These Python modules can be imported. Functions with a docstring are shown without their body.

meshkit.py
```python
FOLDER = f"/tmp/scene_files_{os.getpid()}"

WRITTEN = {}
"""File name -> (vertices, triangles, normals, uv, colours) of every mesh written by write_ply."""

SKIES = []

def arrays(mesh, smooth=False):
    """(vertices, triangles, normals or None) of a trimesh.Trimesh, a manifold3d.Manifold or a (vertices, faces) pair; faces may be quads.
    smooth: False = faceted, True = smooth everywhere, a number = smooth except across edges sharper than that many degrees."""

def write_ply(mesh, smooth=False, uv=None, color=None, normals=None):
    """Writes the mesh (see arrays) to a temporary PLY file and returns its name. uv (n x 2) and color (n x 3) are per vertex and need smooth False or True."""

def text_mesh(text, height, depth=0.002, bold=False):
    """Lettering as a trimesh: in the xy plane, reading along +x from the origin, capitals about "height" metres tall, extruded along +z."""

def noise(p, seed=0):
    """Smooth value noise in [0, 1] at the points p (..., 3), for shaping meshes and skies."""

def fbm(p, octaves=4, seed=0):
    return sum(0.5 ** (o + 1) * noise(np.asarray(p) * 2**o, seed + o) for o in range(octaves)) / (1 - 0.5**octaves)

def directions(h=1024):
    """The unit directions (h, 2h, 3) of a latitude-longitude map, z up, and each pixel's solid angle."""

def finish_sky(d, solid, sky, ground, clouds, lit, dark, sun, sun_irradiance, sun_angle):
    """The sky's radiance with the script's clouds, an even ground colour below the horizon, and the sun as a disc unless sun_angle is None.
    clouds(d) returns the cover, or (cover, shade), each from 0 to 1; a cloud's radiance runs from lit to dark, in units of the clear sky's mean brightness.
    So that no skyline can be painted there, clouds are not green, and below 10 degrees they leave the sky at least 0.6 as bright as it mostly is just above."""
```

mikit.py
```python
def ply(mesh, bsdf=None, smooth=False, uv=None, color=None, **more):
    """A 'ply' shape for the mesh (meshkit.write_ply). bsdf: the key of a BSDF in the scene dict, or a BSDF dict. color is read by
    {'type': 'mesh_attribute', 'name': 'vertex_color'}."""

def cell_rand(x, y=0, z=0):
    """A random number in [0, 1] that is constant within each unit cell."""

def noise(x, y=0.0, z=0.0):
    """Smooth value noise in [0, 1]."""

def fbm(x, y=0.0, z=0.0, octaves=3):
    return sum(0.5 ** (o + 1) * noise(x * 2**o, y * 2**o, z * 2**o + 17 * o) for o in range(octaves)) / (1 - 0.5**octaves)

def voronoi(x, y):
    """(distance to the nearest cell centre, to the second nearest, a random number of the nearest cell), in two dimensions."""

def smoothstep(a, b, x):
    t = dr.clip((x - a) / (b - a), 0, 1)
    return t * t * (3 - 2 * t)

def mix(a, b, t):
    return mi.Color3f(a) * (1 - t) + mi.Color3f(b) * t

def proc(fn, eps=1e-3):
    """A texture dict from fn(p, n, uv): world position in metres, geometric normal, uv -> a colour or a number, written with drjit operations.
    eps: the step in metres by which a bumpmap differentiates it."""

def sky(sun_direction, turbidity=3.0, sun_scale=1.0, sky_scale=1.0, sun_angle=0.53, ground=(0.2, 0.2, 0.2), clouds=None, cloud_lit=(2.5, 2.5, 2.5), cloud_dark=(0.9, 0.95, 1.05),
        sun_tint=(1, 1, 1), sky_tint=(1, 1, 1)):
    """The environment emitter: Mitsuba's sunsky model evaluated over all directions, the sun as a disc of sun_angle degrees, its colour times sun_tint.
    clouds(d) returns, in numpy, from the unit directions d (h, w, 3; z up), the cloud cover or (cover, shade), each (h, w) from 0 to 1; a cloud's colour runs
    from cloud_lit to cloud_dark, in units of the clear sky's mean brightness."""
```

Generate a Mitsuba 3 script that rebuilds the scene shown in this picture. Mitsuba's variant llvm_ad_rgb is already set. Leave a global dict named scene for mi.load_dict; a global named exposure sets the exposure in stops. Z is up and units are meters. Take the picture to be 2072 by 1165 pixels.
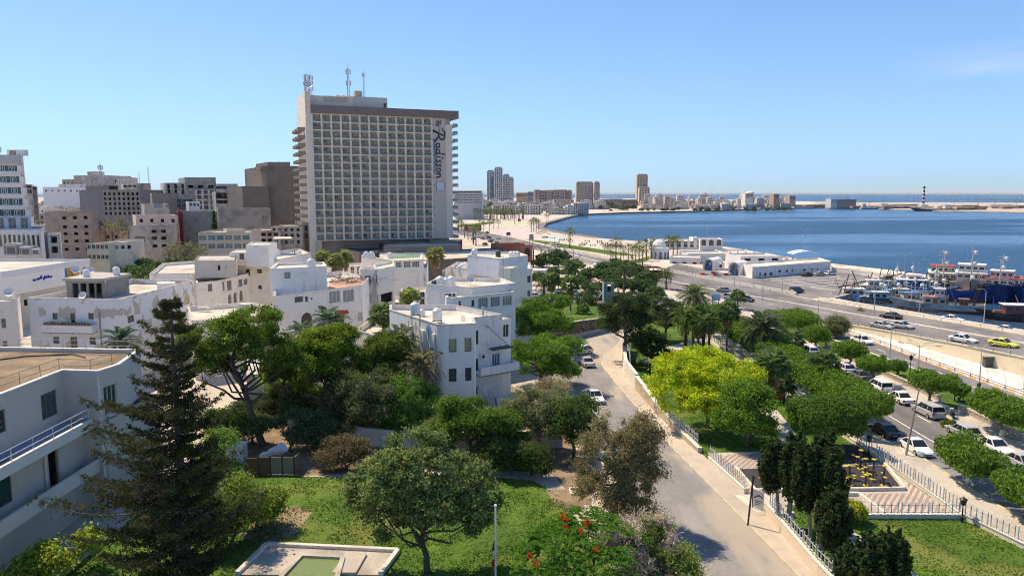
import math, random
import numpy as np, trimesh, mitsuba as mi, mikit, drjit as dr
from shapely.geometry import Polygon, LineString, Point
from shapely.ops import unary_union
from mikit import noise, fbm, smoothstep, mix, cell_rand, voronoi
T = mi.ScalarTransform4f
# ------------------------------------------------------------------ camera, sky, exposure
EYE, FOCAL, PITCH = np.array([0, 0, 28.0]), 1500., math.atan(191.5 / 1500)   # 28 m up; focal length for a 2072 px wide frame
exposure = 2.05
SUN = (-.42, .34, .84)
scene = {
 'the_view': {'type': 'perspective', 'fov': math.degrees(2 * math.atan(1036 / FOCAL)), 'fov_axis': 'x', 'near_clip': 1.0, 'far_clip': 60000.0,
    'to_world': T().look_at(origin=EYE.tolist(), target=[0, math.cos(PITCH), 28 - math.sin(PITCH)], up=[0, 0, 1])},
}
def wisps(d):
 """A few thin streaks of high cloud over the sea to the right."""
 import meshkit
 az, el = np.degrees(np.arctan2(d[..., 0], d[..., 1])), np.degrees(np.arcsin(np.clip(d[..., 2], -1, 1)))
 p = np.stack([az * .16, el * 1.1 - az * .02, az * 0 + 3.3], -1)
 n = meshkit.fbm(p, 5, 7)
 band = np.exp(-((el - 8.2) / 1.1) ** 2) * np.clip((az - 26) / 6, 0, 1)
 return np.clip((n - .42) * 2.0, 0, 1) * band * .36
scene['sky'] = mikit.sky(SUN, turbidity=2.5, sky_scale=1.1, sky_tint=(.84, .945, 1.03), sun_tint=(1.04, 1., .95), ground=(.16, .17, .18), clouds=wisps, cloud_lit=(2.6, 2.6, 2.6), cloud_dark=(1.6, 1.7, 1.8))
labels = {'haze': {'kind': 'stuff', 'label': 'thin pale sea haze over the whole place'}}
scene['air'] = {'type': 'homogeneous', 'albedo': {'type': 'rgb', 'value': [.95, .955, .96]}, 'sigma_t': .000018}
scene['the_view']['medium'] = {'type': 'ref', 'id': 'air'}
scene['haze'] = {'type': 'cube', 'to_world': T().translate([0, 0, 60]).scale([25000, 25000, 67]), 'bsdf': {'type': 'null'}, 'interior': {'type': 'ref', 'id': 'air'}}
# ------------------------------------------------------------------ surveying: pixel of the 2072 x 1165 photograph -> point of the place
_fw = np.array([0, math.cos(PITCH), -math.sin(PITCH)]); _up = np.array([0, math.sin(PITCH), math.cos(PITCH)])
def ray(px, py): return _fw + np.array([1.0, 0, 0]) * (px - 1036) / FOCAL + _up * (582.5 - py) / FOCAL
def W(px, py, z=.0):
 d = ray(px, py); return EYE + d * ((z - 28) / d[2])
def Wy(px, py, y):
 d = ray(px, py); return EYE + d * (y / d[1])
def xy(px, py, z=.0): return tuple(W(px, py, z)[:2])
def zat(py, p):
 """Height above the plan point p that the row py looks at (rows only depend on the depth)."""
 a = math.atan((582.5 - py) / FOCAL) - PITCH
 return 28 + p[1] * math.tan(a)
# ------------------------------------------------------------------ keys, labels
_count = {}
def numbered(name):
 n = _count.get(name, 0); _count[name] = n + 1
 return name if n == 0 else f'{name}_{n:03d}'
def thing(name, label, cat, group=None):
 k = numbered(name); labels[k] = {'label': label, 'category': cat}
 if group: labels[k]['group'] = group
 return k
def ply(mesh, mat, smooth=False, color=None, **kw):
 """mikit.ply with one colour per vertex packed into the uv (meshes of one material can then be joined by the renderer)."""
 uv = None
 if color is not None:
  c = np.clip(np.asarray(color, float), 0, .999); uv = np.c_[np.floor(c[:, 0] * 255) + .02 + .96 * c[:, 1], c[:, 2]]
 return mikit.ply(mesh, mat, smooth=smooth, uv=uv, **kw)
def part(parent, name): return numbered(parent + '__' + name)
def put(key, mesh, mat, smooth=False, color=None, **kw):
 if isinstance(mesh, M): mesh, color = mesh.arrays(), (mesh.colors() if color is None else color)
 scene[key] = ply(mesh, mat, smooth=smooth, color=color, **kw); return key
def structure(name, mesh, mat, label=None, smooth=False):
 k = numbered(name); put(k, mesh, mat, smooth); labels[k] = {'kind': 'structure'}
 if label: labels[k]['label'] = label
 return k
def copy_tree(src, name, label, cat, group, m):
 k = thing(name, label, cat, group)
 for s in [s for s in list(scene) if s == src or s.startswith(src + '__')]:
  d = dict(scene[s]); d['to_world'] = m @ d['to_world'] if 'to_world' in d else m
  scene[k + s[len(src):]] = d
 return k
def at(x, y, z=.0, rot=.0, s=1.0):
 m = T().translate([float(x), float(y), float(z)]).rotate([0, 0, 1], float(rot))
 return m.scale([s, s, s] if np.isscalar(s) else list(map(float, s)))
WHERE = ('first', 'second', 'third', 'fourth', 'fifth', 'sixth', 'seventh', 'eighth', 'ninth', 'tenth', 'eleventh', 'twelfth', 'thirteenth', 'fourteenth', 'fifteenth', 'sixteenth', 'seventeenth', 'eighteenth', 'nineteenth', 'twentieth')
# ------------------------------------------------------------------ mesh builder
class M:
 def __init__(s, c=(.8, .8, .8)): s.v, s.f, s.c, s.n, s.col = [], [], [], 0, c
 def raw(s, v, f, c=None):
  v = np.asarray(v, float); f = np.asarray(f, int)
  if f.shape[1] == 4: f = np.vstack([f[:, [0, 1, 2]], f[:, [0, 2, 3]]])
  s.v.append(v); s.f.append(f + s.n); c = np.asarray(s.col if c is None else c, float)
  s.c.append(np.broadcast_to(c, (len(v), 3)) if c.ndim == 1 else c); s.n += len(v); return s
 def obb(s, o, a, b, d, c=None):
  """Box with one corner at o and edges a, b, d (right-handed)."""
  o, a, b, d = (np.asarray(x, float) for x in (o, a, b, d))
  v = [o, o + a, o + a + b, o + b, o + d, o + a + d, o + a + b + d, o + b + d]
  return s.raw(v, [[0, 3, 2, 1], [4, 5, 6, 7], [0, 1, 5, 4], [1, 2, 6, 5], [2, 3, 7, 6], [3, 0, 4, 7]], c)
 def box(s, x0, x1, y0, y1, z0, z1, c=None): return s.obb((x0, y0, z0), (x1 - x0, 0, 0), (0, y1 - y0, 0), (0, 0, z1 - z0), c)
 def bar(s, p, q, w, h, c=None):
  """A straight bar from p to q, w wide and h high, centred on the line."""
  p, q = np.asarray(p, float), np.asarray(q, float); d = q - p
  l = np.linalg.norm(d); d = d / max(l, 1e-9)
  side = np.cross(d, [0, 0, 1.0]) if abs(d[2]) < .95 else np.array([1.0, 0, 0]); side /= np.linalg.norm(side)
  u = np.cross(side, d)
  return s.obb(p + side * w / 2 - u * h / 2, d * l, -side * w, u * h, c)
 def tube(s, pts, r, n=6, c=None, cap=True):
  p = np.asarray(pts, float); r = np.broadcast_to(np.asarray(r, float), (len(p),))
  t = np.gradient(p, axis=0); t /= np.linalg.norm(t, axis=1, keepdims=True) + 1e-12
  ref = np.where(np.abs(t[:, 2:]) < .9, [0, 0, 1.0], [1.0, 0, 0]); a = np.cross(t, ref); a /= np.linalg.norm(a, axis=1, keepdims=True) + 1e-12
  b = np.cross(t, a); g = np.arange(n) * 2 * np.pi / n
  v = p[:, None] + r[:, None, None] * (np.cos(g)[None, :, None] * a[:, None] + np.sin(g)[None, :, None] * b[:, None])
  f = [[i * n + j, i * n + (j + 1) % n, (i + 1) * n + (j + 1) % n, (i + 1) * n + j] for i in range(len(p) - 1) for j in range(n)]
  s.raw(v.reshape(-1, 3), f, c)
  if cap:
   e = len(p) - 1
   s.raw(np.vstack([v[e], p[e:e + 1]]), [[j, (j + 1) % n, n] for j in range(n)], c)
  return s
 def lathe(s, prof, n=10, o=(0, 0, 0), c=None):
  g = np.arange(n) * 2 * np.pi / n; o = np.asarray(o, float)
  v = np.array([[r * math.cos(x), r * math.sin(x), z] for r, z in prof for x in g]) + o
  return s.raw(v, [[i * n + j, i * n + (j + 1) % n, (i + 1) * n + (j + 1) % n, (i + 1) * n + j] for i in range(len(prof) - 1) for j in range(n)], c)
 def prism(s, poly, z0, z1, c=None, bottom=False):
  """Extrudes a shapely polygon (or a list of xy points)."""
  for g in getattr(poly, 'geoms', [poly]) if not isinstance(poly, (list, tuple, np.ndarray)) else [Polygon(poly)]:
   if g.is_empty or g.area < 1e-6: continue
   v2, f = trimesh.creation.triangulate_polygon(g, engine='earcut')
   cr = np.cross(v2[f[:, 1]] - v2[f[:, 0]], v2[f[:, 2]] - v2[f[:, 0]]); f = np.where((cr < 0)[:, None], f[:, ::-1], f)
   s.raw(np.c_[v2, np.full(len(v2), z1)], f, c)
   if bottom: s.raw(np.c_[v2, np.full(len(v2), z0)], f[:, ::-1], c)
   if z1 > z0:
    for ring, ccw in [(g.exterior, True)] + [(r, False) for r in g.interiors]:
     p = np.array(ring.coords)[:-1]
     if ring.is_ccw != ccw: p = p[::-1]
     n = len(p)
     s.raw(np.vstack([np.c_[p, np.full(n, z0)], np.c_[p, np.full(n, z1)]]), [[i, (i + 1) % n, n + (i + 1) % n, n + i] for i in range(n)], c)
  return s
 def mesh(s, tm, m=None, c=None):
  v = np.asarray(tm.vertices if hasattr(tm, 'vertices') else tm[0]); f = tm.faces if hasattr(tm, 'faces') else tm[1]
  if m is not None: v = v @ np.asarray(m)[:3, :3].T + np.asarray(m)[:3, 3]
  return s.raw(v, f, c)
 def arrays(s): return (np.vstack(s.v), np.vstack(s.f))
 def colors(s): return np.clip(np.vstack(s.c), 0, 1)
def strip_mesh(A, B, za=.0, zb=None):
 """A sheet between two lines of plan points (same count), z may be a list."""
 A, B = np.asarray(A, float), np.asarray(B, float); n = len(A)
 za = np.broadcast_to(za, n); zb = za if zb is None else np.broadcast_to(zb, n)
 v = np.vstack([np.c_[A[:, :2], za], np.c_[B[:, :2], zb]]); f = []
 for i in range(n - 1): f += [[i, i + 1, n + i + 1], [i, n + i + 1, n + i]]
 f = np.array(f); nz = np.cross(v[f[:, 1]] - v[f[:, 0]], v[f[:, 2]] - v[f[:, 0]])[:, 2]
 return v, np.where((nz < 0)[:, None], f[:, ::-1], f)
def sheet(poly, z): return M().prism(poly, z, z)
def line(pts, step):
 """Points every step metres along a polyline."""
 l = LineString(pts); n = max(1, int(round(l.length / step)))
 return [np.array(l.interpolate(i / n, normalized=True).coords[0]) for i in range(n + 1)]
def offset(pts, d):
 """A polyline moved d metres to its left."""
 p = np.asarray(pts, float)[:, :2]; t = np.gradient(p, axis=0); t /= np.linalg.norm(t, axis=1, keepdims=True)
 return p + d * np.c_[-t[:, 1], t[:, 0]]
# ------------------------------------------------------------------ materials
def rgb(*c): return {'type': 'rgb', 'value': list(c)}
def own_colour(p, n, uv):
 """The colour of the piece itself, kept in its uv: u = 255 red + green, v = blue."""
 r = dr.floor(uv.x); return mi.Color3f(r / 255.0, (uv.x - r - .02) / .96, uv.y)
VC = mikit.proc(own_colour)
def two(b): return {'type': 'twosided', 'b': b}
def pr(color, rough=.8, **k): return {'type': 'principled', 'base_color': color, 'roughness': rough, **k}
def bump(b, fn, scale=1.0, eps=.02): return {'type': 'bumpmap', 'arbitrary': mikit.proc(fn, eps), 'b': b, 'scale': scale}
scene['painted'] = two(pr(VC, .55, specular=.4))
scene['matte'] = two(pr(VC, .9, specular=.2))
scene['car_paint'] = two(pr(VC, .35, specular=.5, clearcoat=.8, clearcoat_gloss=.93))
scene['metal'] = two(pr(VC, .35, metallic=.7))
scene['dark_glass'] = two(pr(VC, .06, specular=.6))
scene['leaf'] = {'type': 'principledthin', 'base_color': VC, 'roughness': .55, 'diff_trans': .95, 'spec_trans': .0, 'eta': 1.4}
scene['bark'] = two(bump(pr(VC, .95), lambda p, n, uv: fbm(p.x * 9, p.y * 9, p.z * 2.5), .05))
def stains(p, n, uv):
 """Weathered plaster: rain streaks below the copings and blotches where the limewash has worn."""
 up = smoothstep(.7, .9, dr.abs(n.z))
 streak = smoothstep(.60, .86, fbm((p.x + p.y) * 1.7, (p.x - p.y) * 1.7, p.z * .16, 4))
 blot = smoothstep(.55, .8, fbm(p.x * .6, p.y * .6, p.z * .8, 5))
 return dr.clip((streak * .34 + blot * .24) * (1 - up) + up * (.1 + .5 * smoothstep(.45, .75, fbm(p.x * .5, p.y * .5, 3.3, 5))), 0, .8)
scene['plaster'] = {'type': 'blendbsdf', 'weight': mikit.proc(stains), 'a': two(pr(VC, .9, specular=.2)), 'b': two(pr(rgb(.36, .33, .29), .95, specular=.1))}
def peeling(p, n, uv):
 """Flakes of limewash gone, bare render showing, with hard ragged outlines."""
 a = fbm((p.x + p.y) * .4, (p.x - p.y) * .4 + 5.5, p.z * .38, 6)
 return smoothstep(.585, .595, a) * .85 * (1 - smoothstep(.7, .9, dr.abs(n.z)))
scene['peeling_plaster'] = {'type': 'blendbsdf', 'weight': mikit.proc(peeling), 'a': two(pr(VC, .9, specular=.2)), 'b': two(pr(rgb(.42, .37, .30), .95, specular=.1))}
def grime(p, n, uv): return .65 * smoothstep(.42, .72, fbm(p.x * .35, p.y * .35, p.z * .35, 6))
scene['concrete'] = {'type': 'blendbsdf', 'weight': mikit.proc(grime), 'a': two(pr(VC, .95, specular=.15)), 'b': two(pr(rgb(.20, .185, .165), .95, specular=.1))}
def dust(p, n, uv):
 a = fbm(p.x * .09, p.y * .09, 1., 6); b = fbm(p.x * 1.3, p.y * 1.3, 2., 3)
 return mix((.30, .26, .21), (.52, .46, .38), dr.clip(a * 1.1 + b * .35 - .25, 0, 1))
scene['ground_mat'] = two(pr(mikit.proc(dust), .95))
def asphalt(p, n, uv):
 a = fbm(p.x * .22, p.y * .07, 1., 5); b = fbm(p.x * 3.1, p.y * 3.1, 2., 3)
 pv = cell_rand(dr.floor(p.x * .19), dr.floor(p.y * .06), 4)
 return mix((.085, .085, .09), (.225, .22, .215), dr.clip(a * 1.2 + b * .35 + pv * .12 - .4, 0, 1))
scene['asphalt'] = two(pr(mikit.proc(asphalt), .85, specular=.3))
def street(p, n, uv):
 """Old sun-bleached asphalt with sand drifted along its edges and tarred patches."""
 a = fbm(p.x * .30, p.y * .12, 5., 6); b = fbm(p.x * 2.7, p.y * 2.7, 2., 3)
 patch = smoothstep(.60, .61, cell_rand(dr.floor(p.x * .33 + .3 * fbm(p.x * .2, p.y * .2)), dr.floor(p.y * .14), 9)) * .22
 crack = smoothstep(.035, .0, voronoi(p.x * .33, p.y * .22)[1] - voronoi(p.x * .33, p.y * .22)[0]) * .25
 c = mix((.175, .175, .173), (.30, .292, .28), dr.clip(a * 1.2 + b * .3 - .3 - patch - crack, 0, 1))
 edge = dr.abs(p.x - (11. + (p.y < 120) * (120 - p.y) * .08)) - 2.3
 sand = smoothstep(.45, .75, fbm(p.x * .5, p.y * .13, 8., 6) + .12 * dr.clip(edge, -2, 2))
 return mi.Color3f(c) * (1 - sand * .7) + mi.Color3f(.40, .345, .27) * (sand * .7)
scene['street_mat'] = two(pr(mikit.proc(street), .9, specular=.2))
def paving(p, n, uv):
 a = fbm(p.x * .4, p.y * .4, 1., 5); t = cell_rand(dr.floor(p.x / .4), dr.floor(p.y / .4), 2)
 return mix((.30, .275, .24), (.47, .435, .375), dr.clip(a * 1.3 - .25 + t * .2, 0, 1))
scene['paving'] = two(pr(mikit.proc(paving), .9))
def lawn(p, n, uv):
 a = fbm(p.x * .16, p.y * .16, 1., 5); b = fbm(p.x * 5, p.y * 5, 2., 3)
 w = fbm(p.x * 1.1, p.y * .5, 4., 4)
 c = mix((.030, .075, .009), (.098, .170, .022), dr.clip(a * .7 + b * .8 + w * .7 - .62, 0, 1))
 dry = smoothstep(.55, .75, fbm(p.x * .17, p.y * .24, 7., 6)) * .65
 return mi.Color3f(c) * (1 - dry) + mi.Color3f(.17, .17, .05) * dry
scene['lawn_mat'] = two(bump(pr(mikit.proc(lawn), .9, specular=.2), lambda p, n, uv: fbm(p.x * 6, p.y * 6, 1., 3), .12))
def soil(p, n, uv):
 a = fbm(p.x * .5, p.y * .5, 1., 6)
 return mix((.10, .075, .045), (.27, .205, .13), dr.clip(a * 1.6 - .3, 0, 1))
scene['soil'] = two(pr(mikit.proc(soil), .95))
def stucco_roof(p, n, uv):
 a = fbm(p.x * .35, p.y * .35, p.z, 6)
 return mix((.30, .27, .22), (.62, .58, .50), dr.clip(a * 1.7 - .35, 0, 1))
scene['roof_mat'] = two(pr(mikit.proc(stucco_roof), .9))
def swell(p, n, uv): return fbm(p.x * .35, p.y * .6, .0, 4) * .22 + fbm(p.x * .05, p.y * .09, 3., 3) * .6
def slick(p, n, uv):
 """Wind lanes: long bands of smoother and rougher water."""
 a = fbm(p.x * .0028 + 3, (p.y - p.x * .1) * .011, 1., 4)
 return .17 + .22 * smoothstep(.40, .6, a) + .05
scene['sea_mat'] = two(bump(pr(rgb(.015, .060, .130), mikit.proc(slick), specular=.36), swell, 1., .3))
# ------------------------------------------------------------------ land, sea
g = np.arange(96) * 2 * np.pi / 96
rr = [3.0, 300, 900, 2500, 7000, 24000]
sv = np.vstack([np.c_[r * np.cos(g), 300 + r * np.sin(g), np.full(96, -1.6)] for r in rr])
sf = [[i * 96 + j, i * 96 + (j + 1) % 96, (i + 1) * 96 + (j + 1) % 96, (i + 1) * 96 + j] for i in range(5) for j in range(96)]
structure('sea', (sv, np.array(sf)[:, [0, 3, 2, 1]]), 'sea_mat', 'blue bay and open sea out to the horizon')
fence_line = [xy(2250, 697), xy(2072, 668), xy(1940, 647), xy(1830, 628), xy(1716, 609)]
coast = [(-6000, -300), (420, -300), (300, 60)] + fence_line + [xy(*p) for p in (
 (1692, 603), (1760, 588), (1830, 570), (1850, 564), (2000, 586), (2006, 575), (1872, 559), (1812, 551), (1681, 536), (1600, 521), (1469, 499), (1317, 489),
 (1251, 485), (1206, 481), (1128, 470), (1098, 463), (1092, 460), (1100, 452), (1169, 434), (1260, 430), (1400, 427), (1538, 422.5), (1541, 419.5), (1650, 419.5),
 (1750, 421), (1926, 426.5), (2072, 429.5), (2300, 434), (2340, 413), (2072, 410.5), (1760, 409.5), (1640, 408), (1500, 404), (1200, 401.5), (1000, 400))] + [(-900, 5200), (-6000, 5200)]
land = Polygon(coast).buffer(0)
structure('ground', M().prism(land, -5, 0), 'ground_mat', 'pale dusty ground of the city')
# rough grey rock along the far quay
structure('quay_wall', M((.16, .16, .15)).prism(LineString([xy(*p) for p in ((1206, 481), (1128, 470), (1098, 463), (1092, 460), (1100, 452), (1169, 434), (1260, 430), (1400, 427), (1538, 422.5))]).buffer(3., cap_style=2), -4, .35), 'concrete', 'grey sea wall round the inner curve of the bay')
structure('pier', M((.55, .49, .40)).prism([xy(*p) for p in ((1681, 536.5), (1812, 551.5), (1872, 559.5), (1998, 575.5), (1992, 585), (1850, 563.5), (1822, 560.5), (1682, 543.5))], .0, .7), 'concrete', 'sandy harbour pier between bay and basin')
structure('breakwater_apron', M((.34, .30, .26)).prism([xy(*p) for p in ((1655, 419), (1750, 420.5), (1926, 426), (2072, 429), (2290, 433.5), (2330, 413.5), (2072, 411), (1760, 410), (1645, 408.6))], 0, .15), 'concrete', 'worn brown apron of the far breakwater')
# ------------------------------------------------------------------ highway: rows of its near edge, median and far edge along columns of the photograph
cols = [880, 960, 1040, 1128, 1250, 1350, 1447, 1502, 1560, 1656, 1760, 1822, 1935, 2072, 2250, 2600]
def rows(px, py): return np.interp(cols, px, py)
hw_z = rows([1500, 1656, 1822, 1935, 2072, 2250, 2600], [.0, .3, 1.3, 2., 2.6, 3., 3.3])
r_near = rows([880, 960, 1040, 1128, 1250, 1350, 1447, 1502, 1560, 1656, 1822, 1935, 2072, 2250, 2600], [466, 481, 497, 515, 551, 584, 611, 623, 634, 649, 678, 700, 728, 766, 845])
r_med = rows([880, 960, 1040, 1128, 1250, 1350, 1447, 1503, 1617, 1760, 1822, 1935, 2072, 2250, 2600], [460, 473, 489, 509, 540, 569, 588, 598, 617, 643, 653, 673, 697, 728, 795])
r_far = rows([880, 960, 1040, 1128, 1250, 1350, 1447, 1560, 1656, 1760, 1822, 1935, 2072, 2250, 2600], [454, 466, 482, 503, 529, 551, 570, 590, 609, 626, 636, 655, 679, 710, 775])
near_edge = [W(c, r, z) for c, r, z in zip(cols, r_near, hw_z)]
median_ln = [W(c, r, z) for c, r, z in zip(cols, r_med, hw_z)]
far_edge = [W(c, r, z) for c, r, z in zip(cols, r_far, hw_z)]
def lift(pts, dz): return [np.asarray(p) + [0, 0, dz] for p in pts]
def ribbon(A, B, dz): return strip_mesh([p[:2] for p in A], [p[:2] for p in B], [p[2] + dz for p in A], [p[2] + dz for p in B])
structure('highway', ribbon(near_edge, far_edge, .03), 'asphalt', 'grey highway curving along the harbour')
walk = [np.array([*p, .0]) for p in [xy(c, r) for c, r in zip([1656, 1716, 1830, 1940, 2072, 2250], [601, 608.5, 627.5, 646.5, 667.5, 696.5])]]
kerbpts = [W(c, r, z) for c, r, z in zip([1656, 1716, 1830, 1940, 2072, 2250], [609, 618, 637, 656, 679, 710], [.3, .6, 1.35, 2., 2.6, 3.0])]
structure('harbour_walk', ribbon(kerbpts, walk, .10), 'paving', 'pale paved walk between highway and harbour basin')
def kerb_run(pts, w=.35, h=.14, seg=2.2, c1=(.62, .58, .45), c2=(.62, .58, .45)):
 m = M(); P = np.asarray(pts, float); d = np.r_[0, np.cumsum(np.linalg.norm(np.diff(P, axis=0), axis=1))]
 n = max(2, int(d[-1] / seg)); s = np.linspace(0, d[-1], n + 1); q = np.c_[[np.interp(s, d, P[:, k]) for k in range(3)]].T
 for i in range(n): m.bar(q[i] + [0, 0, h / 2], q[i] + (q[i + 1] - q[i]) * .985 + [0, 0, h / 2], w, h, c1 if i % 2 else c2)
 return m
def cut(pts, a, b):
 """The part of a 3-D polyline between columns a and b."""
 return [W(c, np.interp(c, cols, pts), np.interp(c, cols, hw_z)) for c in sorted([a, b] + [x for x in cols if a < x < b])]
structure('median_strip', kerb_run(cut(r_med, 1128, 2600), .9, .32, 6, (.42, .40, .37), (.46, .44, .40)), 'matte', 'low concrete median of the highway')
structure('highway_kerb', kerb_run(cut(r_far, 1640, 2600), .35, .22, 1.6, (.60, .52, .34), (.50, .45, .36)), 'matte', 'weathered yellow kerb on the harbour side')
lane = M((.55, .55, .53))
for f, A, B in ((.34, near_edge, median_ln), (.67, near_edge, median_ln), (.5, median_ln, far_edge)):
 q = [np.asarray(a) * (1 - f) + np.asarray(b) * f for a, b in zip(A, B)]
 L = LineString([p[:2] for p in q]); n = int(L.length / 9)
 for i in range(n):
  a, b = L.interpolate(i * 9.0), L.interpolate(i * 9.0 + 3); z = np.interp(a.x, [p[0] for p in q][::1] if q[0][0] < q[-1][0] else [p[0] for p in q][::-1], [p[2] for p in q] if q[0][0] < q[-1][0] else [p[2] for p in q][::-1])
  if a.y < 300: lane.bar((a.x, a.y, z + .04), (b.x, b.y, z + .04), .14, .012)
structure('lane_marking', lane, 'matte', 'white dashes between the lanes of the highway')
# ------------------------------------------------------------------ lot by the harbour, promenade
lot = Polygon([xy(*p) for p in ((1340, 545), (1352, 552), (1447, 571), (1560, 590), (1640, 604), (1692, 602), (1760, 587), (1815, 569), (1682, 546), (1520, 563), (1370, 533))])
structure('harbour_car_park', sheet(lot, .012), 'asphalt', 'worn grey car park in front of the white harbour terminal')
bays = M((.55, .54, .51))
for a, b in (((1560, 570), (1700, 561)), ((1575, 574), (1725, 563.5)), ((1600, 578), (1752, 567)), ((1640, 581), (1780, 570)), ((1641, 580.5), (1690, 588))):
 bays.bar((*xy(*a), .06), (*xy(*b), .06), .5, .10)
structure('parking_island', bays, 'matte', 'pale kerbs between the rows of the harbour car park')
prom = Polygon([xy(*p) for p in ((935, 448), (1060, 438), (1170, 432), (1166, 435), (1099, 452), (1090, 460), (1098, 464.5), (1128, 472), (1206, 483), (1320, 492), (1330, 500), (1240, 518), (1200, 505), (1128, 495), (1060, 478), (1000, 462))])
def prom_col(p, n, uv):
 a = fbm(p.x * .05, p.y * .02, 1., 5); b = fbm(p.x * .4, p.y * .2, 4., 4)
 return mix((.33, .29, .24), (.50, .43, .37), dr.clip(a + b * .5 - .2, 0, 1))
scene['promenade_mat'] = two(pr(mikit.proc(prom_col), .9))
structure('promenade', sheet(prom, .02), 'promenade_mat', 'wide sandy pink promenade along the bay')
for k, (pts, c) in enumerate(((((985, 462), (1065, 459), (1092, 467), (1080, 474), (1130, 483), (1060, 484), (1010, 472)), (.48, .38, .35)),
    (((1080, 481), (1112, 476), (1150, 485), (1120, 489)), (.38, .46, .42)), (((1010, 452), (1060, 449), (1062, 452), (1012, 455)), (.36, .42, .22)), (((1003, 458), (1050, 456), (1052, 458), (1004, 460)), (.36, .42, .22)))):
 put(f'promenade__{("pink_paving", "green_paving", "grass_bed", "grass_bed_001")[k]}', M(c).prism([xy(*p) for p in pts], .05, .05), 'matte')
structure('verge', sheet(Polygon([xy(*p) for p in ((1062, 484), (1095, 487), (1240, 508), (1300, 518), (1240, 516), (1120, 498))]), .04), 'lawn_mat', 'thin strip of dry grass beside the highway')
structure('far_park_lawn', sheet(Polygon([xy(*p) for p in ((925, 455), (1000, 449), (1000, 452), (925, 461))]), .04), 'lawn_mat', 'green lawn beyond the hotel')
structure('terminal_lawn', sheet(Polygon([xy(*p) for p in ((1262, 531), (1312, 519), (1332, 519), (1290, 534))]), .06), 'lawn_mat', 'small lawn under the palms before the terminal')
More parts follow.
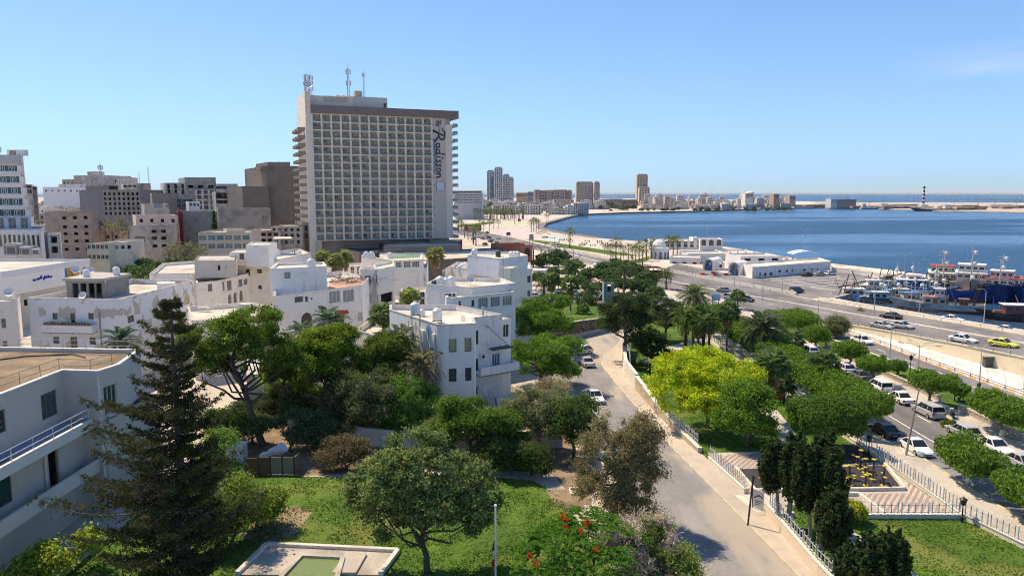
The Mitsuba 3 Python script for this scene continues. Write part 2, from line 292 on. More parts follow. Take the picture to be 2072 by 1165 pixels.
# ------------------------------------------------------------------ near road, pavements, service road
kerb_l = [(44.6, 205), (44.4, 140), (44., 110), (43.8, 82), (43.6, 68), (45., 48), (47, 30)]
kerb_r = [(53., 205), (53.6, 140), (54., 110), (54.4, 84), (54.6, 68), (55.6, 48), (57, 30)]
structure('avenue', strip_mesh(kerb_l, kerb_r, .02), 'asphalt', 'grey avenue with cars parked on both sides')
fence_x = [(37.4, 205), (37.5, 140), (37.9, 94), (38.9, 75), (39.1, 61.7), (40.7, 55.8), (43.2, 48), (45, 40)]
structure('pavement', M().prism([*fence_x, *kerb_l[::-1][:1], *kerb_l[::-1][1:]], 0, .12), 'paving', 'sandy pavement between park fence and avenue')
balus = [(55.9, 205), (56.6, 140), (57.4, 110), (57.9, 87), (58.3, 68), (59, 48), (60, 30)]
structure('pavement', M().prism([*kerb_r, *balus[::-1]], 0, .12), 'paving', 'pale pavement with topiary trees beside the balustrade')
svc_n = [xy(*p) for p in ((1640, 664), (1673, 683), (1783, 722), (1893, 762), (2016, 824), (2200, 925))]
svc_f = [xy(*p) for p in ((1622, 645), (1690, 665), (1757, 688), (1887, 737), (2072, 803), (2300, 890))]
structure('service_road', M().prism(Polygon(svc_n + svc_f[::-1]), .02, .02), 'asphalt', 'grey slip road below the highway wall')
structure('hedge_bed', sheet(Polygon([(56.3, 160), *[(x + .3, y) for x, y in balus[1:6]], *svc_n[::-1]]).buffer(0), .015), 'lawn_mat', 'grass strip behind the balustrade')
structure('slip_road_kerb', kerb_run([(*p, 0) for p in svc_f], .3, .16, 1.3, (.72, .42, .10), (.66, .62, .54)), 'matte', 'orange and white kerb of the slip road')
structure('slip_road_kerb', kerb_run([(*p, 0) for p in svc_n], .3, .14, 1.3, (.55, .52, .45), (.58, .55, .47)), 'matte', 'pale kerb on the garden side of the slip road')
structure('avenue_kerb', kerb_run([(x, y, 0) for x, y in line(kerb_r[:-1], 6)], .25, .15, 1., (.62, .42, .10), (.12, .11, .10)), 'matte', 'yellow and black kerb of the avenue')
structure('avenue_kerb', kerb_run([(x, y, 0) for x, y in line(kerb_l[:-1], 6)], .25, .15, 1., (.58, .46, .20), (.36, .33, .28)), 'matte', 'faded yellow kerb beside the park pavement')
lm = M((.62, .62, .60))
cl = [((a[0] * .62 + b[0] * .38), a[1]) for a, b in zip(kerb_l, kerb_r)]
for a, b in zip(line([p for p in cl if p[1] < 130], 30)[:-1], line([p for p in cl if p[1] < 130], 30)[1:]):
 lm.bar((*a, .028), (*b, .028), .16, .012)
dl = line([(51.3, 200), (51.6, 110), (51.4, 60), (52.6, 40)], 3.)
for a, b in zip(dl[::3], dl[1::3]): lm.bar((*a, .028), (*b, .028), .15, .012)
sl = line([np.array(a) * .5 + np.array(b) * .5 for a, b in zip(svc_n, svc_f)], 3.)
for a, b in zip(sl[::3], sl[1::3]): lm.bar((*a, .03), (*b, .03), .14, .012)
structure('lane_marking', lm, 'matte', 'white lines on the avenue and the slip road')
# white revetment and the cream wall that carries the highway
w_cols = [1600, 1656, 1700, 1757, 1822, 1880, 1935, 2000, 2072, 2250, 2600]
r_base = np.interp(w_cols, [1600, 1656, 1822, 1935, 2072, 2250, 2600], [640.5, 650.5, 694, 730, 763, 812, 910])
r_top = np.interp(w_cols, [1600, 1656, 1822, 1935, 2072, 2250, 2600], [640, 649, 678, 700, 728, 766, 845])
wall_b, wall_t = [], []
for c, rb, rt in zip(w_cols, r_base, r_top):
 zt = np.interp(c, cols, hw_z); p = W(c, rt, zt); zb = max(.03, zat(rb, p)); wall_b.append([p[0], p[1], zb]); wall_t.append([p[0], p[1], zt + .35])
wall_b, wall_t = np.array(wall_b), np.array(wall_t); n = len(w_cols)
k = thing('retaining_wall', 'long cream retaining wall that carries the highway above the slip road', 'wall')
wv = np.vstack([wall_b - [0, 0, .4], wall_t, wall_t + [.35, .1, 0]]); wf = []
for i in range(n - 1): wf += [[i, i + 1, n + i + 1, n + i], [n + i, n + i + 1, 2 * n + i + 1, 2 * n + i]]
put(k + '__face', M((.66, .58, .42)).raw(wv, wf), 'plaster')
cp = M((.60, .55, .44))
for a, b in zip(wall_t[:-1], wall_t[1:]): cp.bar(a + [.1, 0, .06], b + [.1, 0, .06], .5, .12)
put(k + '__coping', cp, 'matte')
rev = []
foot = [np.array([*p, .03]) for p in (xy(1612, 642), xy(1660, 656), xy(1707, 672), xy(1757, 687), xy(1825, 712), xy(1883, 733.5), xy(1938, 752), xy(2000, 774), xy(2072, 800), xy(2250, 867), xy(2600, 1005))]
m = M((.62, .60, .56))
for i in range(n - 1):
 for j in range(4):
  f0, f1 = j / 4 + .006, (j + 1) / 4 - .006
  for h in range(2):
   u0, u1 = h / 2 + .006, (h + 1) / 2 - .006
   A0, A1 = foot[i] * (1 - u0) + foot[i + 1] * u0, foot[i] * (1 - u1) + foot[i + 1] * u1
   B0, B1 = wall_b[i] * (1 - u0) + wall_b[i + 1] * u0, wall_b[i] * (1 - u1) + wall_b[i + 1] * u1
   t = .05 + .02 * ((i * 7 + j * 3 + h) % 3)
   q = [A0 * (1 - f0) + B0 * f0, A1 * (1 - f0) + B1 * f0, A1 * (1 - f1) + B1 * f1, A0 * (1 - f1) + B0 * f1]
   s_ = .9 + .1 * ((i * 5 + j * 11 + h * 7) % 4) / 3
   put(part('revetment', 'slab'), M(np.array([.63, .61, .57]) * s_).raw(np.vstack([np.array(q) + [0, 0, t], np.array(q) - [0, 0, .2]]), [[0, 1, 2, 3], [0, 4, 5, 1], [1, 5, 6, 2], [2, 6, 7, 3], [3, 7, 4, 0]]), 'plaster')
labels['revetment'] = {'kind': 'structure', 'label': 'sloping bank of white concrete slabs below the cream wall'}
k = thing('drain_box', 'small dark square drain housing against the cream wall', 'drain')
p = Wy(2003, 731, np.interp(2003, w_cols, wall_b[:, 1])); put(k, M((.10, .10, .10)).box(p[0] - 1.3, p[0] + .1, p[1] - .9, p[1] - .1, p[2] - .7, p[2] + .9).box(p[0] - 1.5, p[0] + .3, p[1] - 1.1, p[1], p[2] + .9, p[2] + 1.05, (.3, .28, .25)), 'matte')
# ------------------------------------------------------------------ park between street and avenue
st_r = [(27.5, 166), (23.5, 150), (19.3, 134), (16.6, 127.5), (14.6, 120), (15.7, 105), (17.2, 84), (19.2, 68), (21.2, 51), (23.6, 35)]
st_l = [(19.5, 168), (15.5, 154), (10.5, 146.), (5.5, 139.6), (2., 133), (4.8, 120), (6.5, 105), (8.6, 84), (10.6, 68), (12.4, 51), (14.5, 35)]
structure('street', M().prism(Polygon(st_l + st_r[::-1]), .02, .02), 'street_mat', 'sun bleached asphalt street running past the gardens')
park_w = [(29.5, 166), (25.5, 150), (20.6, 131), (18., 118), (17.3, 110), (18.5, 92), (20.6, 75), (22.3, 62), (22.4, 51), (24, 35)]
structure('pavement', M().prism(Polygon(st_r + park_w[::-1]), 0, .11), 'ground_mat', 'sandy pavement along the park wall')
structure('street_kerb', kerb_run([(x, y, 0) for x, y in line(st_r, 5)], .25, .13, 1.1, (.47, .42, .33), (.42, .38, .31)), 'matte', 'worn stone kerb of the street')
park = Polygon([(p[0] + .3, p[1]) for p in park_w] + [(x - .2, y) for x, y in fence_x[::-1]])
structure('park_lawn', sheet(park, .03), 'lawn_mat', 'bright green park lawn with palms between street and avenue')
# curving path through the lawn
path_c = [xy(*p) for p in ((1320, 735), (1355, 708), (1420, 688), (1500, 684), (1530, 690))]
structure('park_path', sheet(LineString(path_c).buffer(1.6), .05), 'paving', 'pale path curving across the park lawn')
path2 = [(33.6, 96), (32.6, 88), (31.4, 79), (29.6, 74), (28., 70)]
structure('park_path', sheet(LineString(path2).buffer(1.2), .054), 'paving', 'narrow grey path beside the clipped tree')
structure('park_path', sheet(LineString([(28.3, 64), (27., 60), (28.2, 56), (29.2, 50), (30, 45)]).buffer(1.), .054), 'paving', 'grey path winding past the dark cypresses')
plaza = Polygon([(21.2, 77.5), (30., 78.5), (32., 76.5), (38.5, 76), (38.9, 61.4), (29.8, 61.4), (27., 64.), (22.4, 64.), (21.6, 69)])
structure('plaza', sheet(plaza, .06), 'paving', 'paved playground terrace')
rng = np.random.default_rng(3)
stripes = Polygon([(30.6, 66.6), (37.4, 66.6), (38.7, 70), (38.7, 61.7), (31.2, 61.7)])
for i in range(30):
 a = 29.0 + i * .62
 b = Polygon([(a - 6.0, 60), (a - 5.69, 60), (a + 3.31, 72), (a + 3.0, 72)]).intersection(stripes)
 if b.area > .05: put(part('plaza', 'paving_stripe'), M(np.array((.30, .215, .185)) * rng.uniform(.9, 1.1)).prism(b, .068, .068), 'matte')
st2 = Polygon([(21.6, 77), (27.5, 77.5), (27.5, 68.5), (22.4, 66.8), (21.9, 70)])
for i in range(24):
 a = 21.0 + i * .62
 b = Polygon([(a - 6.0, 66), (a - 5.69, 66), (a + 3.31, 78), (a + 3.0, 78)]).intersection(st2)
 if b.area > .05: put(part('plaza', 'paving_stripe'), M(np.array((.30, .215, .185)) * rng.uniform(.9, 1.1)).prism(b, .068, .068), 'matte')
structure('rubber_floor', M((.045, .042, .045)).prism([xy(*p) for p in ((1663, 946), (1790, 943), (1828, 990), (1698, 992))], .07, .09), 'matte', 'dark rubber floor under the yellow exercise machines')
structure('rubber_floor', M((.05, .047, .05)).prism([xy(*p) for p in ((1492, 950), (1590, 948), (1590, 992), (1530, 994))], .07, .09), 'matte', 'dark rubber floor behind the cypresses')
structure('rubber_floor', M((.045, .042, .045)).prism([xy(*p) for p in ((1640, 903), (1740, 898), (1775, 935), (1668, 942))], .07, .09), 'matte', 'black rubber floor in the shade of the clipped tree')
ed = M((.58, .53, .45))
def border(poly, w=.3, h=.32):
 for a, b in zip(poly, poly[1:]): ed.bar((*a, .06 + h / 2), (*b, .06 + h / 2), w, h)
border([xy(1830, 992), xy(1698, 994), xy(1660, 950)]); border([xy(1790, 942), xy(1830, 992)]); border([xy(1588, 995), xy(1528, 996), xy(1488, 950)])
border([xy(1670, 1003), xy(1738, 1003), xy(1790, 1043)])
structure('plaza_edging', ed, 'matte', 'pale stone edging round the playground floors')
structure('ramp', M((.48, .49, .50)).prism([xy(*p) for p in ((1640, 1006), (1735, 1006), (1786, 1044), (1700, 1050), (1660, 1030))], .06, .07), 'concrete', 'smooth grey concrete ramp beside the playground')
st = M((.60, .54, .44))
for i in range(4):
 a, b = xy(1482, 1004), xy(1556, 1044)
 st.obb((a[0] + .2 + i * .75, a[1] - i * .1, .05), (.72, 0, 0), (b[0] - a[0] - 1.0, b[1] - a[1], 0), (0, 0, .10 + .1 * i))
structure('steps', st, 'concrete', 'broad pale steps up from the street into the park')
# ------------------------------------------------------------------ garden on the left of the street
gl = Polygon([(-33, 74), (-26, 71.5), (-16, 70.5), (-6, 71.5), (2, 70.), (4.5, 66), (6.2, 58), (8.6, 48), (10.5, 35), (-33, 35)])
structure('garden_lawn', sheet(gl, .02), 'lawn_mat', 'sunny green garden lawn in the foreground')
structure('soil_bed', sheet(Polygon([(-27, 73.2), (-22, 71.), (-14, 72.2), (-4, 73.5), (4.2, 71.5), (5.8, 64.5), (7.2, 64), (8., 72), (6, 84), (3, 100), (-3, 112), (-20, 104), (-34, 96), (-34, 76)]), .012), 'soil', 'bare brown soil under the garden trees')
structure('bare_patch', sheet(Polygon([(-21.6, 62.8), (-19.4, 63.6), (-18.0, 62.6), (-18.2, 58.6), (-20.0, 56.8), (-22.0, 58)]).buffer(.6).buffer(-.3), .028), 'soil', 'worn brown patch in the garden lawn')
structure('sand_bed', sheet(Polygon([(3.2, 67.6), (5.6, 67.8), (6.6, 63.5), (4.8, 62.8), (3.9, 64.2)]), .03), 'soil', 'sandy bed with a white stone frame')
structure('courtyard', sheet(Polygon([(-6, 91), (-24, 92), (-32, 108), (-17, 118)]), .02), 'paving', 'sunny pale yard behind the garden trees')
structure('alley', sheet(Polygon([(2., 133), (-3, 127), (-1, 112), (2.6, 100), (4.8, 120)]), .015), 'paving', 'pale yard beside the curved villa')
# grassy bank held by the stone wall
wall_base = [W(*p, .02) for p in ((1112, 703), (1122, 695), (1140, 689), (1160, 684), (1180, 679.5), (1205, 674), (1232, 668), (1262, 660))]
top_z = [2.9, 3.1, 3.2, 3.2, 3.1, 2.9, 2.5, 1.8]
back = [W(*p, .4) for p in ((1040, 630), (1060, 622), (1090, 615), (1120, 611), (1160, 610), (1200, 612), (1240, 614), (1280, 616))]
gv, gf = [], []
for j in range(9):
 for i in range(8):
  f = j / 8; p = wall_base[i] * (1 - f) + back[i] * f; gv.append([p[0], p[1], top_z[i] * (1 - f) ** 1.3 + .25 * f ** .8])
for j in range(8):
 for i in range(7): gf.append([j * 8 + i, j * 8 + i + 1, (j + 1) * 8 + i + 1, (j + 1) * 8 + i])
structure('grass_bank', (np.array(gv), np.array(gf)), 'lawn_mat', 'sloping green lawn above the brown stone wall', smooth=True)
structure('upper_car_park', sheet(Polygon([xy(*p) for p in ((1060, 628), (1062, 585), (1250, 590), (1400, 630), (1480, 650), (1420, 668), (1340, 645), (1260, 632), (1200, 611), (1120, 612))]), .014), 'asphalt', 'shady car park behind the grass bank')
# ------------------------------------------------------------------ plants
def leaf_quads(P, size, rng, col, jit=.25, elong=1.8, nrm=None, spread=1.0, tint=None):
 """One diamond-shaped leaf (or leaf spray) at every point, turned at random; nrm biases the way the leaves face."""
 n = len(P); d = rng.normal(size=(n, 3))
 if nrm is not None: d = d * spread + nrm
 d /= np.linalg.norm(d, axis=1, keepdims=True) + 1e-9
 a = np.cross(d, rng.normal(size=(n, 3))); a /= np.linalg.norm(a, axis=1, keepdims=True) + 1e-9
 b = np.cross(d, a); s = (size * rng.uniform(.6, 1.3, n))[:, None]
 bend = d * s * .25
 v = np.stack([P - a * s * elong / 2, P + b * s * .5 + bend, P + a * s * elong / 2, P - b * s * .5 + bend], 1).reshape(-1, 3)
 i = np.arange(n)[:, None] * 4
 c = 2.6 * np.asarray(col, float) * (1 + jit * rng.normal(size=(n, 1))).clip(.45, 1.7) * (1 + .09 * rng.normal(size=(n, 3)))
 if tint is not None:
  t, share = tint; pick = rng.random(n) < share; c[pick] = 1.2 * np.asarray(t) * rng.uniform(.8, 1.2, (pick.sum(), 1))
 return v, np.vstack([i + [0, 1, 2], i + [0, 2, 3]]), np.repeat(c.clip(.004, .95), 4, 0)
def on_lobes(lobes, n, rng, low=-.45, r0=.6, r1=1.06, gap=.46, freq=.6):
 """Clump centres on the outer shell of a union of ellipsoids, and the way out there."""
 L = np.array(lobes, float); w = (L[:, 3] * L[:, 4] + L[:, 3] * L[:, 5]) ; w /= w.sum()
 k = rng.choice(len(L), n * 5, p=w); d = rng.normal(size=(n * 5, 3)); d /= np.linalg.norm(d, axis=1, keepdims=True)
 p = L[k, :3] + d * L[k, 3:] * rng.uniform(r0, r1, (n * 5, 1))
 keep = d[:, 2] > low
 import meshkit
 if gap: keep &= meshkit.fbm(p * freq + 31.7, 2, 5) > gap
 for l in L: keep &= (((p - l[:3]) / (l[3:] * .66)) ** 2).sum(1) > 1
 p, d = p[keep][:n], d[keep][:n]
 return p, d
def clumps(P, D, k, spread, rng):
 """k leaf points round every clump centre."""
 q = np.repeat(P, k, 0) + rng.normal(size=(len(P) * k, 3)) * spread * np.array([1, 1, .6])
 o = q - np.repeat(P, k, 0); return q, np.repeat(D, k, 0) * .45 + o / (np.linalg.norm(o, axis=1, keepdims=True) + 1e-6) * .9
def limbs(base, top, r, targets, rng, col=(.10, .08, .06), n=7, wob=.25):
 """Tapered, slightly crooked trunk from base to top, and limbs from it to the targets."""
 m = M(col); base, top = np.asarray(base, float), np.asarray(top, float)
 s = np.linspace(0, 1, 7)[:, None]; pts = base * (1 - s) + top * s + np.r_[np.zeros((1, 3)), rng.normal(size=(6, 3)) * [wob, wob, 0]] * s
 m.tube(pts, np.linspace(r, r * .5, 7), n)
 for t in targets:
  f = rng.uniform(.45, 1.); i = min(5, int(f * 6)); o = pts[i] * (1 - (f * 6 - i)) + pts[i + 1] * (f * 6 - i) if i < 6 else pts[-1]
  u = np.linspace(0, 1, 5)[:, None]; q = o * (1 - u) + np.asarray(t) * u; q[1:-1] += rng.normal(size=(3, 3)) * .12 * np.linalg.norm(t - o) * [1, 1, .5]
  q[:, 2] -= .06 * np.linalg.norm(t - o) * np.sin(np.pi * u[:, 0])
  m.tube(q, np.linspace(r * .42, r * .10, 5), 5)
 return m
def leafy(key, lobes, col, rng, n=500, k=22, spread=.38, size=.26, elong=1.8, low=-.5, jit=.28, tint=None, face=1.3):
 P, D = on_lobes(lobes, n, rng, low); shade = 1 + .16 * rng.normal(size=len(P))
 q, d = clumps(P, D, k, spread, rng)
 v, f, c = leaf_quads(q, size, rng, col, jit, elong, nrm=d * face + [0, 0, .7], tint=tint)
 c = c * np.repeat(np.repeat(shade.clip(.6, 1.4), k), 4)[:, None]
 put(part(key, 'crown'), (v, f), 'leaf', color=c.clip(0, 1)); return P
def round_tree(key, x, y, h, r, col, seed=0, z=.0, trunk=None, bark=(.10, .08, .06), flat=.8, base=.35, **kw):
 """A broad-leaved tree: several uneven lobes round a forked trunk."""
 rng = np.random.default_rng(seed); t = trunk or .05 * r + .08; zc = z + h * (base + 1) / 2; rz = h * (1 - base) / 2
 lobes = [(x, y, zc, r * .62, r * .62, rz * .85)]
 for i in range(11):
  a = i * 2.4 + rng.uniform(0, .7); f = rng.uniform(.35, .8); s = rng.uniform(.24, .46)
  lobes.append((x + r * f * math.cos(a), y + r * f * math.sin(a), zc + rz * rng.uniform(-.6, .7), r * s, r * s, rz * s * 1.15 * flat))
 P = leafy(key, lobes, col, rng, **kw)
 tg = [np.array(l[:3]) + [0, 0, -.1 * rz] for l in lobes] + [P[i] for i in rng.choice(len(P), 6)]
 put(key + '__trunk', limbs((x, y, z - .1), (x + rng.uniform(-.4, .4), y + rng.uniform(-.4, .4), zc - .15 * rz), t, tg, rng, bark), 'bark', smooth=True)
# --- palms
def frond(rng, L, rise, n=20, leaf=.55, wide=.05, col=(.06, .09, .03), droop=1.2, vee=.35, fan=False):
 """One pinnate palm frond along +x: an arched midrib with a row of narrow leaflets on each side."""
 s = np.linspace(0, 1, n); ang = rise - droop * s ** 1.35
 dx, dz = np.cos(ang) * L / n, np.sin(ang) * L / n
 p = np.c_[np.cumsum(dx), np.zeros(n), np.cumsum(dz)]; t = np.c_[np.cos(ang), 0 * s, np.sin(ang)]; u = np.c_[-np.sin(ang), 0 * s, np.cos(ang)]
 V, Fa, C = [], [], []
 for sd in (-1, 1):
  for i in range(2, n):
   l = leaf * math.sin(math.pi * (.12 + .83 * s[i])) ** .6 * rng.uniform(.85, 1.1)
   d = np.array([0, sd * .80, 0]) + t[i] * .62 + u[i] * (vee + rng.normal() * .12) ; d /= np.linalg.norm(d)
   w = t[i] * wide; tip = p[i] + d * l + [0, 0, -.22 * l]; k = len(V) * 4
   V.append([p[i] - w, p[i] + w, p[i] + d * l * .55 + w * .8, tip]); Fa += [[k, k + 1, k + 2], [k, k + 2, k + 3]]
   C.append(1.9 * np.asarray(col) * rng.uniform(.7, 1.35))
 v = np.array(V).reshape(-1, 3); c = np.repeat(np.array(C), 4, 0)
 rib = np.vstack([p[::3] + [0, -.03, 0], p[::3] + [0, .03, 0]]); m_ = len(p[::3])
 rf = [[i, i + 1, m_ + i + 1] for i in range(m_ - 1)] + [[i, m_ + i + 1, m_ + i] for i in range(m_ - 1)]
 return np.vstack([v, rib]), np.vstack([np.array(Fa), np.array(rf) + len(v)]), np.vstack([c, np.tile([.16, .15, .07], (2 * m_, 1))])
def fan_leaf(rng, L, rise, col, R=.75):
 """One fan palm leaf along +x: a bare stalk and a folded fan with split, drooping tips."""
 st = np.array([math.cos(rise), 0, math.sin(rise)]); o = st * L; V, Fa, C = [], [], []
 side = np.array([0, 1., 0]); nr = np.cross(st, side)
 for i in range(13):
  a = (i - 6) * .29; d = st * math.cos(a) + side * math.sin(a); d2 = st * math.cos(a + .16) + side * math.sin(a + .16); d0 = st * math.cos(a - .16) + side * math.sin(a - .16)
  l = R * rng.uniform(.85, 1.1); k = len(V) * 4
  V.append([o, o + d0 * l * .6 + nr * .03, o + d * l + np.array([0, 0, -.30 * l]), o + d2 * l * .6 - nr * .05]); Fa += [[k, k + 1, k + 2], [k, k + 2, k + 3]]; C.append(2.5 * np.asarray(col) * rng.uniform(.75, 1.3))
 w = side * .035; v = np.vstack([np.array(V).reshape(-1, 3), [-w, w, o + w, o - w]]); n = len(v)
 return v, np.vstack([np.array(Fa), [[n - 4, n - 3, n - 2], [n - 4, n - 2, n - 1]]]), np.vstack([np.repeat(np.array(C), 4, 0), np.tile([.15, .14, .06], (4, 1))])
def spin(v, yaw, o, roll=.0):
 c, s = math.cos(roll), math.sin(roll); v = v @ np.array([[1, 0, 0], [0, c, s], [0, -s, c]])
 c, s = math.cos(yaw), math.sin(yaw); return v @ np.array([[c, s, 0], [-s, c, 0], [0, 0, 1]]) + o
def palm(key, h, kind='date', seed=0, L=3.0, nf=46, col=(.058, .085, .03), tr=.26, fruit=False, skirt=0, white=.0, bark=(.16, .125, .09), lean=(0, 0), n=20):
 """A palm standing at the origin; trunk ringed with old leaf bases, crown of separate fronds, dead skirt below."""
 rng = np.random.default_rng(seed); top = np.array([lean[0], lean[1], h]); m = M(bark)
 zz = np.linspace(-.1, h, max(5, int(h * 3.2))); pts = np.c_[lean[0] * (zz / h) ** 2, lean[1] * (zz / h) ** 2, zz]
 rad = tr * (1.25 - .45 * zz / h) * (1 + .10 * (np.arange(len(zz)) % 2)); rad[zz < .5] *= 1.2; rad[zz > h - .8] *= 1.25
 m.tube(pts, rad, 8)
 if white: m.tube([(0, 0, -.05), (0, 0, white)], [tr * 1.62, tr * 1.45], 9, (.66, .65, .60))
 put(key + '__trunk', m, 'bark', smooth=True)
 cr = M()
 for i in range(nf):
  f = (i + .5) / nf; yaw = i * 2.39996 + rng.normal() * .15; rise = (1.45 - 2.05 * f ** .85) + rng.normal() * .08; c = np.asarray(col) * rng.uniform(.85, 1.15) * (1 + .3 * (1 - f))
  if kind == 'date': v, fa, cc = frond(rng, L * rng.uniform(.85, 1.08) * (.75 + .25 * min(1, 2.2 * f)), rise, n, .20 * L, .020 * L, c, droop=1.0 + .45 * f)
  else: v, fa, cc = fan_leaf(rng, L * .52 * rng.uniform(.8, 1.1), rise, c, L * .42)
  cr.raw(spin(v, yaw, top + [0, 0, .1 - .25 * f], rng.normal() * .25), fa, cc)
 put(key + '__crown', cr, 'leaf')
 if skirt:
  sk = M()
  for i in range(skirt):
   v, fa, cc = (frond(rng, L * .7, -.9 - rng.uniform(0, .5), 10, .15 * L, .02 * L, (.17, .135, .08), droop=.5) if kind == 'date' else fan_leaf(rng, L * .35, -1.15 - rng.uniform(0, .3), (.18, .14, .08), L * .38))
   sk.raw(spin(v, i * 2.39996, top + [0, 0, -.3 - rng.uniform(0, .9)]), fa, cc)
  put(key + '__dead_fronds', sk, 'leaf')
 if fruit:
  fm = M()
  for i in range(6):
   a = i * 1.05 + rng.uniform(0, .5); o = top + [.75 * math.cos(a), .75 * math.sin(a), -.15]; e = o + [.35 * math.cos(a), .35 * math.sin(a), -.75]
   for j in range(26):
    f = rng.uniform(0, 1); q = o * (1 - f) + e * f + rng.normal(size=3) * .13; fm.lathe([(.01, -.05), (.05, 0), (.01, .06)], 4, q, np.array((.55, .20, .035)) * rng.uniform(.7, 1.2))
  put(key + '__date_bunches', fm, 'matte')
# --- clipped trees
def hedge_surface(key, boxes, col, seed, dens=26, size=.19, lump=.3, z=.0, name='crown'):
 """Clipped foliage: leaves over the lumpy skin of rounded blocks (cx, cy, cz, hx, hy, hz, turn)."""
 rng = np.random.default_rng(seed); V, N = [], []
 for (cx, cy, cz, hx, hy, hz, rot) in boxes:
  area = 4 * (hx * hy * 2 + hx * hz * 2 + hy * hz * 2); n = int(area * dens * 1.25)
  d = rng.normal(size=(n, 3)); d /= np.linalg.norm(d, axis=1, keepdims=True)
  p = d / (np.abs(d) ** 3.6).sum(1, keepdims=True) ** (1 / 3.6)        # a superellipsoid: flat faces, soft edges
  import meshkit
  nz = meshkit.fbm(p * [hx, hy, hz] * 1.0 + seed * 3.1 + [cx, cy, 0], 3, seed) - .5
  q = p * [hx, hy, hz]; nn = np.sign(p) * np.abs(p) ** 2.6 / [hx, hy, hz]; nn /= np.linalg.norm(nn, axis=1, keepdims=True)
  q = q + nn * (nz * 2 * lump * 2.2)[:, None] - nn * (rng.random(n) ** 2 * .5)[:, None]
  c, s = math.cos(rot), math.sin(rot); R = np.array([[c, s, 0], [-s, c, 0], [0, 0, 1]])
  V.append(q @ R + [cx, cy, cz + z]); N.append(nn @ R)
 P, D = np.vstack(V), np.vstack(N)
 v, f, c = leaf_quads(P, size, rng, np.array(col) * [.78, .80, .85], .4, 1.5, nrm=D * .7 + [0, 0, .4])
 put(part(key, name), (v, f), 'leaf', color=c)
def topiary(label, x, y, w, d, h, clear, seed, col=(.075, .125, .018), rot=.0, blocks=None, group='clipped trees along the avenue', name='topiary_tree', white=True, dens=26, stems=1):
 """A street ficus clipped to a flat-topped block on a pale forked trunk."""
 key = thing(name, label, 'tree', group); rng = np.random.default_rng(seed)
 bl = blocks or [(0, 0, 0, 1, 1, 1)] ; B = []
 c, s = math.cos(rot), math.sin(rot); cz = clear + (h - clear) / 2
 for (bx, by, bz, sx, sy, sz) in bl:
  ox, oy = bx * w / 2, by * d / 2; B.append((x + c * ox - s * oy, y + s * ox + c * oy, cz + bz * (h - clear) / 2, w / 2 * sx, d / 2 * sy, (h - clear) / 2 * sz, rot))
 hedge_surface(key, B, col, seed, dens)
 tg = [np.array([b[0] + rng.uniform(-.5, .5) * b[3], b[1] + rng.uniform(-.5, .5) * b[4], b[2]]) for b in B for _ in range(4)]
 for i in range(stems):
  put(part(key, 'trunk'), limbs((x, y + (i - (stems - 1) / 2) * d * .5, -.05), (x, y + (i - (stems - 1) / 2) * d * .5, clear + .35), .24 if w > 2 else .10, tg, rng, (.20, .175, .14)), 'bark', smooth=True)
 if white and w > 2: put(part(key, 'painted_base'), M((.62, .60, .55)).tube([(x, y, .08), (x, y, .9)], [.27, .25], 8), 'matte')
 return key
# --- conifers
def cypress(label, x, y, h, r, clear, seed, stems=1, col=(.024, .036, .014)):
 """A dark cypress: steep feathery plumes on a bare pale stem."""
 key = thing('cypress_tree', label, 'tree', 'dark cypresses by the playground'); rng = np.random.default_rng(seed); Vs, m = [], M((.22, .19, .16))
 P, D = [], []
 for i in range(stems):
  a = i * 2.1 + seed; ox, oy = (0, 0) if stems == 1 else (r * .72 * math.cos(a), r * .72 * math.sin(a)); hh = h * (1 if i == 0 else rng.uniform(.82, .97))
  m.tube([(x + ox * .35, y + oy * .35, -.1), (x + ox * .6, y + oy * .6, clear), (x + ox, y + oy, hh * .7), (x + ox, y + oy, hh * .93)], [.17, .13, .08, .03], 6)
  for j in range(int(120 * (1 if stems < 3 else .8))):
   f = rng.uniform(0, 1); z = clear + (hh - 1.1 - clear) * f; rad = r * (.40 if stems > 1 else 1) * (math.sin(math.pi * min(1, .13 + f * .87)) ** .75) * rng.uniform(.45, 1.1); g = rng.uniform(0, 2 * math.pi)
   o = np.array([x + ox + rad * math.cos(g), y + oy + rad * math.sin(g), z]); L = rng.uniform(.7, 1.5); up = np.array([math.cos(g) * .35, math.sin(g) * .35, 1.0])
   t = rng.random(70); P.append(o + np.outer(t, up) * L + rng.normal(size=(70, 3)) * (.20 * (1 - .75 * t))[:, None]); D.append(np.tile([math.cos(g), math.sin(g), .6], (70, 1)))
 P, D = np.vstack(P), np.vstack(D)
 v, f, c = leaf_quads(P, .17, rng, col, .35, 1.9, nrm=D * .7)
 put(key + '__crown', (v, f), 'leaf', color=c); put(key + '__trunk', m, 'bark', smooth=True)
 return key
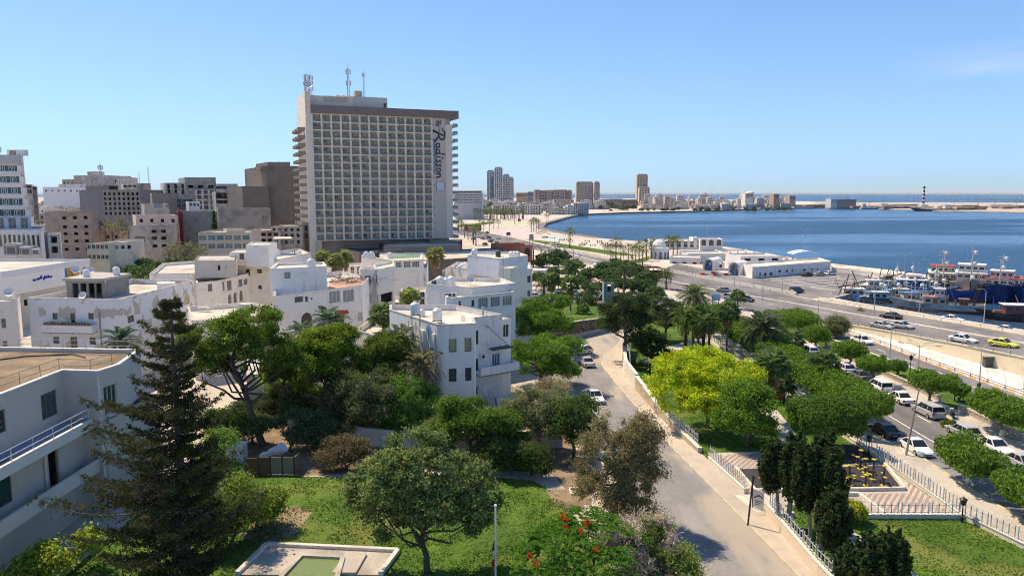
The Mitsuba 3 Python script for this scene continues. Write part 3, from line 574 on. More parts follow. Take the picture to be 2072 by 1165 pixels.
def feathery(key, x, y, h, lobes, col, seed, n=420, k=60, size=.075, L=1.0, bark=(.13, .11, .09), trunk=.25, jit=.3, z=0, low=-.9, tint=None):
 """Tamarisk-like tree: very fine hanging sprays in billowing masses, limbs showing through."""
 rng = np.random.default_rng(seed); P, D = on_lobes(lobes, n, rng, low, .45, 1.05)
 t = rng.random((len(P), k, 1)); g = rng.normal(size=(len(P), 1, 3)) * .35
 dirs = D[:, None] * .55 + g + np.array([0, 0, .25]); q = P[:, None] + dirs * t * L + rng.normal(size=(len(P), k, 3)) * (.10 + .20 * t) ; q[..., 2] -= .45 * L * t[..., 0] ** 2
 shade = np.repeat(np.repeat((1 + .2 * rng.normal(size=len(P))).clip(.5, 1.5), k), 4)[:, None]
 v, f, c = leaf_quads(q.reshape(-1, 3), size, rng, col, jit, 4., nrm=np.repeat(D, k, 0) * .4, tint=tint)
 put(key + '__crown', (v, f), 'leaf', color=(c * shade).clip(0, 1))
 tg = [np.array(l[:3]) + [0, 0, .3] for l in lobes] + [P[i] for i in rng.choice(len(P), 26)]
 put(key + '__trunk', limbs((x, y, z - .1), (x, y, z + h * .55), trunk, tg, rng, bark), 'bark', smooth=True)
# ------------------------------------------------------------------ buildings: walls with real openings
WHITE, CREAM, TAUPE, GREY = (.80, .765, .70), (.70, .65, .56), (.36, .31, .27), (.25, .245, .24)
GLASS, VOID = (.036, .042, .048), (.050, .050, .050)
def hole_poly(u, z, w, h, arch):
 if arch == 1:
  r = w / 2; t = np.linspace(0, math.pi, 11)
  return [(u - r, z), (u + r, z)] + [(u + r * math.cos(a), z + h - r + r * math.sin(a)) for a in t]
 if arch == 2: return [(u + w / 2 * math.cos(a), z + h / 2 + h / 2 * math.sin(a)) for a in np.linspace(0, 2 * math.pi, 16, endpoint=False)]
 return [(u - w / 2, z), (u + w / 2, z), (u + w / 2, z + h), (u - w / 2, z + h)]
def wall_panel(m, p0, p1, z0, z1, holes=(), thick=.28, col=None):
 """One wall from p0 to p1 (outside on its right), pierced by holes (u, z, w, h, arch)."""
 p0, p1 = np.array(p0[:2], float), np.array(p1[:2], float); L = np.linalg.norm(p1 - p0); d = (p1 - p0) / L; n_in = np.array([-d[1], d[0]])
 def place(uz, depth): uz = np.asarray(uz); return np.c_[p0 + uz[:, :1] * d + n_in * depth, uz[:, 1]]
 if not len(holes):
  q = [(0, z0), (L, z0), (L, z1), (0, z1)]
  m.raw(place(q, 0), [[0, 1, 2, 3]], col); m.raw(place(q, thick), [[3, 2, 1, 0]], col); return
 rings = [hole_poly(*h) for h in holes]
 g = Polygon([(0, z0), (L, z0), (L, z1), (0, z1)], rings)
 if not g.is_valid: g = g.buffer(0)
 for gg in getattr(g, 'geoms', [g]):
  v2, f = trimesh.creation.triangulate_polygon(gg, engine='earcut')
  cr = np.cross(v2[f[:, 1]] - v2[f[:, 0]], v2[f[:, 2]] - v2[f[:, 0]]); f = np.where((cr < 0)[:, None], f[:, ::-1], f)
  m.raw(place(v2, 0), f, col); m.raw(place(v2, thick), f[:, ::-1], col)
 for r in rings:
  k = len(r); m.raw(np.vstack([place(r, 0), place(r, thick)]), [[(i + 1) % k, i, k + i, k + (i + 1) % k] for i in range(k)], col)
_win = {}
def window(key, p0, p1, hole, kind='win', fc=(.62, .62, .60), gc=GLASS, name='window', depth=.16):
 """Puts what fills a hole: frame and pane, shutters, a door or only the dark of the room."""
 u, z, w, h, arch = hole; p0, p1 = np.array(p0[:2], float), np.array(p1[:2], float); d = (p1 - p0) / np.linalg.norm(p1 - p0)
 o = p0 + d * u; m = T().translate([float(o[0]), float(o[1]), float(z)]).rotate([0, 0, 1], math.degrees(math.atan2(d[1], d[0])))
 sig = (round(w, 2), round(h, 2), arch, kind, fc, gc, depth)
 if sig not in _win:
  W2 = w / 2 + .02; pane = M(gc).raw([[-W2, depth, -.01], [W2, depth, -.01], [W2, depth, h + .01], [-W2, depth, h + .01]], [[0, 1, 2, 3]]); fr = M(fc); t = min(.07, w * .09)
  if kind != 'void':
   a, b = depth - .06, depth - .004
   if not arch: fr.box(-w / 2, -w / 2 + t, a, b, 0, h).box(w / 2 - t, w / 2, a, b, 0, h).box(-w / 2 + t, w / 2 - t, a, b, 0, t).box(-w / 2 + t, w / 2 - t, a, b, h - t, h)
   n = 2 if kind in ('win', 'door', 'shutter') and w > .8 else int(kind[3:]) if kind.startswith('bay') else 1
   for i in range(1, n): x = -w / 2 + w * i / n; fr.box(x - t / 2, x + t / 2, a + .005, b, t, h - t)
   if kind == 'shutter':
    for i in range(int(h / .16)): fr.box(-w / 2 + t, w / 2 - t, a + .01, b + .002, t + i * .16, t + i * .16 + .11)
   if kind == 'grille':
    for i in range(int(w / .13)): x = -w / 2 + (i + 1) * .13; fr.tube([(x, -.03, .02), (x, -.03, h - .02)], .012, 4)
    for zz in (.1, .5, .9): fr.box(-w / 2, w / 2, -.045, -.02, h * zz, h * zz + .04)
   if kind == 'curtain':
    for i in range(int(w / .11)): x = -w / 2 + t + i * .11; fr.box(x, x + .07, b + .0005, b + .002, t, h * .95, (.55, .53, .47))
   if not fr.v: fr.box(-w / 2, w / 2, a, b, 0, t)
   _win[sig] = (ply(fr.arrays(), 'painted', color=fr.colors()), ply(pane.arrays(), 'dark_glass', color=pane.colors()))
  elif gc[0] < .13 and not arch:      # an empty opening with its bare frame: the room behind is open and dark by itself
   for q in ((-w / 2, -w / 2 + t, 0, h), (w / 2 - t, w / 2, 0, h), (-w / 2 + t, w / 2 - t, 0, t), (-w / 2 + t, w / 2 - t, h - t, h)): fr.box(q[0], q[1], .1, .2, q[2], q[3], (.3, .28, .26))
   _win[sig] = (None, ply(fr.arrays(), 'painted', color=fr.colors()))
  else: _win[sig] = (None, ply(pane.arrays(), 'dark_glass' if gc[0] < .1 else 'matte', color=pane.colors()))
 k = part(key, name); f_, p_ = _win[sig]
 if f_: scene[k] = {**f_, 'to_world': m}; scene[k + '__pane'] = {**p_, 'to_world': m}
 else: scene[k] = {**p_, 'to_world': m}
def rounded(pts, radii):
 """A plan outline (counter-clockwise) whose corner i is rounded with radii[i]."""
 out = []
 n = len(pts)
 for i, (p, r) in enumerate(zip(pts, radii)):
  p = np.array(p[:2], float); a = np.array(pts[i - 1][:2], float); b = np.array(pts[(i + 1) % n][:2], float)
  if r <= 0: out.append(tuple(p)); continue
  ua, ub = (a - p) / np.linalg.norm(a - p), (b - p) / np.linalg.norm(b - p); half = math.acos(np.clip(ua @ ub, -1, 1)) / 2
  t = min(r / math.tan(half), .95 * np.linalg.norm(a - p), .95 * np.linalg.norm(b - p)); r = t * math.tan(half)
  c = p + (ua + ub) / np.linalg.norm(ua + ub) * r / math.sin(half); s, e = p + ua * t - c, p + ub * t - c
  a0, a1 = math.atan2(s[1], s[0]), math.atan2(e[1], e[0]); da = (a1 - a0 + math.pi) % (2 * math.pi) - math.pi
  out += [tuple(c + r * np.array([math.cos(a0 + da * k / 9), math.sin(a0 + da * k / 9)])) for k in range(10)]
 return out
def ccw(pts):
 p = [tuple(map(float, q[:2])) for q in pts]
 return p if Polygon(p).exterior.is_ccw else p[::-1]
def edge_near(fp, p):
 d = [LineString([fp[i], fp[(i + 1) % len(fp)]]).distance(Point(p[:2])) for i in range(len(fp))]; return int(np.argmin(d))
def block(key, fp, z0, z1, parapet=.8, col=WHITE, mat='plaster', wins=(), coping=(.46, .43, .39), roofmat='roof_mat', ledge=.05, names=('wall', 'roof', 'coping'), cop_h=.07):
 """Walls, roof and coping of one block under key. wins: (edge, u or None = by point, z, w, h, arch, kind, frame colour, pane colour)."""
 fp = ccw(fp); m = M(col); n = len(fp); holes = {}
 for w in wins: holes.setdefault(w[0], []).append(w)
 for i in range(n):
  a, b = fp[i], fp[(i + 1) % n]
  wall_panel(m, a, b, z0, z1 + parapet, [w[1:6] for w in holes.get(i, ())])
  for w in holes.get(i, ()): window(key, a, b, w[1:6], *w[6:])
 put(part(key, names[0]), m, mat)
 pg = Polygon(fp); inner = pg.buffer(-.27, join_style=2)
 put(part(key, names[1]), M((.5, .47, .41)).prism(inner, z1, z1), roofmat)
 ring = pg.buffer(ledge, join_style=2).difference(pg.buffer(-.30, join_style=2))
 if coping is not None: put(part(key, names[2]), M(coping).prism(ring, z1 + parapet + .002, z1 + parapet + cop_h, bottom=True), 'plaster')
 return fp
def wrow(fp, edge, n, zs, w, h, arch=0, kind='win', fc=(.62, .62, .60), gc=GLASS, m0=None, m1=None):
 """n equal windows along an edge at each of the sill heights zs."""
 a, b = np.array(fp[edge]), np.array(fp[(edge + 1) % len(fp)]); L = np.linalg.norm(b - a); m0 = L / n / 2 if m0 is None else m0; m1 = m0 if m1 is None else m1
 us = [L / 2] if n == 1 and m0 == L / n / 2 else np.linspace(m0, L - m1, n)
 return [(edge, float(u), z, w, h, arch, kind, fc, gc) for z in zs for u in us]
def wpx(fp, edge, items, kind='win', fc=(.62, .62, .60), gc=GLASS, arch=0):
 """Windows surveyed on the photograph: (left, top, right, bottom) rows and columns seen on the given wall."""
 a, b = np.array(fp[edge]), np.array(fp[(edge + 1) % len(fp)]); d = (b - a) / np.linalg.norm(b - a); n = np.array([d[1], -d[0]]); out = []
 for (l, t, r, bt) in items:
  q = []
  for px, py in ((l, t), (r, bt)):
   v = ray(px, py); s = ((a - EYE[:2]) @ n) / (v[:2] @ n); q.append(EYE + v * s)
  u0, u1 = sorted([(q[0][:2] - a) @ d, (q[1][:2] - a) @ d]); L = np.linalg.norm(b - a); u0, u1 = max(.12, u0), min(L - .12, u1); z0, z1 = sorted([q[0][2], q[1][2]])
  if u1 - u0 > .15 and z1 - z0 > .15: out.append((edge, float((u0 + u1) / 2), float(z0), float(u1 - u0), float(z1 - z0), arch, kind, fc, gc))
 return out
# --- things that stand on roofs
def lathe_shape(prof, n, col): return M(col).lathe(prof, n)
_tank = ply((t_ := lathe_shape([(.02, 0), (.62, 0), (.66, .12), (.62, .18), (.66, .45), (.62, .5), (.66, .8), (.62, .86), (.66, 1.2), (.55, 1.42), (.25, 1.55), (.24, 1.66), (.0, 1.68)], 12, (.74, .73, .70))).arrays(), 'painted', smooth=True, color=t_.colors())
_tank_dark = ply((t_ := lathe_shape([(.02, 0), (.62, 0), (.62, 1.2), (.5, 1.4), (.22, 1.5), (.0, 1.6)], 12, (.05, .055, .06))).arrays(), 'painted', smooth=True, color=t_.colors())
def tank(x, y, z, where, s=1.0, stand=.0, dark=False, group='white water tanks on the villa roofs'):
 k = thing('water_tank', where, 'water tank', None if dark else group)
 s *= .78; scene[k] = {**(_tank_dark if dark else _tank), 'to_world': at(x, y, z + stand, 0, s)}
 if stand:
  m = M((.18, .13, .10))
  for a, b in ((-.5, -.5), (.5, -.5), (.5, .5), (-.5, .5)): m.bar((x + a, y + b, z), (x + a, y + b, z + stand - .04), .06, .06)
  m.box(x - .6, x + .6, y - .6, y + .6, z + stand - .05, z + stand); put(k + '__stand', m, 'painted')
_dish = M((.62, .60, .57)).lathe([(.0, .0), (.22, .03), (.42, .11), (.55, .2), (.56, .2), (.42, .09), (.0, -.02)], 12)
_dish_mesh = ply((_dish.arrays()[0] @ np.array(T().rotate([1, 0, 0], 55).matrix)[:3, :3].T + [0, 0, .75], _dish.arrays()[1]), 'painted', smooth=True, color=_dish.colors())
def dish(x, y, z, label, s=1.0, rot=0, group='satellite dishes on the roofs'):
 k = thing('satellite_dish', label, 'satellite dish', group); scene[k + '__reflector'] = {**_dish_mesh, 'to_world': at(x, y, z, rot, s)}
 scene[k + '__mast'] = ply((m := M((.2, .2, .2)).tube([(x, y, z), (x, y, z + .8 * s)], .035, 5)).arrays(), 'painted', color=m.colors())
def aircon(x, y, z, rot, label, group='air conditioner boxes on the walls'):
 k = thing('air_conditioner', label, 'air conditioner', group)
 m = M((.66, .65, .62)).box(-.42, .42, -.3, .0, 0, .62); f = M((.06, .06, .06)).lathe([(.25, 0), (.25, .015), (.0, .015)], 12)
 scene[k + '__casing'] = ply(m.arrays(), 'painted', color=m.colors(), to_world=at(x, y, z, rot))
 v = f.arrays()[0] @ np.array(T().rotate([1, 0, 0], 90).matrix)[:3, :3].T + [-.08, -.3, .31]
 scene[k + '__fan_grille'] = ply((v, f.arrays()[1]), 'painted', color=f.colors(), to_world=at(x, y, z, rot))
# ------------------------------------------------------------------ the hotel tower
HOTEL = (.58, .51, .41)
hk = thing('hotel_tower', 'tall beige hotel tower with a grid of balconies and a vertical dark script sign', 'hotel')
HL, HR = Wy(637.5, 488, 272.), Wy(917, 485, 292.)
he = (HR - HL)[:2]; hlen = np.linalg.norm(he); he = he / hlen; hn = np.array([he[1], -he[0]])       # along the front, and out of it
hz0, hz1 = zat(488, HL), zat(229, HL); hdeep = 26.0
def hp(u, d, z): q = HL[:2] + he * u - hn * d; return np.array([q[0], q[1], z])
HM = T(np.array([[he[0], -hn[0], 0, HL[0]], [he[1], -hn[1], 0, HL[1]], [0, 0, 1, 0], [0, 0, 0, 1]]))    # x along the front, y into the building
NB, NF = 13, 16; bw = 44.6 / NB; fh = (hz1 - hz0) / NF; end0 = .0
def hput(name, m, mat='matte', **kw): scene[part(hk, name)] = ply(m.arrays(), mat, color=m.colors(), to_world=HM, **kw)
hput('core', M(HOTEL).box(.3, hlen - .2, 2.02, hdeep, hz0, hz1 + 2.0))
fin = M((.66, .60, .50))
for i in range(NB + 1): scene[part(hk, 'fin')] = ply((m := M((.66, .60, .50)).box(i * bw, i * bw + .62, 0, 2., hz0, hz1)).arrays(), 'plaster', color=m.colors(), to_world=HM)
for j in range(NF + 1):
 hput('floor_slab', M((.66, .60, .50)).box(.62, NB * bw, .06, 2., hz0 + j * fh - .24 + (.24 if j == 0 else 0), hz0 + j * fh + (.28 if j == 0 else .12)))
rng = np.random.default_rng(11)
def door_unit(kind):
 g, f = M(((.15, .18, .20), (.12, .15, .17), (.15, .18, .19), (.22, .22, .20), (.05, .06, .06))[kind]), M((.60, .57, .52)); w = bw - .62
 x0, x1 = .1, w - 1.05
 g.box(x0, x1, 1.93, 1.99, .14, fh - .55)
 for x in (x0, (x0 + x1) / 2, x1 - .08): f.box(x, x + .08, 1.88, 1.925, .14, fh - .55)
 f.box(x0 + .08, x1 - .08, 1.88, 1.925, fh - .65, fh - .55)
 if kind in (1, 2): f.box(x0 + .15 + .9 * (kind - 1), x0 + .75 + .9 * (kind - 1), 1.90, 1.928, .2, fh - .7, (.50, .48, .44))
 return ply(f.arrays(), 'painted', color=f.colors()), ply(g.arrays(), 'dark_glass', color=g.colors())
units = [door_unit(k) for k in range(5)]
rl = M((.13, .155, .15)); w = bw - .62
rl.box(.0, w, .10, .13, .20, 1.02).box(0, w, .07, .16, 1.02, 1.08, (.3, .3, .3))
rail_ply = ply(rl.arrays(), 'painted', color=rl.colors())
ch = M((.10, .09, .08)).box(-.25, .25, -.25, .25, .35, .42).box(-.25, .25, .2, .26, .42, .95).box(-.22, -.17, -.2, .2, 0, .35).box(.17, .22, -.2, .2, 0, .35)
chair_ply = ply(ch.arrays(), 'matte', color=ch.colors())
for j in range(NF):
 for i in range(NB):
  k = part(hk, 'balcony'); m = HM @ T().translate([i * bw + .62, 0, hz0 + j * fh]); f_, g_ = units[rng.integers(0, 5)]
  scene[k + '__door_frame'] = {**f_, 'to_world': m}; scene[k + '__pane'] = {**g_, 'to_world': m}; scene[k + '__railing'] = {**rail_ply, 'to_world': m}
  if rng.random() < .16: scene[k + '__chair'] = {**chair_ply, 'to_world': m @ T().translate([1.9, 1., .14]).rotate([0, 0, 1], float(rng.uniform(0, 360)))}
# blank wall with the sign, end pier, eave, roof block
us = NB * bw + .62
hput('sign_wall', M((.52, .46, .39)).box(us, hlen - 2.6, .25, 2., hz0, hz1))
hput('end_pier', M((.66, .60, .50)).box(hlen - 2.6, hlen, .0, hdeep, hz0, hz1 - 2.2))
hput('end_pier', M((.66, .60, .50)).box(-1.9, 0, .05, hdeep, hz0 - 6, hz1 + 7.6))
for j in range(NF - 1): hput('vent', M((.03, .03, .03)).box(us + .15, us + .5, .2, .26, hz0 + (j + 1) * fh + .2, hz0 + (j + 1) * fh + .62), 'matte')
hput('eave', M((.19, .155, .145)).box(-.0, hlen + 2.6, -.5, hdeep * .8, hz1, hz1 + 2.9), 'plaster')
ztop = zat(188, HL)
hput('roof_block', M((.60, .56, .49)).box(.002, 15.6, 2.4, hdeep - .5, hz1 + 2.9, ztop - .5))
hput('roof_block', M((.55, .52, .46)).box(15.6, 28.6, 3.2, hdeep - .5, hz1 + 2.9, ztop - .1))
hput('roof_hut', M((.50, .44, .32)).box(17., 19.6, 5, 9, ztop, ztop + 2.2))
hput('roof_door', M((.16, .10, .07)).box(27.2, 28.2, 3.1, 3.22, hz1 + 3.0, hz1 + 5.0), 'matte')
sg = M((.58, .54, .44))
for i in range(30):
 x = 5.2 + i * .29; sg.box(x, x + .14, 2.05, 2.2, hz1 + 4.3 + .3 * ((i * 7) % 3), hz1 + 6.9 - .25 * ((i * 5) % 4))
sg.box(5.2, 13.9, 2.2, 2.28, hz1 + 4.6, hz1 + 4.75).box(5.2, 13.9, 2.2, 2.28, hz1 + 6.3, hz1 + 6.45); hput('roof_letters', sg, 'matte')
pe = M((.50, .46, .40))
for i in range(9): pe.lathe([(.0, 0), (.35, 0), (.35, .9), (0, 1.1)], 7, (10.5 + i * .72, 6 + (i % 3), ztop - .5))
hput('roof_tanks', pe, 'matte')
for j in range(NF):      # wedge balconies on the left end, slab balconies on the right end
 z = hz0 + j * fh
 wdg = M((.27, .22, .18))
 for y0, y1 in ((2., 9.), (10.5, 17.5), (18.5, 25.)):
  P = [(-1.9, y0), (-4.3, y0 + 2.2), (-4.3, y1 - 1.2), (-1.9, y1)]
  wdg.prism(Polygon(P), z - .1, z + .95, bottom=True)
 if j < NF - 1: hput('end_balcony', wdg)
 if j < NF: 
  sl = M((.52, .49, .44)).box(hlen, hlen + 2.7, 1., 9., z - .18, z + .1); k = part(hk, 'side_balcony')
  scene[k] = ply(sl.arrays(), 'plaster', color=sl.colors(), to_world=HM)
  r_ = M((.22, .28, .29)).box(hlen + .6, hlen + 2.62, 1.02, 1.05, z + .15, z + 1.05)
  for x in (.6, 1.3, 1.96, 2.6): r_.box(hlen + x, hlen + x + .05, .98, 1.02, z + .1, z + 1.15, (.45, .45, .44))
  r_.box(hlen + .6, hlen + 2.65, .98, 1.02, z + 1.08, z + 1.16, (.45, .45, .44)).box(hlen + 2.6, hlen + 2.64, 1.05, 9., z + .15, z + 1.05)
  scene[k + '__railing'] = ply(r_.arrays(), 'painted', color=r_.colors(), to_world=HM)
hput('side_wall', M((.20, .145, .12)).box(hlen, hlen + .9, 4., 10., hz0, hz1 - 2.0))
# the sign: script running down the wall, capitals' heads to the right
sx, sz = us + 2.4, zat(316, HR)           # middle of the lettering on the wall
def brush(m, pts, wid, c=None):
 """One painted stroke: reading direction is down, up in the letter is towards the right."""
 p = np.array(pts, float); wid = np.broadcast_to(wid, len(p)).astype(float)
 L = LineString(p); polys = []
 for a, b, wa, wb in zip(p[:-1], p[1:], wid[:-1], wid[1:]):
  polys.append(unary_union([Point(a).buffer(wa / 2, 6), Point(b).buffer(wb / 2, 6)]).convex_hull)
 g = unary_union(polys)
 for q in getattr(g, 'geoms', [g]):
  q = Polygon([(y, -x) for x, y in q.exterior.coords], [[(y, -x) for x, y in r.coords] for r in q.interiors])
  m.prism(q, 0, .22, c, bottom=True)
letters = M((.022, .022, .032))
def arc(cx, cy, rx, ry, a0, a1, n=9): return [(cx + rx * math.cos(math.radians(a)), cy + ry * math.sin(math.radians(a))) for a in np.linspace(a0, a1, n)]
R_ = [([(-9.6, -1.9), (-9.0, -.6), (-8.3, .8), (-7.9, 1.8)], [.9, .7, .6, .5]),
 ([(-10.6, 1.2), (-9.4, 2.3), (-7.6, 2.5), (-6.4, 1.9), (-6.3, 1.), (-7.2, .3), (-8.2, .1)], [.35, .5, .6, .6, .5, .4, .35]),
 ([(-8.2, .1), (-7.0, -.4), (-5.9, -1.1), (-5.2, -1.7)], [.4, .6, .7, .5]),
 (arc(-4.1, -.35, .75, .75, 30, 330), .42), ([(-3.4, .4), (-3.3, -.6), (-2.8, -.9)], .42),
 (arc(-1.7, -.35, .75, .75, 30, 330), .42), ([(-.5, 2.3), (-.9, .8), (-.9, -.6), (-.4, -.9)], [.5, .45, .42, .3]),
 ([(.5, .5), (.5, -.8)], .42), ([(.75, 1.35), (.95, 1.55)], .5),
 ([(2.5, .8), (1.7, .5), (2.2, -.1), (2.4, -.7), (1.5, -.9)], .40), ([(4.1, .8), (3.3, .5), (3.8, -.1), (4., -.7), (3.1, -.9)], .40),
 (arc(5.5, -.15, .75, .75, 0, 360, 14), .40), ([(6.9, .6), (6.9, -.8), (7., .1), (7.7, .6), (8.2, .2), (8.2, -.7), (8.9, -1.0)], [.4, .5, .4, .4, .45, .5, .3])]
for p, wd in R_: brush(letters, [(a * .98, b * 1.02) for a, b in p], wd)
SM = HM @ T().translate([float(sx), .25, float(sz)]) @ T(np.array([[1., 0, 0, 0], [0, 0, -1., 0], [0, 1., 0, 0], [0, 0, 0, 1]]))
scene[hk + '__sign_letters'] = ply(letters.arrays(), 'painted', color=letters.colors(), to_world=SM)
line_ = M((.06, .16, .34)); brush(line_, [(-6.5, -1.9), (-2, -1.55), (3, -1.45), (7.4, -1.7)], [.25, .6, .6, .15])
scene[hk + '__sign_underline'] = ply(line_.arrays(), 'painted', color=line_.colors(), to_world=SM)
em = M((.03, .03, .05))
for b in range(3):
 for c in range(3):
  if (b, c) != (0, 2): em.box(-1.05 + c * .7 + .15 * b, -.55 + c * .7 + .15 * b, 14.2 + b * .75, 14.75 + b * .75, 0, .2)
em.box(.18, .32, 9.6, 14.2, 0, .15); scene[hk + '__sign_emblem'] = ply(em.arrays(), 'painted', color=em.colors(), to_world=SM @ T().translate([0, -3.0, 0]))
scene[hk + '__sign_panel'] = ply((m := M((.50, .55, .66)).box(-.9, 1.9, -13.4, -9.9, 0, .2).box(-1.05, 2.05, -13.55, -9.75, -.02, .06, (.06, .06, .07))).arrays(), 'painted', color=m.colors(), to_world=SM)
# masts on its roof
def lattice(label, x, y, z0, z1, w, name='antenna_mast', panels=0, col=(.34, .34, .35), group=None):
 k = thing(name, label, 'antenna mast', group); m = M(col); n = max(3, int((z1 - z0) / (w * 1.6)))
 for a in range(3):
  c, s = math.cos(a * 2.094), math.sin(a * 2.094); m.tube([(x + w * c, y + w * s, z0), (x + w * .6 * c, y + w * .6 * s, z1)], w * .14, 4)
  for i in range(n):
   f0, f1 = i / n, (i + 1) / n; c2, s2 = math.cos(a * 2.094 + 2.094), math.sin(a * 2.094 + 2.094)
   m.tube([(x + w * c * (1 - .4 * f0), y + w * s * (1 - .4 * f0), z0 + (z1 - z0) * f0), (x + w * c2 * (1 - .4 * f1), y + w * s2 * (1 - .4 * f1), z0 + (z1 - z0) * f1)], w * .09, 3)
 m.tube([(x, y, z1), (x, y, z1 + (z1 - z0) * .12)], w * .12, 4); put(k + '__frame', m, 'painted')
 if panels:
  pm = M((.50, .50, .50))
  for i in range(panels):
   a = i * 2.1; zz = z1 - (z1 - z0) * (.05 + .75 * (i // 3) / max(1, panels / 3)); pm.box(x + w * 1.6 * math.cos(a) - w * .35, x + w * 1.6 * math.cos(a) + w * .35, y + w * 1.6 * math.sin(a) - w * .25, y + w * 1.6 * math.sin(a) + w * .25, zz - w * 3.2, zz)
  put(k + '__panel_antennas', pm, 'painted')
for lab, px, u, d, top, w, n in (('antenna mast with drums at the left corner of the hotel roof', 626, -.4, 6, 150, .6, 9), ('shorter antenna mast close beside the one at the hotel corner', 632, 1., 6, 152, .5, 9), ('tallest antenna mast on the middle of the hotel roof', 721, 15., 8, 138, .55, 6), ('thin antenna mast right of the roof hut on the hotel', 754, 20.8, 8, 147, .35, 3)):
 q = hp(u, d, 0); lattice(lab, q[0], q[1], ztop - .3, zat(top, q), w, panels=n)
q = hp(-.6, 1.5, 0); k = thing('dish_antenna', 'round dark dish antenna on the corner of the hotel roof', 'dish antenna'); scene[k] = {**_dish_mesh, 'to_world': at(q[0], q[1], hz1 + 7.6, 20, 3.)}
# columns and low wings at the foot
hput('column', M((.50, .46, .40)).box(-1.9, 2.6, 1., 8., 0, hz0 - .002)); hput('column', M((.34, .31, .27)).box(hlen - 9, hlen - 1, 2, 10, 0, hz0 - .002))
hput('undercroft', M((.36, .32, .27)).box(3., hlen - 9.2, 6., hdeep, 0, hz0 - .002))
def wing(label, pts, z0, z1, col, roof=(.4, .36, .3), name='hotel_wing'):
 k = thing(name, label, 'building'); fp = ccw([W(*p, z1) for p in pts]); m = M(col)
 for i in range(len(fp)): wall_panel(m, fp[i], fp[(i + 1) % len(fp)], z0, z1 + .5, thick=.4)
 put(k + '__wall', m, 'plaster'); put(k + '__roof', M(roof).prism(Polygon(fp), z1, z1), 'concrete'); return k
wing('dark brown flat wing at the foot of the hotel', [(690, 489), (935, 487), (934, 495), (776, 496)], 0, 8.2, (.13, .11, .10), (.055, .055, .06))
wing('brown banded terrace block before the hotel', [(776, 494), (932, 492), (933, 499), (812, 501.5), (776, 502)], 0, 8.6, (.33, .25, .20), (.48, .42, .34))
wing('long brown parapet wing left of the terrace block', [(662, 499), (700, 494), (775, 497), (812, 503), (728, 513)], 0, 7., (.42, .31, .24), (.05, .055, .06))
wing('low wing with broad beige gravel roof before the hotel', [(800, 512), (1010, 504), (1040, 519), (860, 530)], 0, 6.8, (.16, .13, .11), (.52, .44, .33))
wing('pale ground floor of the hotel under a dark fascia', [(850, 547), (1000, 529), (960, 517), (845, 522)], 0, 3.6, (.55, .52, .47), (.3, .27, .23))
# ------------------------------------------------------------------ white villas
BROWN_FRAME, SHADE_PANE = (.08, .07, .06), (.30, .27, .19)
def villa(label, cat='house'): return thing('villa', label, cat)
def E_(fp, p0, p1): return edge_near(fp, ((p0[0] + p1[0]) / 2, (p0[1] + p1[1]) / 2))
def P_(pts, z): return ccw([xy(*p, z) for p in pts])
# peeling villa on the left, with the unfinished hut on its roof
v1 = villa('large white villa with peeling walls and a grey concrete hut on its roof')
A, B, C_, D_ = xy(56, 603, 12.6), xy(242, 606, 12.6), xy(392, 568, 12.6), xy(268, 565, 12.6)
fp = ccw([A, B, C_, D_]); ea, eb = E_(fp, A, B), E_(fp, B, C_)
block(v1, fp, 0, 11.8, .8, mat='peeling_plaster', col=(.66, .66, .66), wins=wpx(fp, ea, [(106, 633, 117, 646), (178, 633, 190, 646), (107, 681, 121, 695), (181, 682, 194, 697)], fc=(.10, .10, .10)) + wpx(fp, ea, [(142, 633, 153, 655), (142, 681, 158, 708)], 'door', fc=(.2, .2, .2))
 + wpx(fp, eb, [(258, 640, 272, 650)], fc=(.15, .15, .14)) + wpx(fp, eb, [(325, 608, 336, 650), (340, 604, 351, 652), (355, 600, 367, 655)], 'void', gc=(.30, .29, .28), arch=1) + wpx(fp, eb, [(373, 600, 384, 614)], 'win1', fc=(.5, .45, .35), gc=(.42, .36, .17)))
a = np.array(A); d = (np.array(B) - a); L = np.linalg.norm(d); d /= L; nn = np.array([d[1], -d[0]]); nn = nn if nn[1] < 0 else -nn
zb = zat(664, A); o = a + d * 2.8
bm = M((.68, .67, .65)); q0, q1 = o, o + d * 7.9
bm.prism([q0, q1, q1 + nn * 1.2, q0 + nn * 1.2], zb - .35, zb - .15, bottom=True).prism([q0 + nn * 1.05, q1 + nn * 1.05, q1 + nn * 1.2, q0 + nn * 1.2], zb - .15, zb + .75).prism([q0, q0 + d * .15, q0 + d * .15 + nn * 1.05, q0 + nn * 1.05], zb - .15, zb + .75).prism([q1 - d * .15, q1, q1 + nn * 1.05, q1 - d * .15 + nn * 1.05], zb - .15, zb + .75)
bm.prism([q0 - d * .05, q1 + d * .05, q1 + nn * 1.26, q0 + nn * 1.26], zb - .42, zb - .352, (.12, .11, .10), bottom=True); put(v1 + '__balcony', bm, 'plaster')
rng = np.random.default_rng(5)
for i in range(14):
 c = q0 + d * (.5 + i * .53) + nn * 1.1; k = thing('flower_pot', 'red clay flower pot with a small plant on the peeling villa balcony', 'flower pot', 'flower pots on the peeling villa balcony')
 put(k + '__pot', M((.30, .09, .055)).lathe([(.0, 0), (.14, 0), (.21, .25), (.0, .24)], 8, (c[0], c[1], zb + .752)), 'matte')
 v, f, cc = leaf_quads(np.array([c[0], c[1], zb + 1.08]) + rng.normal(size=(26, 3)) * .11, .12, rng, (.07, .10, .03)); put(k + '__plant', (v, f), 'leaf', color=cc)
pz = 15.0; hut = [xy(124, 563, pz), xy(208, 563, pz), xy(266, 552.5, pz), xy(190, 549, pz)]
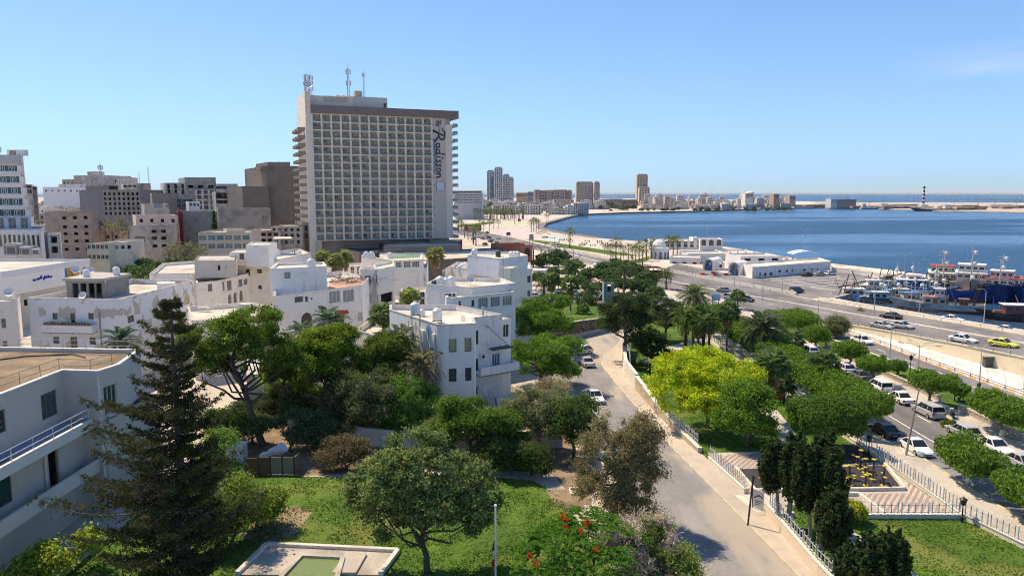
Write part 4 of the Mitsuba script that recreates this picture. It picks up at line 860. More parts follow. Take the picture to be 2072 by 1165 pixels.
hk_ = thing('roof_hut', 'bare grey concrete hut with dark doorways on the peeling villa roof', 'hut'); fp = P_([(126, 563.5), (209, 563.5), (266, 553), (190, 550)], pz); pg = Polygon(fp).buffer(-.35, join_style=2)
fp2 = ccw(list(pg.exterior.coords)[:-1]); e = min(range(len(fp2)), key=lambda i: (fp2[i][1] + fp2[(i + 1) % len(fp2)][1])); m = M((.27, .26, .245)); Lh = np.linalg.norm(np.array(fp2[e]) - fp2[(e + 1) % 4]); hs = [(Lh * f, 11.95, .95, 2.25, 0) for f in (.24, .46, .68, .88)]
for i in range(len(fp2)): wall_panel(m, fp2[i], fp2[(i + 1) % len(fp2)], 11.7, pz - .4, hs if i == e else ())
put(hk_ + '__wall', m, 'concrete')
put(hk_ + '__roof_slab', M((.40, .38, .35)).prism(Polygon(fp), pz - .4, pz, bottom=True), 'concrete')
c = np.mean(np.array(fp), 0)
tank(c[0] - .6, c[1] - 2.2, pz, 'white water tank on the hut roof of the peeling villa, nearer one'); tank(c[0] + 2.4, c[1] + 1.0, pz, 'white water tank on the hut roof of the peeling villa, right one', 1.05)
dish(c[0] - 3.4, c[1] - .4, pz, 'grey satellite dish at the left edge of the concrete hut roof', 1.2, 40); dish(c[0] - 1.6, c[1] + .8, pz, 'grey satellite dish between the two tanks on the concrete hut roof', 1., 20)
p = W(263, 585, 12.); tank(p[0] - 1.5, p[1] + 1, 11.8, 'white water tank standing low on the peeling villa roof right of the hut', 1.3)
k = thing('water_tank', 'long white cylinder water tank lying on the peeling villa roof by the right wall', 'water tank'); p = W(338, 578, 12.3); put(k, M((.72, .71, .67)).tube([(p[0] - 1.7, p[1] + .2, 12.3), (p[0] + 1.0, p[1] + .8, 12.3)], [.62, .62], 14), 'painted', smooth=False)
m = M((.36, .34, .31)); p = W(210, 594, 12.)
k = thing('roof_pipe', 'bent pale pipe rising from the peeling villa parapet to its hut', 'pipe'); put(k, M((.5, .48, .44)).tube([(*xy(206, 600, 12.), 12.4), (*xy(214, 590, 12.6), 13.2), (*xy(213, 570, 14.6), 14.8)], .07, 6), 'painted')
dish(*xy(168, 600, 12.6), 11.9, 'round dish lying on the front parapet of the peeling villa', 1.1, 0)
k = thing('drain_pipe', 'grey drain pipe down the front of the peeling villa', 'pipe'); q = np.array(A) + d * L * .775 + nn * .12; put(k, M((.25, .24, .23)).tube([(q[0], q[1], 11.2), (q[0], q[1], 0)], .09, 6), 'painted')
# villa with the rounded parapet behind it
v2 = villa('white villa with a rounded stained parapet behind the peeling villa')
fp = ccw(rounded([xy(300, 556, 12.6), xy(393, 553, 12.6), xy(483, 538, 12.6), xy(470, 522, 12.6), xy(330, 532, 12.6)], [2.0, 1.5, 0, 0, 2.0])); block(v2, fp, 0, 11.9, .7, coping=(.22, .20, .18))
fp = P_([(393, 527), (477, 526), (480, 515), (400, 516)], 15.2); block(v2, fp, 11.8, 14.9, .3, col=(.55, .50, .44), wins=wpx(fp, E_(fp, xy(393, 527, 15.2), xy(477, 526, 15.2)), [(440, 536, 446, 547), (457, 537, 459, 542)], 'void', gc=VOID), coping=None, names=('roof_house', 'roof_house_top', 'coping'))
fp = P_([(397, 573), (437, 569), (503, 553), (480, 545), (398, 556)], 11.3); e1, e2 = E_(fp, xy(397, 573, 11.3), xy(437, 569, 11.3)), E_(fp, xy(437, 569, 11.3), xy(503, 553, 11.3))
block(v2, fp, 0, 11., .3, wins=wpx(fp, e1, [(420, 575, 430, 589)], 'shutter', fc=(.2, .2, .19)) + wpx(fp, e2, [(450, 571, 455, 588), (459, 569, 469, 586), (482, 566, 491, 579), (493, 565, 501, 575)], 'shutter', fc=(.22, .22, .21)) + wpx(fp, e2, [(461, 596, 469, 616), (472, 592, 480, 612), (484, 588, 492, 608)], 'void', gc=(.20, .19, .18), arch=1), names=('wing_wall', 'wing_roof', 'wing_coping'))
for i, (px, py) in enumerate(((461, 522), (473, 521), (482, 521))): p = W(px, py, 13.6); tank(p[0], p[1], 12.6, 'white water tank beside the roof house of the rounded parapet villa', 1.1)
# tall villa behind with a roof flat and a pergola
v3 = villa('white villa with a roof flat and dark shutters left of the hotel foot'); z = 14.0
fp = P_([(478, 527), (561, 527), (629, 512), (605, 503), (490, 514)], z); e1 = E_(fp, xy(478, 527, z), xy(561, 527, z))
block(v3, fp, 0, 13.3, .7, coping=(.2, .18, .16), wins=wpx(fp, e1, [(497, 544, 506, 558), (520, 544, 530, 553), (522, 577, 530, 585)], fc=(.15, .15, .14)))
fp = P_([(497, 496), (543, 496), (560, 490), (512, 488)], 17.6); block(v3, fp, 13.2, 17.3, .3, wins=wpx(fp, 0, []), coping=None, names=('roof_flat', 'roof_flat_top', 'coping'))
fp = P_([(464, 510), (537, 509), (545, 503), (480, 503)], 16.); e1 = E_(fp, xy(464, 510, 16), xy(537, 509, 16)); block(v3, fp, 13.2, 15.7, .2, wins=wpx(fp, e1, [(484, 513, 494, 525), (503, 513, 511, 525), (512, 513, 521, 524), (524, 512, 529, 526)], 'shutter', fc=(.12, .14, .12)), coping=None, names=('roof_flat', 'roof_flat_top', 'coping'))
k = thing('roof_canopy', 'flat beige canopy on posts on the roof left of the hotel', 'canopy'); zz = 17.0; m = M((.58, .52, .38)); q = [W(*p, zz) for p in ((552, 485), (592, 484), (588, 481), (556, 481.5))]; put(k + '__top', m.prism([r[:2] for r in q], zz, zz + .25, bottom=True), 'matte')
for r in q: put(part(k, 'post'), M((.4, .36, .28)).bar((r[0] * .995, r[1] + .3, 13.3), (r[0] * .995, r[1] + .3, zz), .15, .15), 'matte')
for i, (px, py) in enumerate(((562, 509), (605, 511))): p = W(px, py, 14.3); tank(p[0], p[1], 13.3, f'white water tank at the {("pergola", "right end")[i]} of the roof left of the hotel foot', 1.2)
# middle villa with the curved roof flat, round corner tower and glazed gallery
v4 = villa('large white villa with a curved roof flat, round corner tower and glazed gallery'); z = 12.3
f4 = P_([(553, 600), (566, 599), (733, 578), (748, 560), (690, 548), (560, 565)], z); e1 = E_(f4, xy(566, 599, z), xy(733, 578, z))
block(v4, f4, 0, 11.5, .8, coping=(.3, .28, .25), wins=wpx(f4, e1, [(666, 590, 689, 611), (694, 587, 717, 609)], 'bay3', gc=(.20, .23, .24)) + wpx(f4, e1, [(596, 601, 614, 610), (617, 600, 624, 610), (629, 602, 633, 606)], 'void', gc=(.14, .13, .12)) + wpx(f4, e1, [(609, 634, 633, 668)], 'void', gc=(.10, .09, .08), arch=1) + wpx(f4, e1, [(677, 629, 697, 656)], 'door', fc=(.14, .025, .02), gc=(.04, .01, .01)) + wpx(f4, e1, [(724, 632, 734, 648)], 'shutter', fc=(.5, .48, .44), gc=(.3, .29, .27)))
fp = ccw(rounded([xy(546, 543, 15.9), xy(567, 543, 15.9), xy(612, 541, 15.9), xy(661, 538, 15.9), xy(655, 530, 15.9), xy(560, 532, 15.9)], [0, 1., 3., .3, 0, 0])); e1 = E_(fp, xy(575, 543, 15.9), xy(600, 542, 15.9))
block(v4, fp, 11.4, 15.5, .35, col=(.70, .70, .69), coping=(.60, .58, .52), wins=wpx(fp, E_(fp, xy(570, 543, 15.9), xy(590, 542, 15.9)), [(575, 551, 588, 563)], 'bay3', fc=(.10, .10, .10), gc=(.4, .4, .4)), names=('roof_flat', 'roof_flat_top', 'roof_flat_coping'))
p = W(630, 538, 16); tank(p[0], p[1], 15.5, 'white water tank on the curved roof flat of the middle villa', 1.4)
cx, cy = W(744.5, 543, 14.)[:2]; cyl = [(cx + 2.0 * math.cos(a), cy + 1.7 + 2.0 * math.sin(a)) for a in np.linspace(0, 2 * math.pi, 28, endpoint=False)]
block(v4, cyl, 0, 13.2, .6, col=(.70, .69, .66), names=('corner_tower', 'corner_tower_roof', 'corner_tower_coping'), coping=(.62, .60, .56))
fr = M((.30, .30, .29)); gl_ = M(GLASS)
for j, zz in enumerate((zat(577, (0, cy)), zat(612, (0, cy)), zat(648, (0, cy)))):
 y0 = cy + 1.7 - 2.0; w_ = M((.35, .34, .32)).box(cx - .55, cx + .55, y0 - .04, y0 + .1, zz, zz + 1.9); g_ = M((.10, .14, .14) if j == 0 else (.4, .39, .36)).box(cx - .45, cx + .45, y0 - .05, y0 - .03, zz + .1, zz + 1.8); k2 = part(v4, 'window'); put(k2, w_, 'painted'); put(k2 + '__pane', g_, 'dark_glass')
fp = P_([(760, 546), (798, 539), (796, 528), (756, 536)], 13.8); block(v4, fp, 0, 13.4, .4, names=('side_block', 'side_block_roof', 'side_block_coping'), wins=wpx(fp, E_(fp, xy(760, 546, 13.8), xy(798, 539, 13.8)), [(760, 557, 764, 571), (763, 597, 795, 609)], 'void', gc=(.10, .095, .09)))
fp = P_([(760, 625), (812, 612), (812, 600), (765, 603)], 5.5); block(v4, fp, 0, 5., .6, names=('annex_wall', 'annex_roof', 'annex_coping'))
k = thing('roof_terrace', 'reddish tiled terrace with dry brushwood on the middle villa roof', 'terrace'); put(k, M((.42, .27, .20)).prism([xy(*p, 11.6) for p in ((664, 585), (735, 577), (740, 563), (668, 568))], 11.55, 11.6), 'concrete')
rng = np.random.default_rng(8); k = thing('brush_pile', 'heap of dry brown branches on the roof terrace of the middle villa', 'brushwood'); m = M((.12, .085, .06)); c0 = W(700, 566, 12.2)
for i in range(130): q = c0 + rng.normal(size=3) * [2.6, 1.4, .35]; dd = rng.normal(size=3) * [1, 1, .4]; m.tube([q, q + dd * .9], .045, 3)
put(k, m, 'bark'); labels[k]['kind'] = 'stuff'; labels[k].pop('category', None); labels[k].update(category='brushwood')
k = thing('awning', 'dark red awning over the door of the middle villa', 'awning'); a0, a1 = [np.array(v) for v in (xy(672, 629, 8.2), xy(699, 626, 8.2))]
q0, q1 = Wy(674, 628, 118.), Wy(699, 626, 121.); put(k, M((.16, .02, .02)).raw([q0 + [.5, -.4, 0], q1 + [.5, -.4, 0], q1 + [.9, -1.3, -.5], q0 + [.9, -1.3, -.5]], [[0, 1, 2, 3], [3, 2, 1, 0]]), 'matte')
# low flat roofed house before it
v5 = villa('low white house with a dirty flat roof behind the umbrella pine'); z = 9.0
fp = P_([(390, 650), (533, 636), (597, 629), (505, 612), (379, 621)], z); block(v5, fp, 0, 8.3, .7, coping=(.48, .44, .40))
k = thing('roof_box', 'small grey wall block on the dirty flat roof behind the pine', 'wall'); p = W(500, 622, 9); put(k, M((.50, .49, .46)).box(p[0] - 1.2, p[0] + .6, p[1] - .5, p[1] + 1.0, 8.3, 9.6), 'concrete')
k = thing('rolled_sheet', 'pale rolled tarpaulin on the flat roof beside the araucaria', 'tarpaulin'); p = W(417, 627, 8.6); put(k, M((.60, .59, .57)).tube([p + [-1.4, .2, .2], p + [0, 0, .3], p + [.9, -.5, .25]], [.25, .4, .28], 8), 'matte')
# back villas
v6 = villa('white villa with round arched loggias and three wide windows under a green roof'); z = 9.0
fp = P_([(797, 541), (863, 541), (866, 526), (800, 528)], z); e1 = E_(fp, xy(797, 541, z), xy(863, 541, z)); block(v6, fp, 0, 8.7, .3, coping=(.2, .19, .17), wins=wpx(fp, e1, [(800, 552, 813, 569), (816, 551, 831, 572)], 'void', gc=(.09, .085, .08), arch=1) + wpx(fp, e1, [(852, 556, 859, 568)], fc=(.2, .2, .2)))
fp = P_([(731, 519), (798, 528), (857, 525), (856, 512), (737, 512)], 11.6); e1 = E_(fp, xy(798, 528, 11.6), xy(857, 525, 11.6)); block(v6, fp, 0, 11.2, .4, coping=(.25, .27, .24), wins=wpx(fp, e1, [(801, 530, 813, 541), (817, 529, 831, 541), (834, 529, 849, 540)], 'bay4', gc=(.12, .13, .13)), names=('upper_wall', 'upper_roof', 'upper_coping'))
k = thing('roof_carpet', 'green roof covering on the arched villa', 'roof covering'); put(k, M((.13, .22, .13)).prism([xy(*p, 11.25) for p in ((795, 523), (850, 521), (850, 515), (790, 516))], 11.21, 11.25), 'matte')
for i, (px, py, dk) in enumerate(((741, 512, 0), (752, 512, 0), (763, 511, 1), (789, 514, 0))): p = W(px, py, 12.4); tank(p[0], p[1], 11.2, ('white water tank at the left end of the green roofed arched villa', 'white water tank second from the left on the arched villa', 'black water tank on the arched villa roof', 'small white water tank in the middle of the arched villa roof')[i], 1.3, dark=bool(dk))
v7 = villa('white villa with a tan flat roof and three wide glazed bays right of centre'); z = 13.5
fp = P_([(862, 574.5), (889, 578), (955, 582), (1043, 573.5), (1014, 563), (885, 562)], z); block(v7, fp, 0, 12.9, .6, col=(.72, .70, .66))
fp = P_([(903, 602), (916, 603.5), (1038, 591), (1041, 578), (900, 590)], 12.4); e1 = E_(fp, xy(916, 603.5, 12.4), xy(1038, 591, 12.4))
block(v7, fp, 0, 12.15, .25, col=(.62, .66, .66), wins=wpx(fp, e1, [(928, 609, 933, 621), (954, 607, 960, 620)], fc=(.2, .2, .2)) + wpx(fp, e1, [(968, 603, 988, 622), (993, 601, 1012, 619), (1017, 599, 1036, 617)], 'bay5', fc=(.50, .55, .54), gc=(.13, .17, .17)), names=('wing_wall', 'wing_roof', 'wing_coping'))
for i, (px, py, dk, s) in enumerate(((878, 572, 1, 1.), (890, 572, 0, 1.45), (902, 572, 0, 1.25), (913, 569, 0, 1.3))): p = W(px, py, 13.7); tank(p[0], p[1] + .6, 12.9, ('black water tank at the left corner of the tan roofed villa', 'biggest white water tank at the left corner of the tan roofed villa', 'middle white water tank of the three on the tan roofed villa', 'right white water tank of the three on the tan roofed villa')[i], s, dark=bool(dk))
p = W(951, 576, 13.1); dish(p[0], p[1] + .8, 12.9, 'dark satellite dish at the front edge of the tan roofed villa', 1.3, 30)
for i, px in enumerate((905, 912, 920)): p = W(px, 597, 12.4); aircon(p[0], p[1] - .2, 12.2, 0, 'air conditioner box on the ledge below the tanks of the tan roofed villa')
p = W(1017, 586, 12.6); aircon(p[0], p[1] - .3, 12.2, 10, 'air conditioner box on the right wall of the tan roofed villa')
v8 = villa('white villa with a curved worn front at the end of the row'); z = 12.6
fp = ccw(rounded([xy(898, 546, z), xy(914, 541, z), xy(985, 551, z), xy(1035, 549, z), xy(1077, 544, z), xy(1072, 531, z), xy(925, 530, z)], [0, 0, 6, 3, 0, 0, 0])); e1 = E_(fp, xy(1050, 547, z), xy(1070, 545, z)); block(v8, fp, 0, 12., .6, coping=(.28, .25, .22), wins=wpx(fp, e1, [(1034, 553, 1043, 568), (1067, 558, 1074, 571), (1067, 588, 1073, 599)], fc=(.15, .15, .15)))
fp = P_([(946, 517), (966, 519), (1012, 524), (1068, 517), (1045, 509), (955, 510)], 15.6); block(v8, fp, 11.9, 15.2, .4, col=(.66, .69, .72), names=('roof_house', 'roof_house_top', 'roof_house_coping'), coping=(.5, .47, .42))
fp = P_([(1009, 541), (1034, 543), (1052, 538), (1030, 536)], 14.6); block(v8, fp, 11.9, 14.4, .15, col=(.70, .67, .55), names=('stair_box', 'stair_box_top', 'coping'), coping=None)
for i, (px, py, s) in enumerate(((931, 537, 1.1), (936, 534, 1.1), (942, 532, 1.1))): p = W(px, py, 13.2); tank(p[0], p[1], 12., 'white water tank in the row at the left end of the curved front villa', s)
for i, px in enumerate((1035, 1041, 1047)): p = W(px, 512, 16.2); tank(p[0], p[1], 15.2, 'white water tank on the roof house of the curved front villa', 1.1)
p = W(960, 510, 16); tank(p[0], p[1], 15.2, 'single white water tank on the left of the roof house of the curved front villa', 1.2); p = W(1008, 512, 16); tank(p[0], p[1], 15.2, 'blue black water tank on the roof house of the curved front villa', 1.1, dark=True)
dish(*xy(994, 541, 12.6), 12., 'large tan satellite dish on the terrace of the curved front villa', 2.6, -40); dish(*xy(978, 540, 12.6), 12., 'small dish beside the large tan dish on the curved front villa', 1.2, 10)
k = thing('antenna_pole', 'thin tall pole before the curved front villa', 'pole'); p = W(1018, 573, 12.7); put(k, M((.2, .2, .2)).tube([(p[0], p[1], 12.), (p[0], p[1], zat(517, p))], .05, 5), 'painted')
# the curved villa on the corner
v9 = villa('white corner villa with rounded front, brown window frames and bright flat roof'); z = 12.4
pts = [xy(788, 627, z), xy(888, 658, z), xy(963, 655, z), xy(958, 643.5, z), xy(1016, 636.5, z), xy(923, 618, z), xy(789, 617, z)]
fp = ccw(rounded(pts, [0, 1., .4, 0, 0, 0, 0])); el, ef, er = E_(fp, pts[0], xy(860, 650, z)), E_(fp, xy(915, 657, z), xy(940, 656, z)), E_(fp, pts[3], pts[4])
block(v9, fp, 0, 11.75, .65, col=(.70, .69, .66), coping=(.40, .37, .33), wins=wpx(fp, ef, [(908, 686, 924, 712), (940, 684, 954, 711)], 'win1', BROWN_FRAME, SHADE_PANE) + wpx(fp, ef, [(908, 746, 924, 772), (941, 744, 954, 770)], 'shutter', (.07, .065, .06), (.03, .03, .03)) + wpx(fp, ef, [(906, 801, 926, 832)], 'grille', (.35, .33, .31), (.22, .20, .19))
 + wpx(fp, el, [(828, 671, 838, 688)], 'win1', (.6, .58, .54)) + wpx(fp, el, [(850, 681, 858, 690)], 'win1', (.3, .29, .28), arch=2)
 + wpx(fp, er, [(963, 669, 968, 696), (963, 726, 968, 750), (963, 783, 967, 798)], 'win1', (.10, .10, .10)) + wpx(fp, er, [(996, 716, 1012, 748)], 'bay3', gc=(.13, .13, .14)))
a, b = np.array(fp[er]), np.array(fp[(er + 1) % len(fp)]); d = (b - a) / np.linalg.norm(b - a); nn = np.array([d[1], -d[0]]); Lr = np.linalg.norm(b - a)
bay = [a + d * (Lr - .1), a + d * (Lr + 1.4), a + d * (Lr + 1.4) - nn * 3, a + d * (Lr - .1) - nn * 3]; zb1 = zat(684, b)
bk = ccw(bay); be = min(range(4), key=lambda i: (bk[i][1] + bk[(i + 1) % 4][1])); block(v9, bk, 0, zat(648, b), .1, coping=None, names=('bay', 'bay_roof', 'coping'), wins=[(be, .72, zat(683, b), 1., 1.7, 0, 'win', (.6, .6, .58), GLASS)])
zb = zat(757, a); bm = M((.68, .67, .65)); q0, q1 = a + d * .1, a + d * (Lr + 1.7)
bm.prism([q0, q1, q1 + nn * 1.5, q0 + nn * 1.5], zb, zb + .18, bottom=True).prism([q0 + nn * 1.35, q1 + nn * 1.35, q1 + nn * 1.5, q0 + nn * 1.5], zb + .18, zb + 1.05).prism([q1 - d * .15, q1, q1 + nn * 1.35, q1 - d * .15 + nn * 1.35], zb + .18, zb + 1.05).prism([q0, q1, q1 + nn * 1.56, q0 + nn * 1.56], zb - .1, zb - .002, (.13, .12, .11), bottom=True); put(v9 + '__balcony', bm, 'plaster')
q0, q1 = a + d * 2.3, a + d * 5.6; zc = zat(712, a); put(v9 + '__door_canopy', M((.10, .10, .10)).raw([[*q0, zc + .25], [*q1, zc + .25], [*(q1 + nn * .9), zc], [*(q0 + nn * .9), zc]], [[0, 1, 2, 3], [3, 2, 1, 0]]), 'matte')
q = a + d * 1.35 + nn * .05; aircon(q[0], q[1], zat(728, a), math.degrees(math.atan2(d[1], d[0])), 'air conditioner box beside the balcony door of the corner villa')
q0, q1 = a + d * .9 + nn * .08, a + d * (Lr + 1.2) + nn * .08; k = thing('drain_pipe', 'slanting grey pipe across the right wall of the corner villa', 'pipe'); put(k, M((.45, .45, .45)).tube([(*(a + d * 2.0 + nn * .08), 11.), (*(a + d * 2.05 + nn * .08), zat(662, a)), (*q1, zat(712, a))], .07, 5), 'painted')
a, b = np.array(fp[el]), np.array(fp[(el + 1) % len(fp)]); d = (b - a) / np.linalg.norm(b - a); nn = np.array([d[1], -d[0]]); Ll = np.linalg.norm(b - a)
for f in (.50, .72, .76, .97): q = a + d * Ll * f; put(part(v9, 'pilaster'), M((.68, .66, .62)).prism([q - d * .25 + nn * .002, q + d * .25 + nn * .002, q + d * .25 + nn * .3, q - d * .25 + nn * .3], 0, 11.2), 'plaster')
for f in (.45, .60, .86, 1.):
 q = a + d * Ll * f + nn * .09; k = thing('drain_pipe', f'thin dark cable hanging down the left wall of the corner villa, {WHERE[(.45, .60, .86, 1.).index(f)]} from the left', 'cable'); rng = np.random.default_rng(int(f * 100)); put(k, M((.14, .13, .12)).tube([(q[0] + rng.normal() * .12 * d[0], q[1] + rng.normal() * .12 * d[1], zz) for zz in np.linspace(11.9, 5.5, 9)], .035, 4), 'painted')
p = W(841, 640, 13); tank(p[0], p[1], 11.75, 'white water tank on a rusty stand, left one on the corner villa roof', 1.25, 1.5); p = W(885, 640, 12.6); tank(p[0], p[1], 11.75, 'white water tank, right one on the corner villa roof', 1.25, .35); p = W(854, 624, 12.8); tank(p[0], p[1], 11.75, 'small white water tank between the two large ones on the corner villa', .8)
k = thing('vent_pipe', 'grey vent pipe on the right parapet of the corner villa', 'pipe'); p = W(977, 640, 12.4); put(k, M((.45, .44, .42)).tube([(p[0], p[1] + .4, 11.8), (p[0], p[1] + .4, 13.6)], .14, 8), 'painted')
for i, (px, py) in enumerate(((935, 646), (939, 646))): k = thing('vent_pipe', 'stubby vent pipe near the rounded edge of the corner villa roof', 'pipe', 'stub pipes on the corner villa roof'); p = W(px, py, 12); put(k, M((.5, .48, .45)).tube([(p[0], p[1], 11.75), (p[0], p[1], 12.5)], .07, 6), 'painted')
# garage annex at its foot with scribbled wall, low neighbour on the left
k = thing('annex', 'low white annex with dark scribbles beside the corner villa', 'building'); fpx = P_([(1002, 824), (1062, 812), (1055, 790), (1000, 800)], 2.6); block(k, fpx, 0, 2.5, .1, coping=None)
v10 = villa('small low white house with junk on its roof left of the corner villa'); fpx = P_([(720, 668), (772, 684), (800, 672), (800, 655), (745, 650)], 8.3); block(v10, fpx, 0, 7.6, .7, coping=(.34, .31, .28))
v11 = villa('cream house with green shutters hidden behind the garden trees'); fpx = P_([(500, 760), (590, 748), (620, 742), (620, 700), (500, 715)], 5.2); e1 = E_(fpx, xy(500, 760, 5.2), xy(590, 748, 5.2)); block(v11, fpx, 0, 5., .2, col=CREAM, wins=wpx(fpx, e1, [(560, 765, 568, 775), (585, 762, 600, 785)], 'shutter', fc=(.1, .12, .1)))
# pale house cut by the left edge
v12 = villa('cream house with a small balcony cut by the left edge of the view'); fpx = P_([(-90, 618), (32, 608), (40, 597), (-90, 592)], 12.6); e1 = E_(fpx, xy(-90, 618, 12.6), xy(32, 608, 12.6)); block(v12, fpx, 0, 11.8, .8, col=(.70, .66, .58), coping=None, wins=wpx(fpx, e1, [(2, 645, 13, 663), (5, 690, 16, 706)], 'shutter', fc=(.25, .23, .2)))
p0, p1 = Wy(-30, 676, 107), Wy(30, 674, 108.); bm = M((.66, .62, .54)); bm.obb(p0 + [0, -1.2, 0], p1 - p0, (0, 1.2, 0), (0, 0, .15)).obb(p0 + [0, -1.2, .15], p1 - p0, (0, .14, 0), (0, 0, .25)).obb(p0 + [0, -1.2, .85], p1 - p0, (0, .14, 0), (0, 0, .15))
for i in range(16): bm.obb(p0 + (p1 - p0) * (i + .3) / 16 + [0, -1.18, .4], (p1 - p0) / 32, (0, .1, 0), (0, 0, .45))
put(v12 + '__balcony', bm, 'plaster'); dish(*xy(20, 600, 12.8)[:2], 12.4, 'round dish on the roof of the cream house at the left edge', 1.3, 15)
# ------------------------------------------------------------------ near building on the left with roof railings and galleries
fb = thing('institute_building', 'grey white building with railed gravel roof and long galleries at the left edge', 'building')
FW = (.52, .47, .42)
up_ = ccw([(-62, 38), (-39.6, 38), (-39.35, 56), (-39.3, 63.4), (-36.0, 63.), (-35.5, 65.6), (-36.8, 72.), (-51.4, 73.2), (-62, 73.2)]); e1 = E_(up_, (-39.6, 38), (-39.35, 56)); e2 = E_(up_, (-39.35, 56), (-39.3, 63.4)); e3 = E_(up_, (-36, 63), (-35.5, 65.6))
block(fb, up_, 8.2, 12.3, .3, col=FW, mat='plaster', coping=(.66, .64, .60), cop_h=.12, names=('upper_wall', 'gravel_roof', 'coping'), roofmat='soil', wins=wpx(up_, e2, [(82, 800, 118, 836)], 'bay3', fc=(.09, .14, .14), gc=(.05, .07, .07)) + wpx(up_, e1, [(-60, 855, 20, 868)], 'bay3', fc=(.07, .10, .10)) + [(e1, 14.6, 9.2, 2.2, 1.7, 0, 'bay3', (.07, .10, .10), (.05, .07, .07)), (e3, 1.3, 8.5, 1.6, 2.6, 0, 'bay3', (.45, .45, .43), (.05, .07, .07))])
lo = ccw([(-62, 38), (-37.7, 38), (-37.7, 63.), (-35.6, 63.), (-35.3, 72), (-62, 72)]); el_ = E_(lo, (-37.7, 38), (-37.7, 63))
m = M(FW); hs = wpx(lo, el_, [(95, 900, 123, 978)], 'void', gc=(.09, .05, .04)) + wpx(lo, el_, [(-30, 950, 27, 1012)], 'shutter', fc=(.015, .055, .045), gc=(.02, .05, .05))
for i in range(len(lo)): wall_panel(m, lo[i], lo[(i + 1) % len(lo)], 0, 8.18, [h[1:6] for h in hs] if i == el_ else ())
put(fb + '__lower_wall', m, 'plaster')
for h in hs: window(fb, lo[el_], lo[(el_ + 1) % len(lo)], h[1:6], *h[6:], name='doorway' if h[6] == 'void' else 'shuttered_window')
m = M((.20, .25, .32)).box(-39.5, -37.0, 38, 63., 8.19, 8.24); put(fb + '__terrace_floor', m, 'matte')
m = M((.66, .63, .59)).box(-37.0, -36.72, 38, 62.95, 7.55, 8.45); m.box(-37.7, -37.0, 38, 62.95, 7.9, 8.1); put(fb + '__terrace_edge', m, 'plaster')
m = M((.60, .57, .53)).box(-37.65, -36.35, 38, 62.95, 3.7, 3.95).box(-36.55, -36.35, 38, 62.95, 3.951, 4.85); put(fb + '__gallery', m, 'plaster')
put(fb + '__gallery_floor', M((.13, .11, .10)).box(-37.65, -36.56, 38, 62.9, 3.952, 3.97), 'concrete')
def railing(key, pts, h=.95, step=1.5, r=.03, rails=(.5, 1.), col=(.30, .24, .20), stuff=None):
 P = [np.asarray(p, float) for p in pts]
 for a, b in zip(P[:-1], P[1:]):
  for f in rails: put(part(key, 'rail'), M(col).tube([a + [0, 0, h * f], b + [0, 0, h * f]], r, 5), 'painted')
  n = max(1, int(round(np.linalg.norm(b - a) / step)))
  for i in range(n): q = a + (b - a) * i / n; put(part(key, 'post'), M(col).tube([q, q + [0, 0, h]], r, 5), 'painted')
 put(part(key, 'post'), M(col).tube([P[-1], P[-1] + [0, 0, h]], r, 5), 'painted')
k = thing('roof_railing', 'brown steel railing along the front edge of the gravel roof', 'railing'); railing(k, [(-40.6, 38, 12.3), (-40.6, 57, 12.3), (-40.2, 64.4, 12.3), (-37.2, 64., 12.3), (-36.6, 66.4, 12.3)], 1.15, 2.3)
k = thing('roof_railing', 'pale railing along the back edge of the gravel roof', 'railing'); railing(k, [(-61, 72.6, 12.6), (-51.4, 72.7, 12.6), (-37.5, 71.4, 12.6)], 1.05, 2.4, col=(.5, .46, .42))
k = thing('terrace_railing', 'pale two bar railing above the upper gallery', 'railing'); railing(k, [(-36.86, 40, 8.45), (-36.86, 62.6, 8.45)], .95, 2.6, col=(.62, .62, .60), rails=(.45, 1.), r=.035)
k = thing('drain_pipe', 'white rain pipe down the corner of the gravel roofed building', 'pipe'); put(k, M((.58, .57, .55)).tube([(-35.9, 62.8, 12.2), (-35.9, 62.8, 0)], .11, 8), 'painted')
k = thing('drain_pipe', 'white pipe beside the open gallery door', 'pipe'); p = W(82, 900, 8); put(k, M((.58, .57, .55)).tube([(-37.55, 57.4, 7.8), (-37.55, 57.4, 4.)], .09, 8), 'painted')
k = thing('floodlight', 'small square floodlight on the gallery parapet', 'lamp'); p = Wy(99, 1013, 54.6); put(k + '__housing', M((.45, .44, .42)).box(-36.3, -36.05, 54.5, 55.1, 4.2, 4.6), 'painted'); put(k + '__lens', M((.05, .05, .05)).box(-36.28, -36.1, 54.47, 54.49, 4.26, 4.54), 'dark_glass')
k = thing('roof_hose', 'dark hose lying across the gravel roof', 'hose'); put(k, M((.07, .06, .055)).tube([(-55, 66, 12.36), (-50, 67.5, 12.36), (-47, 70.4, 12.36), (-43, 71.2, 12.36), (-41, 69.8, 12.36)], .07, 6), 'painted')
k = thing('sheet_metal', 'rusty pale metal sheet lying on the gravel roof', 'metal sheet'); put(k, M((.46, .38, .33)).box(-54.5, -50.5, 66.4, 69., 12.34, 12.40), 'concrete')
m = M((.4, .4, .4)); k = thing('drying_rack', 'bent wire drying rack on the gallery floor', 'rack'); m.tube([(-37.4, 56.3, 3.97), (-37.4, 56.3, 4.7), (-36.9, 57.2, 4.7), (-36.9, 57.2, 3.97)], .025, 4).tube([(-37.4, 56.3, 4.4), (-36.8, 56.4, 4.)], .025, 4); put(k, m, 'painted')
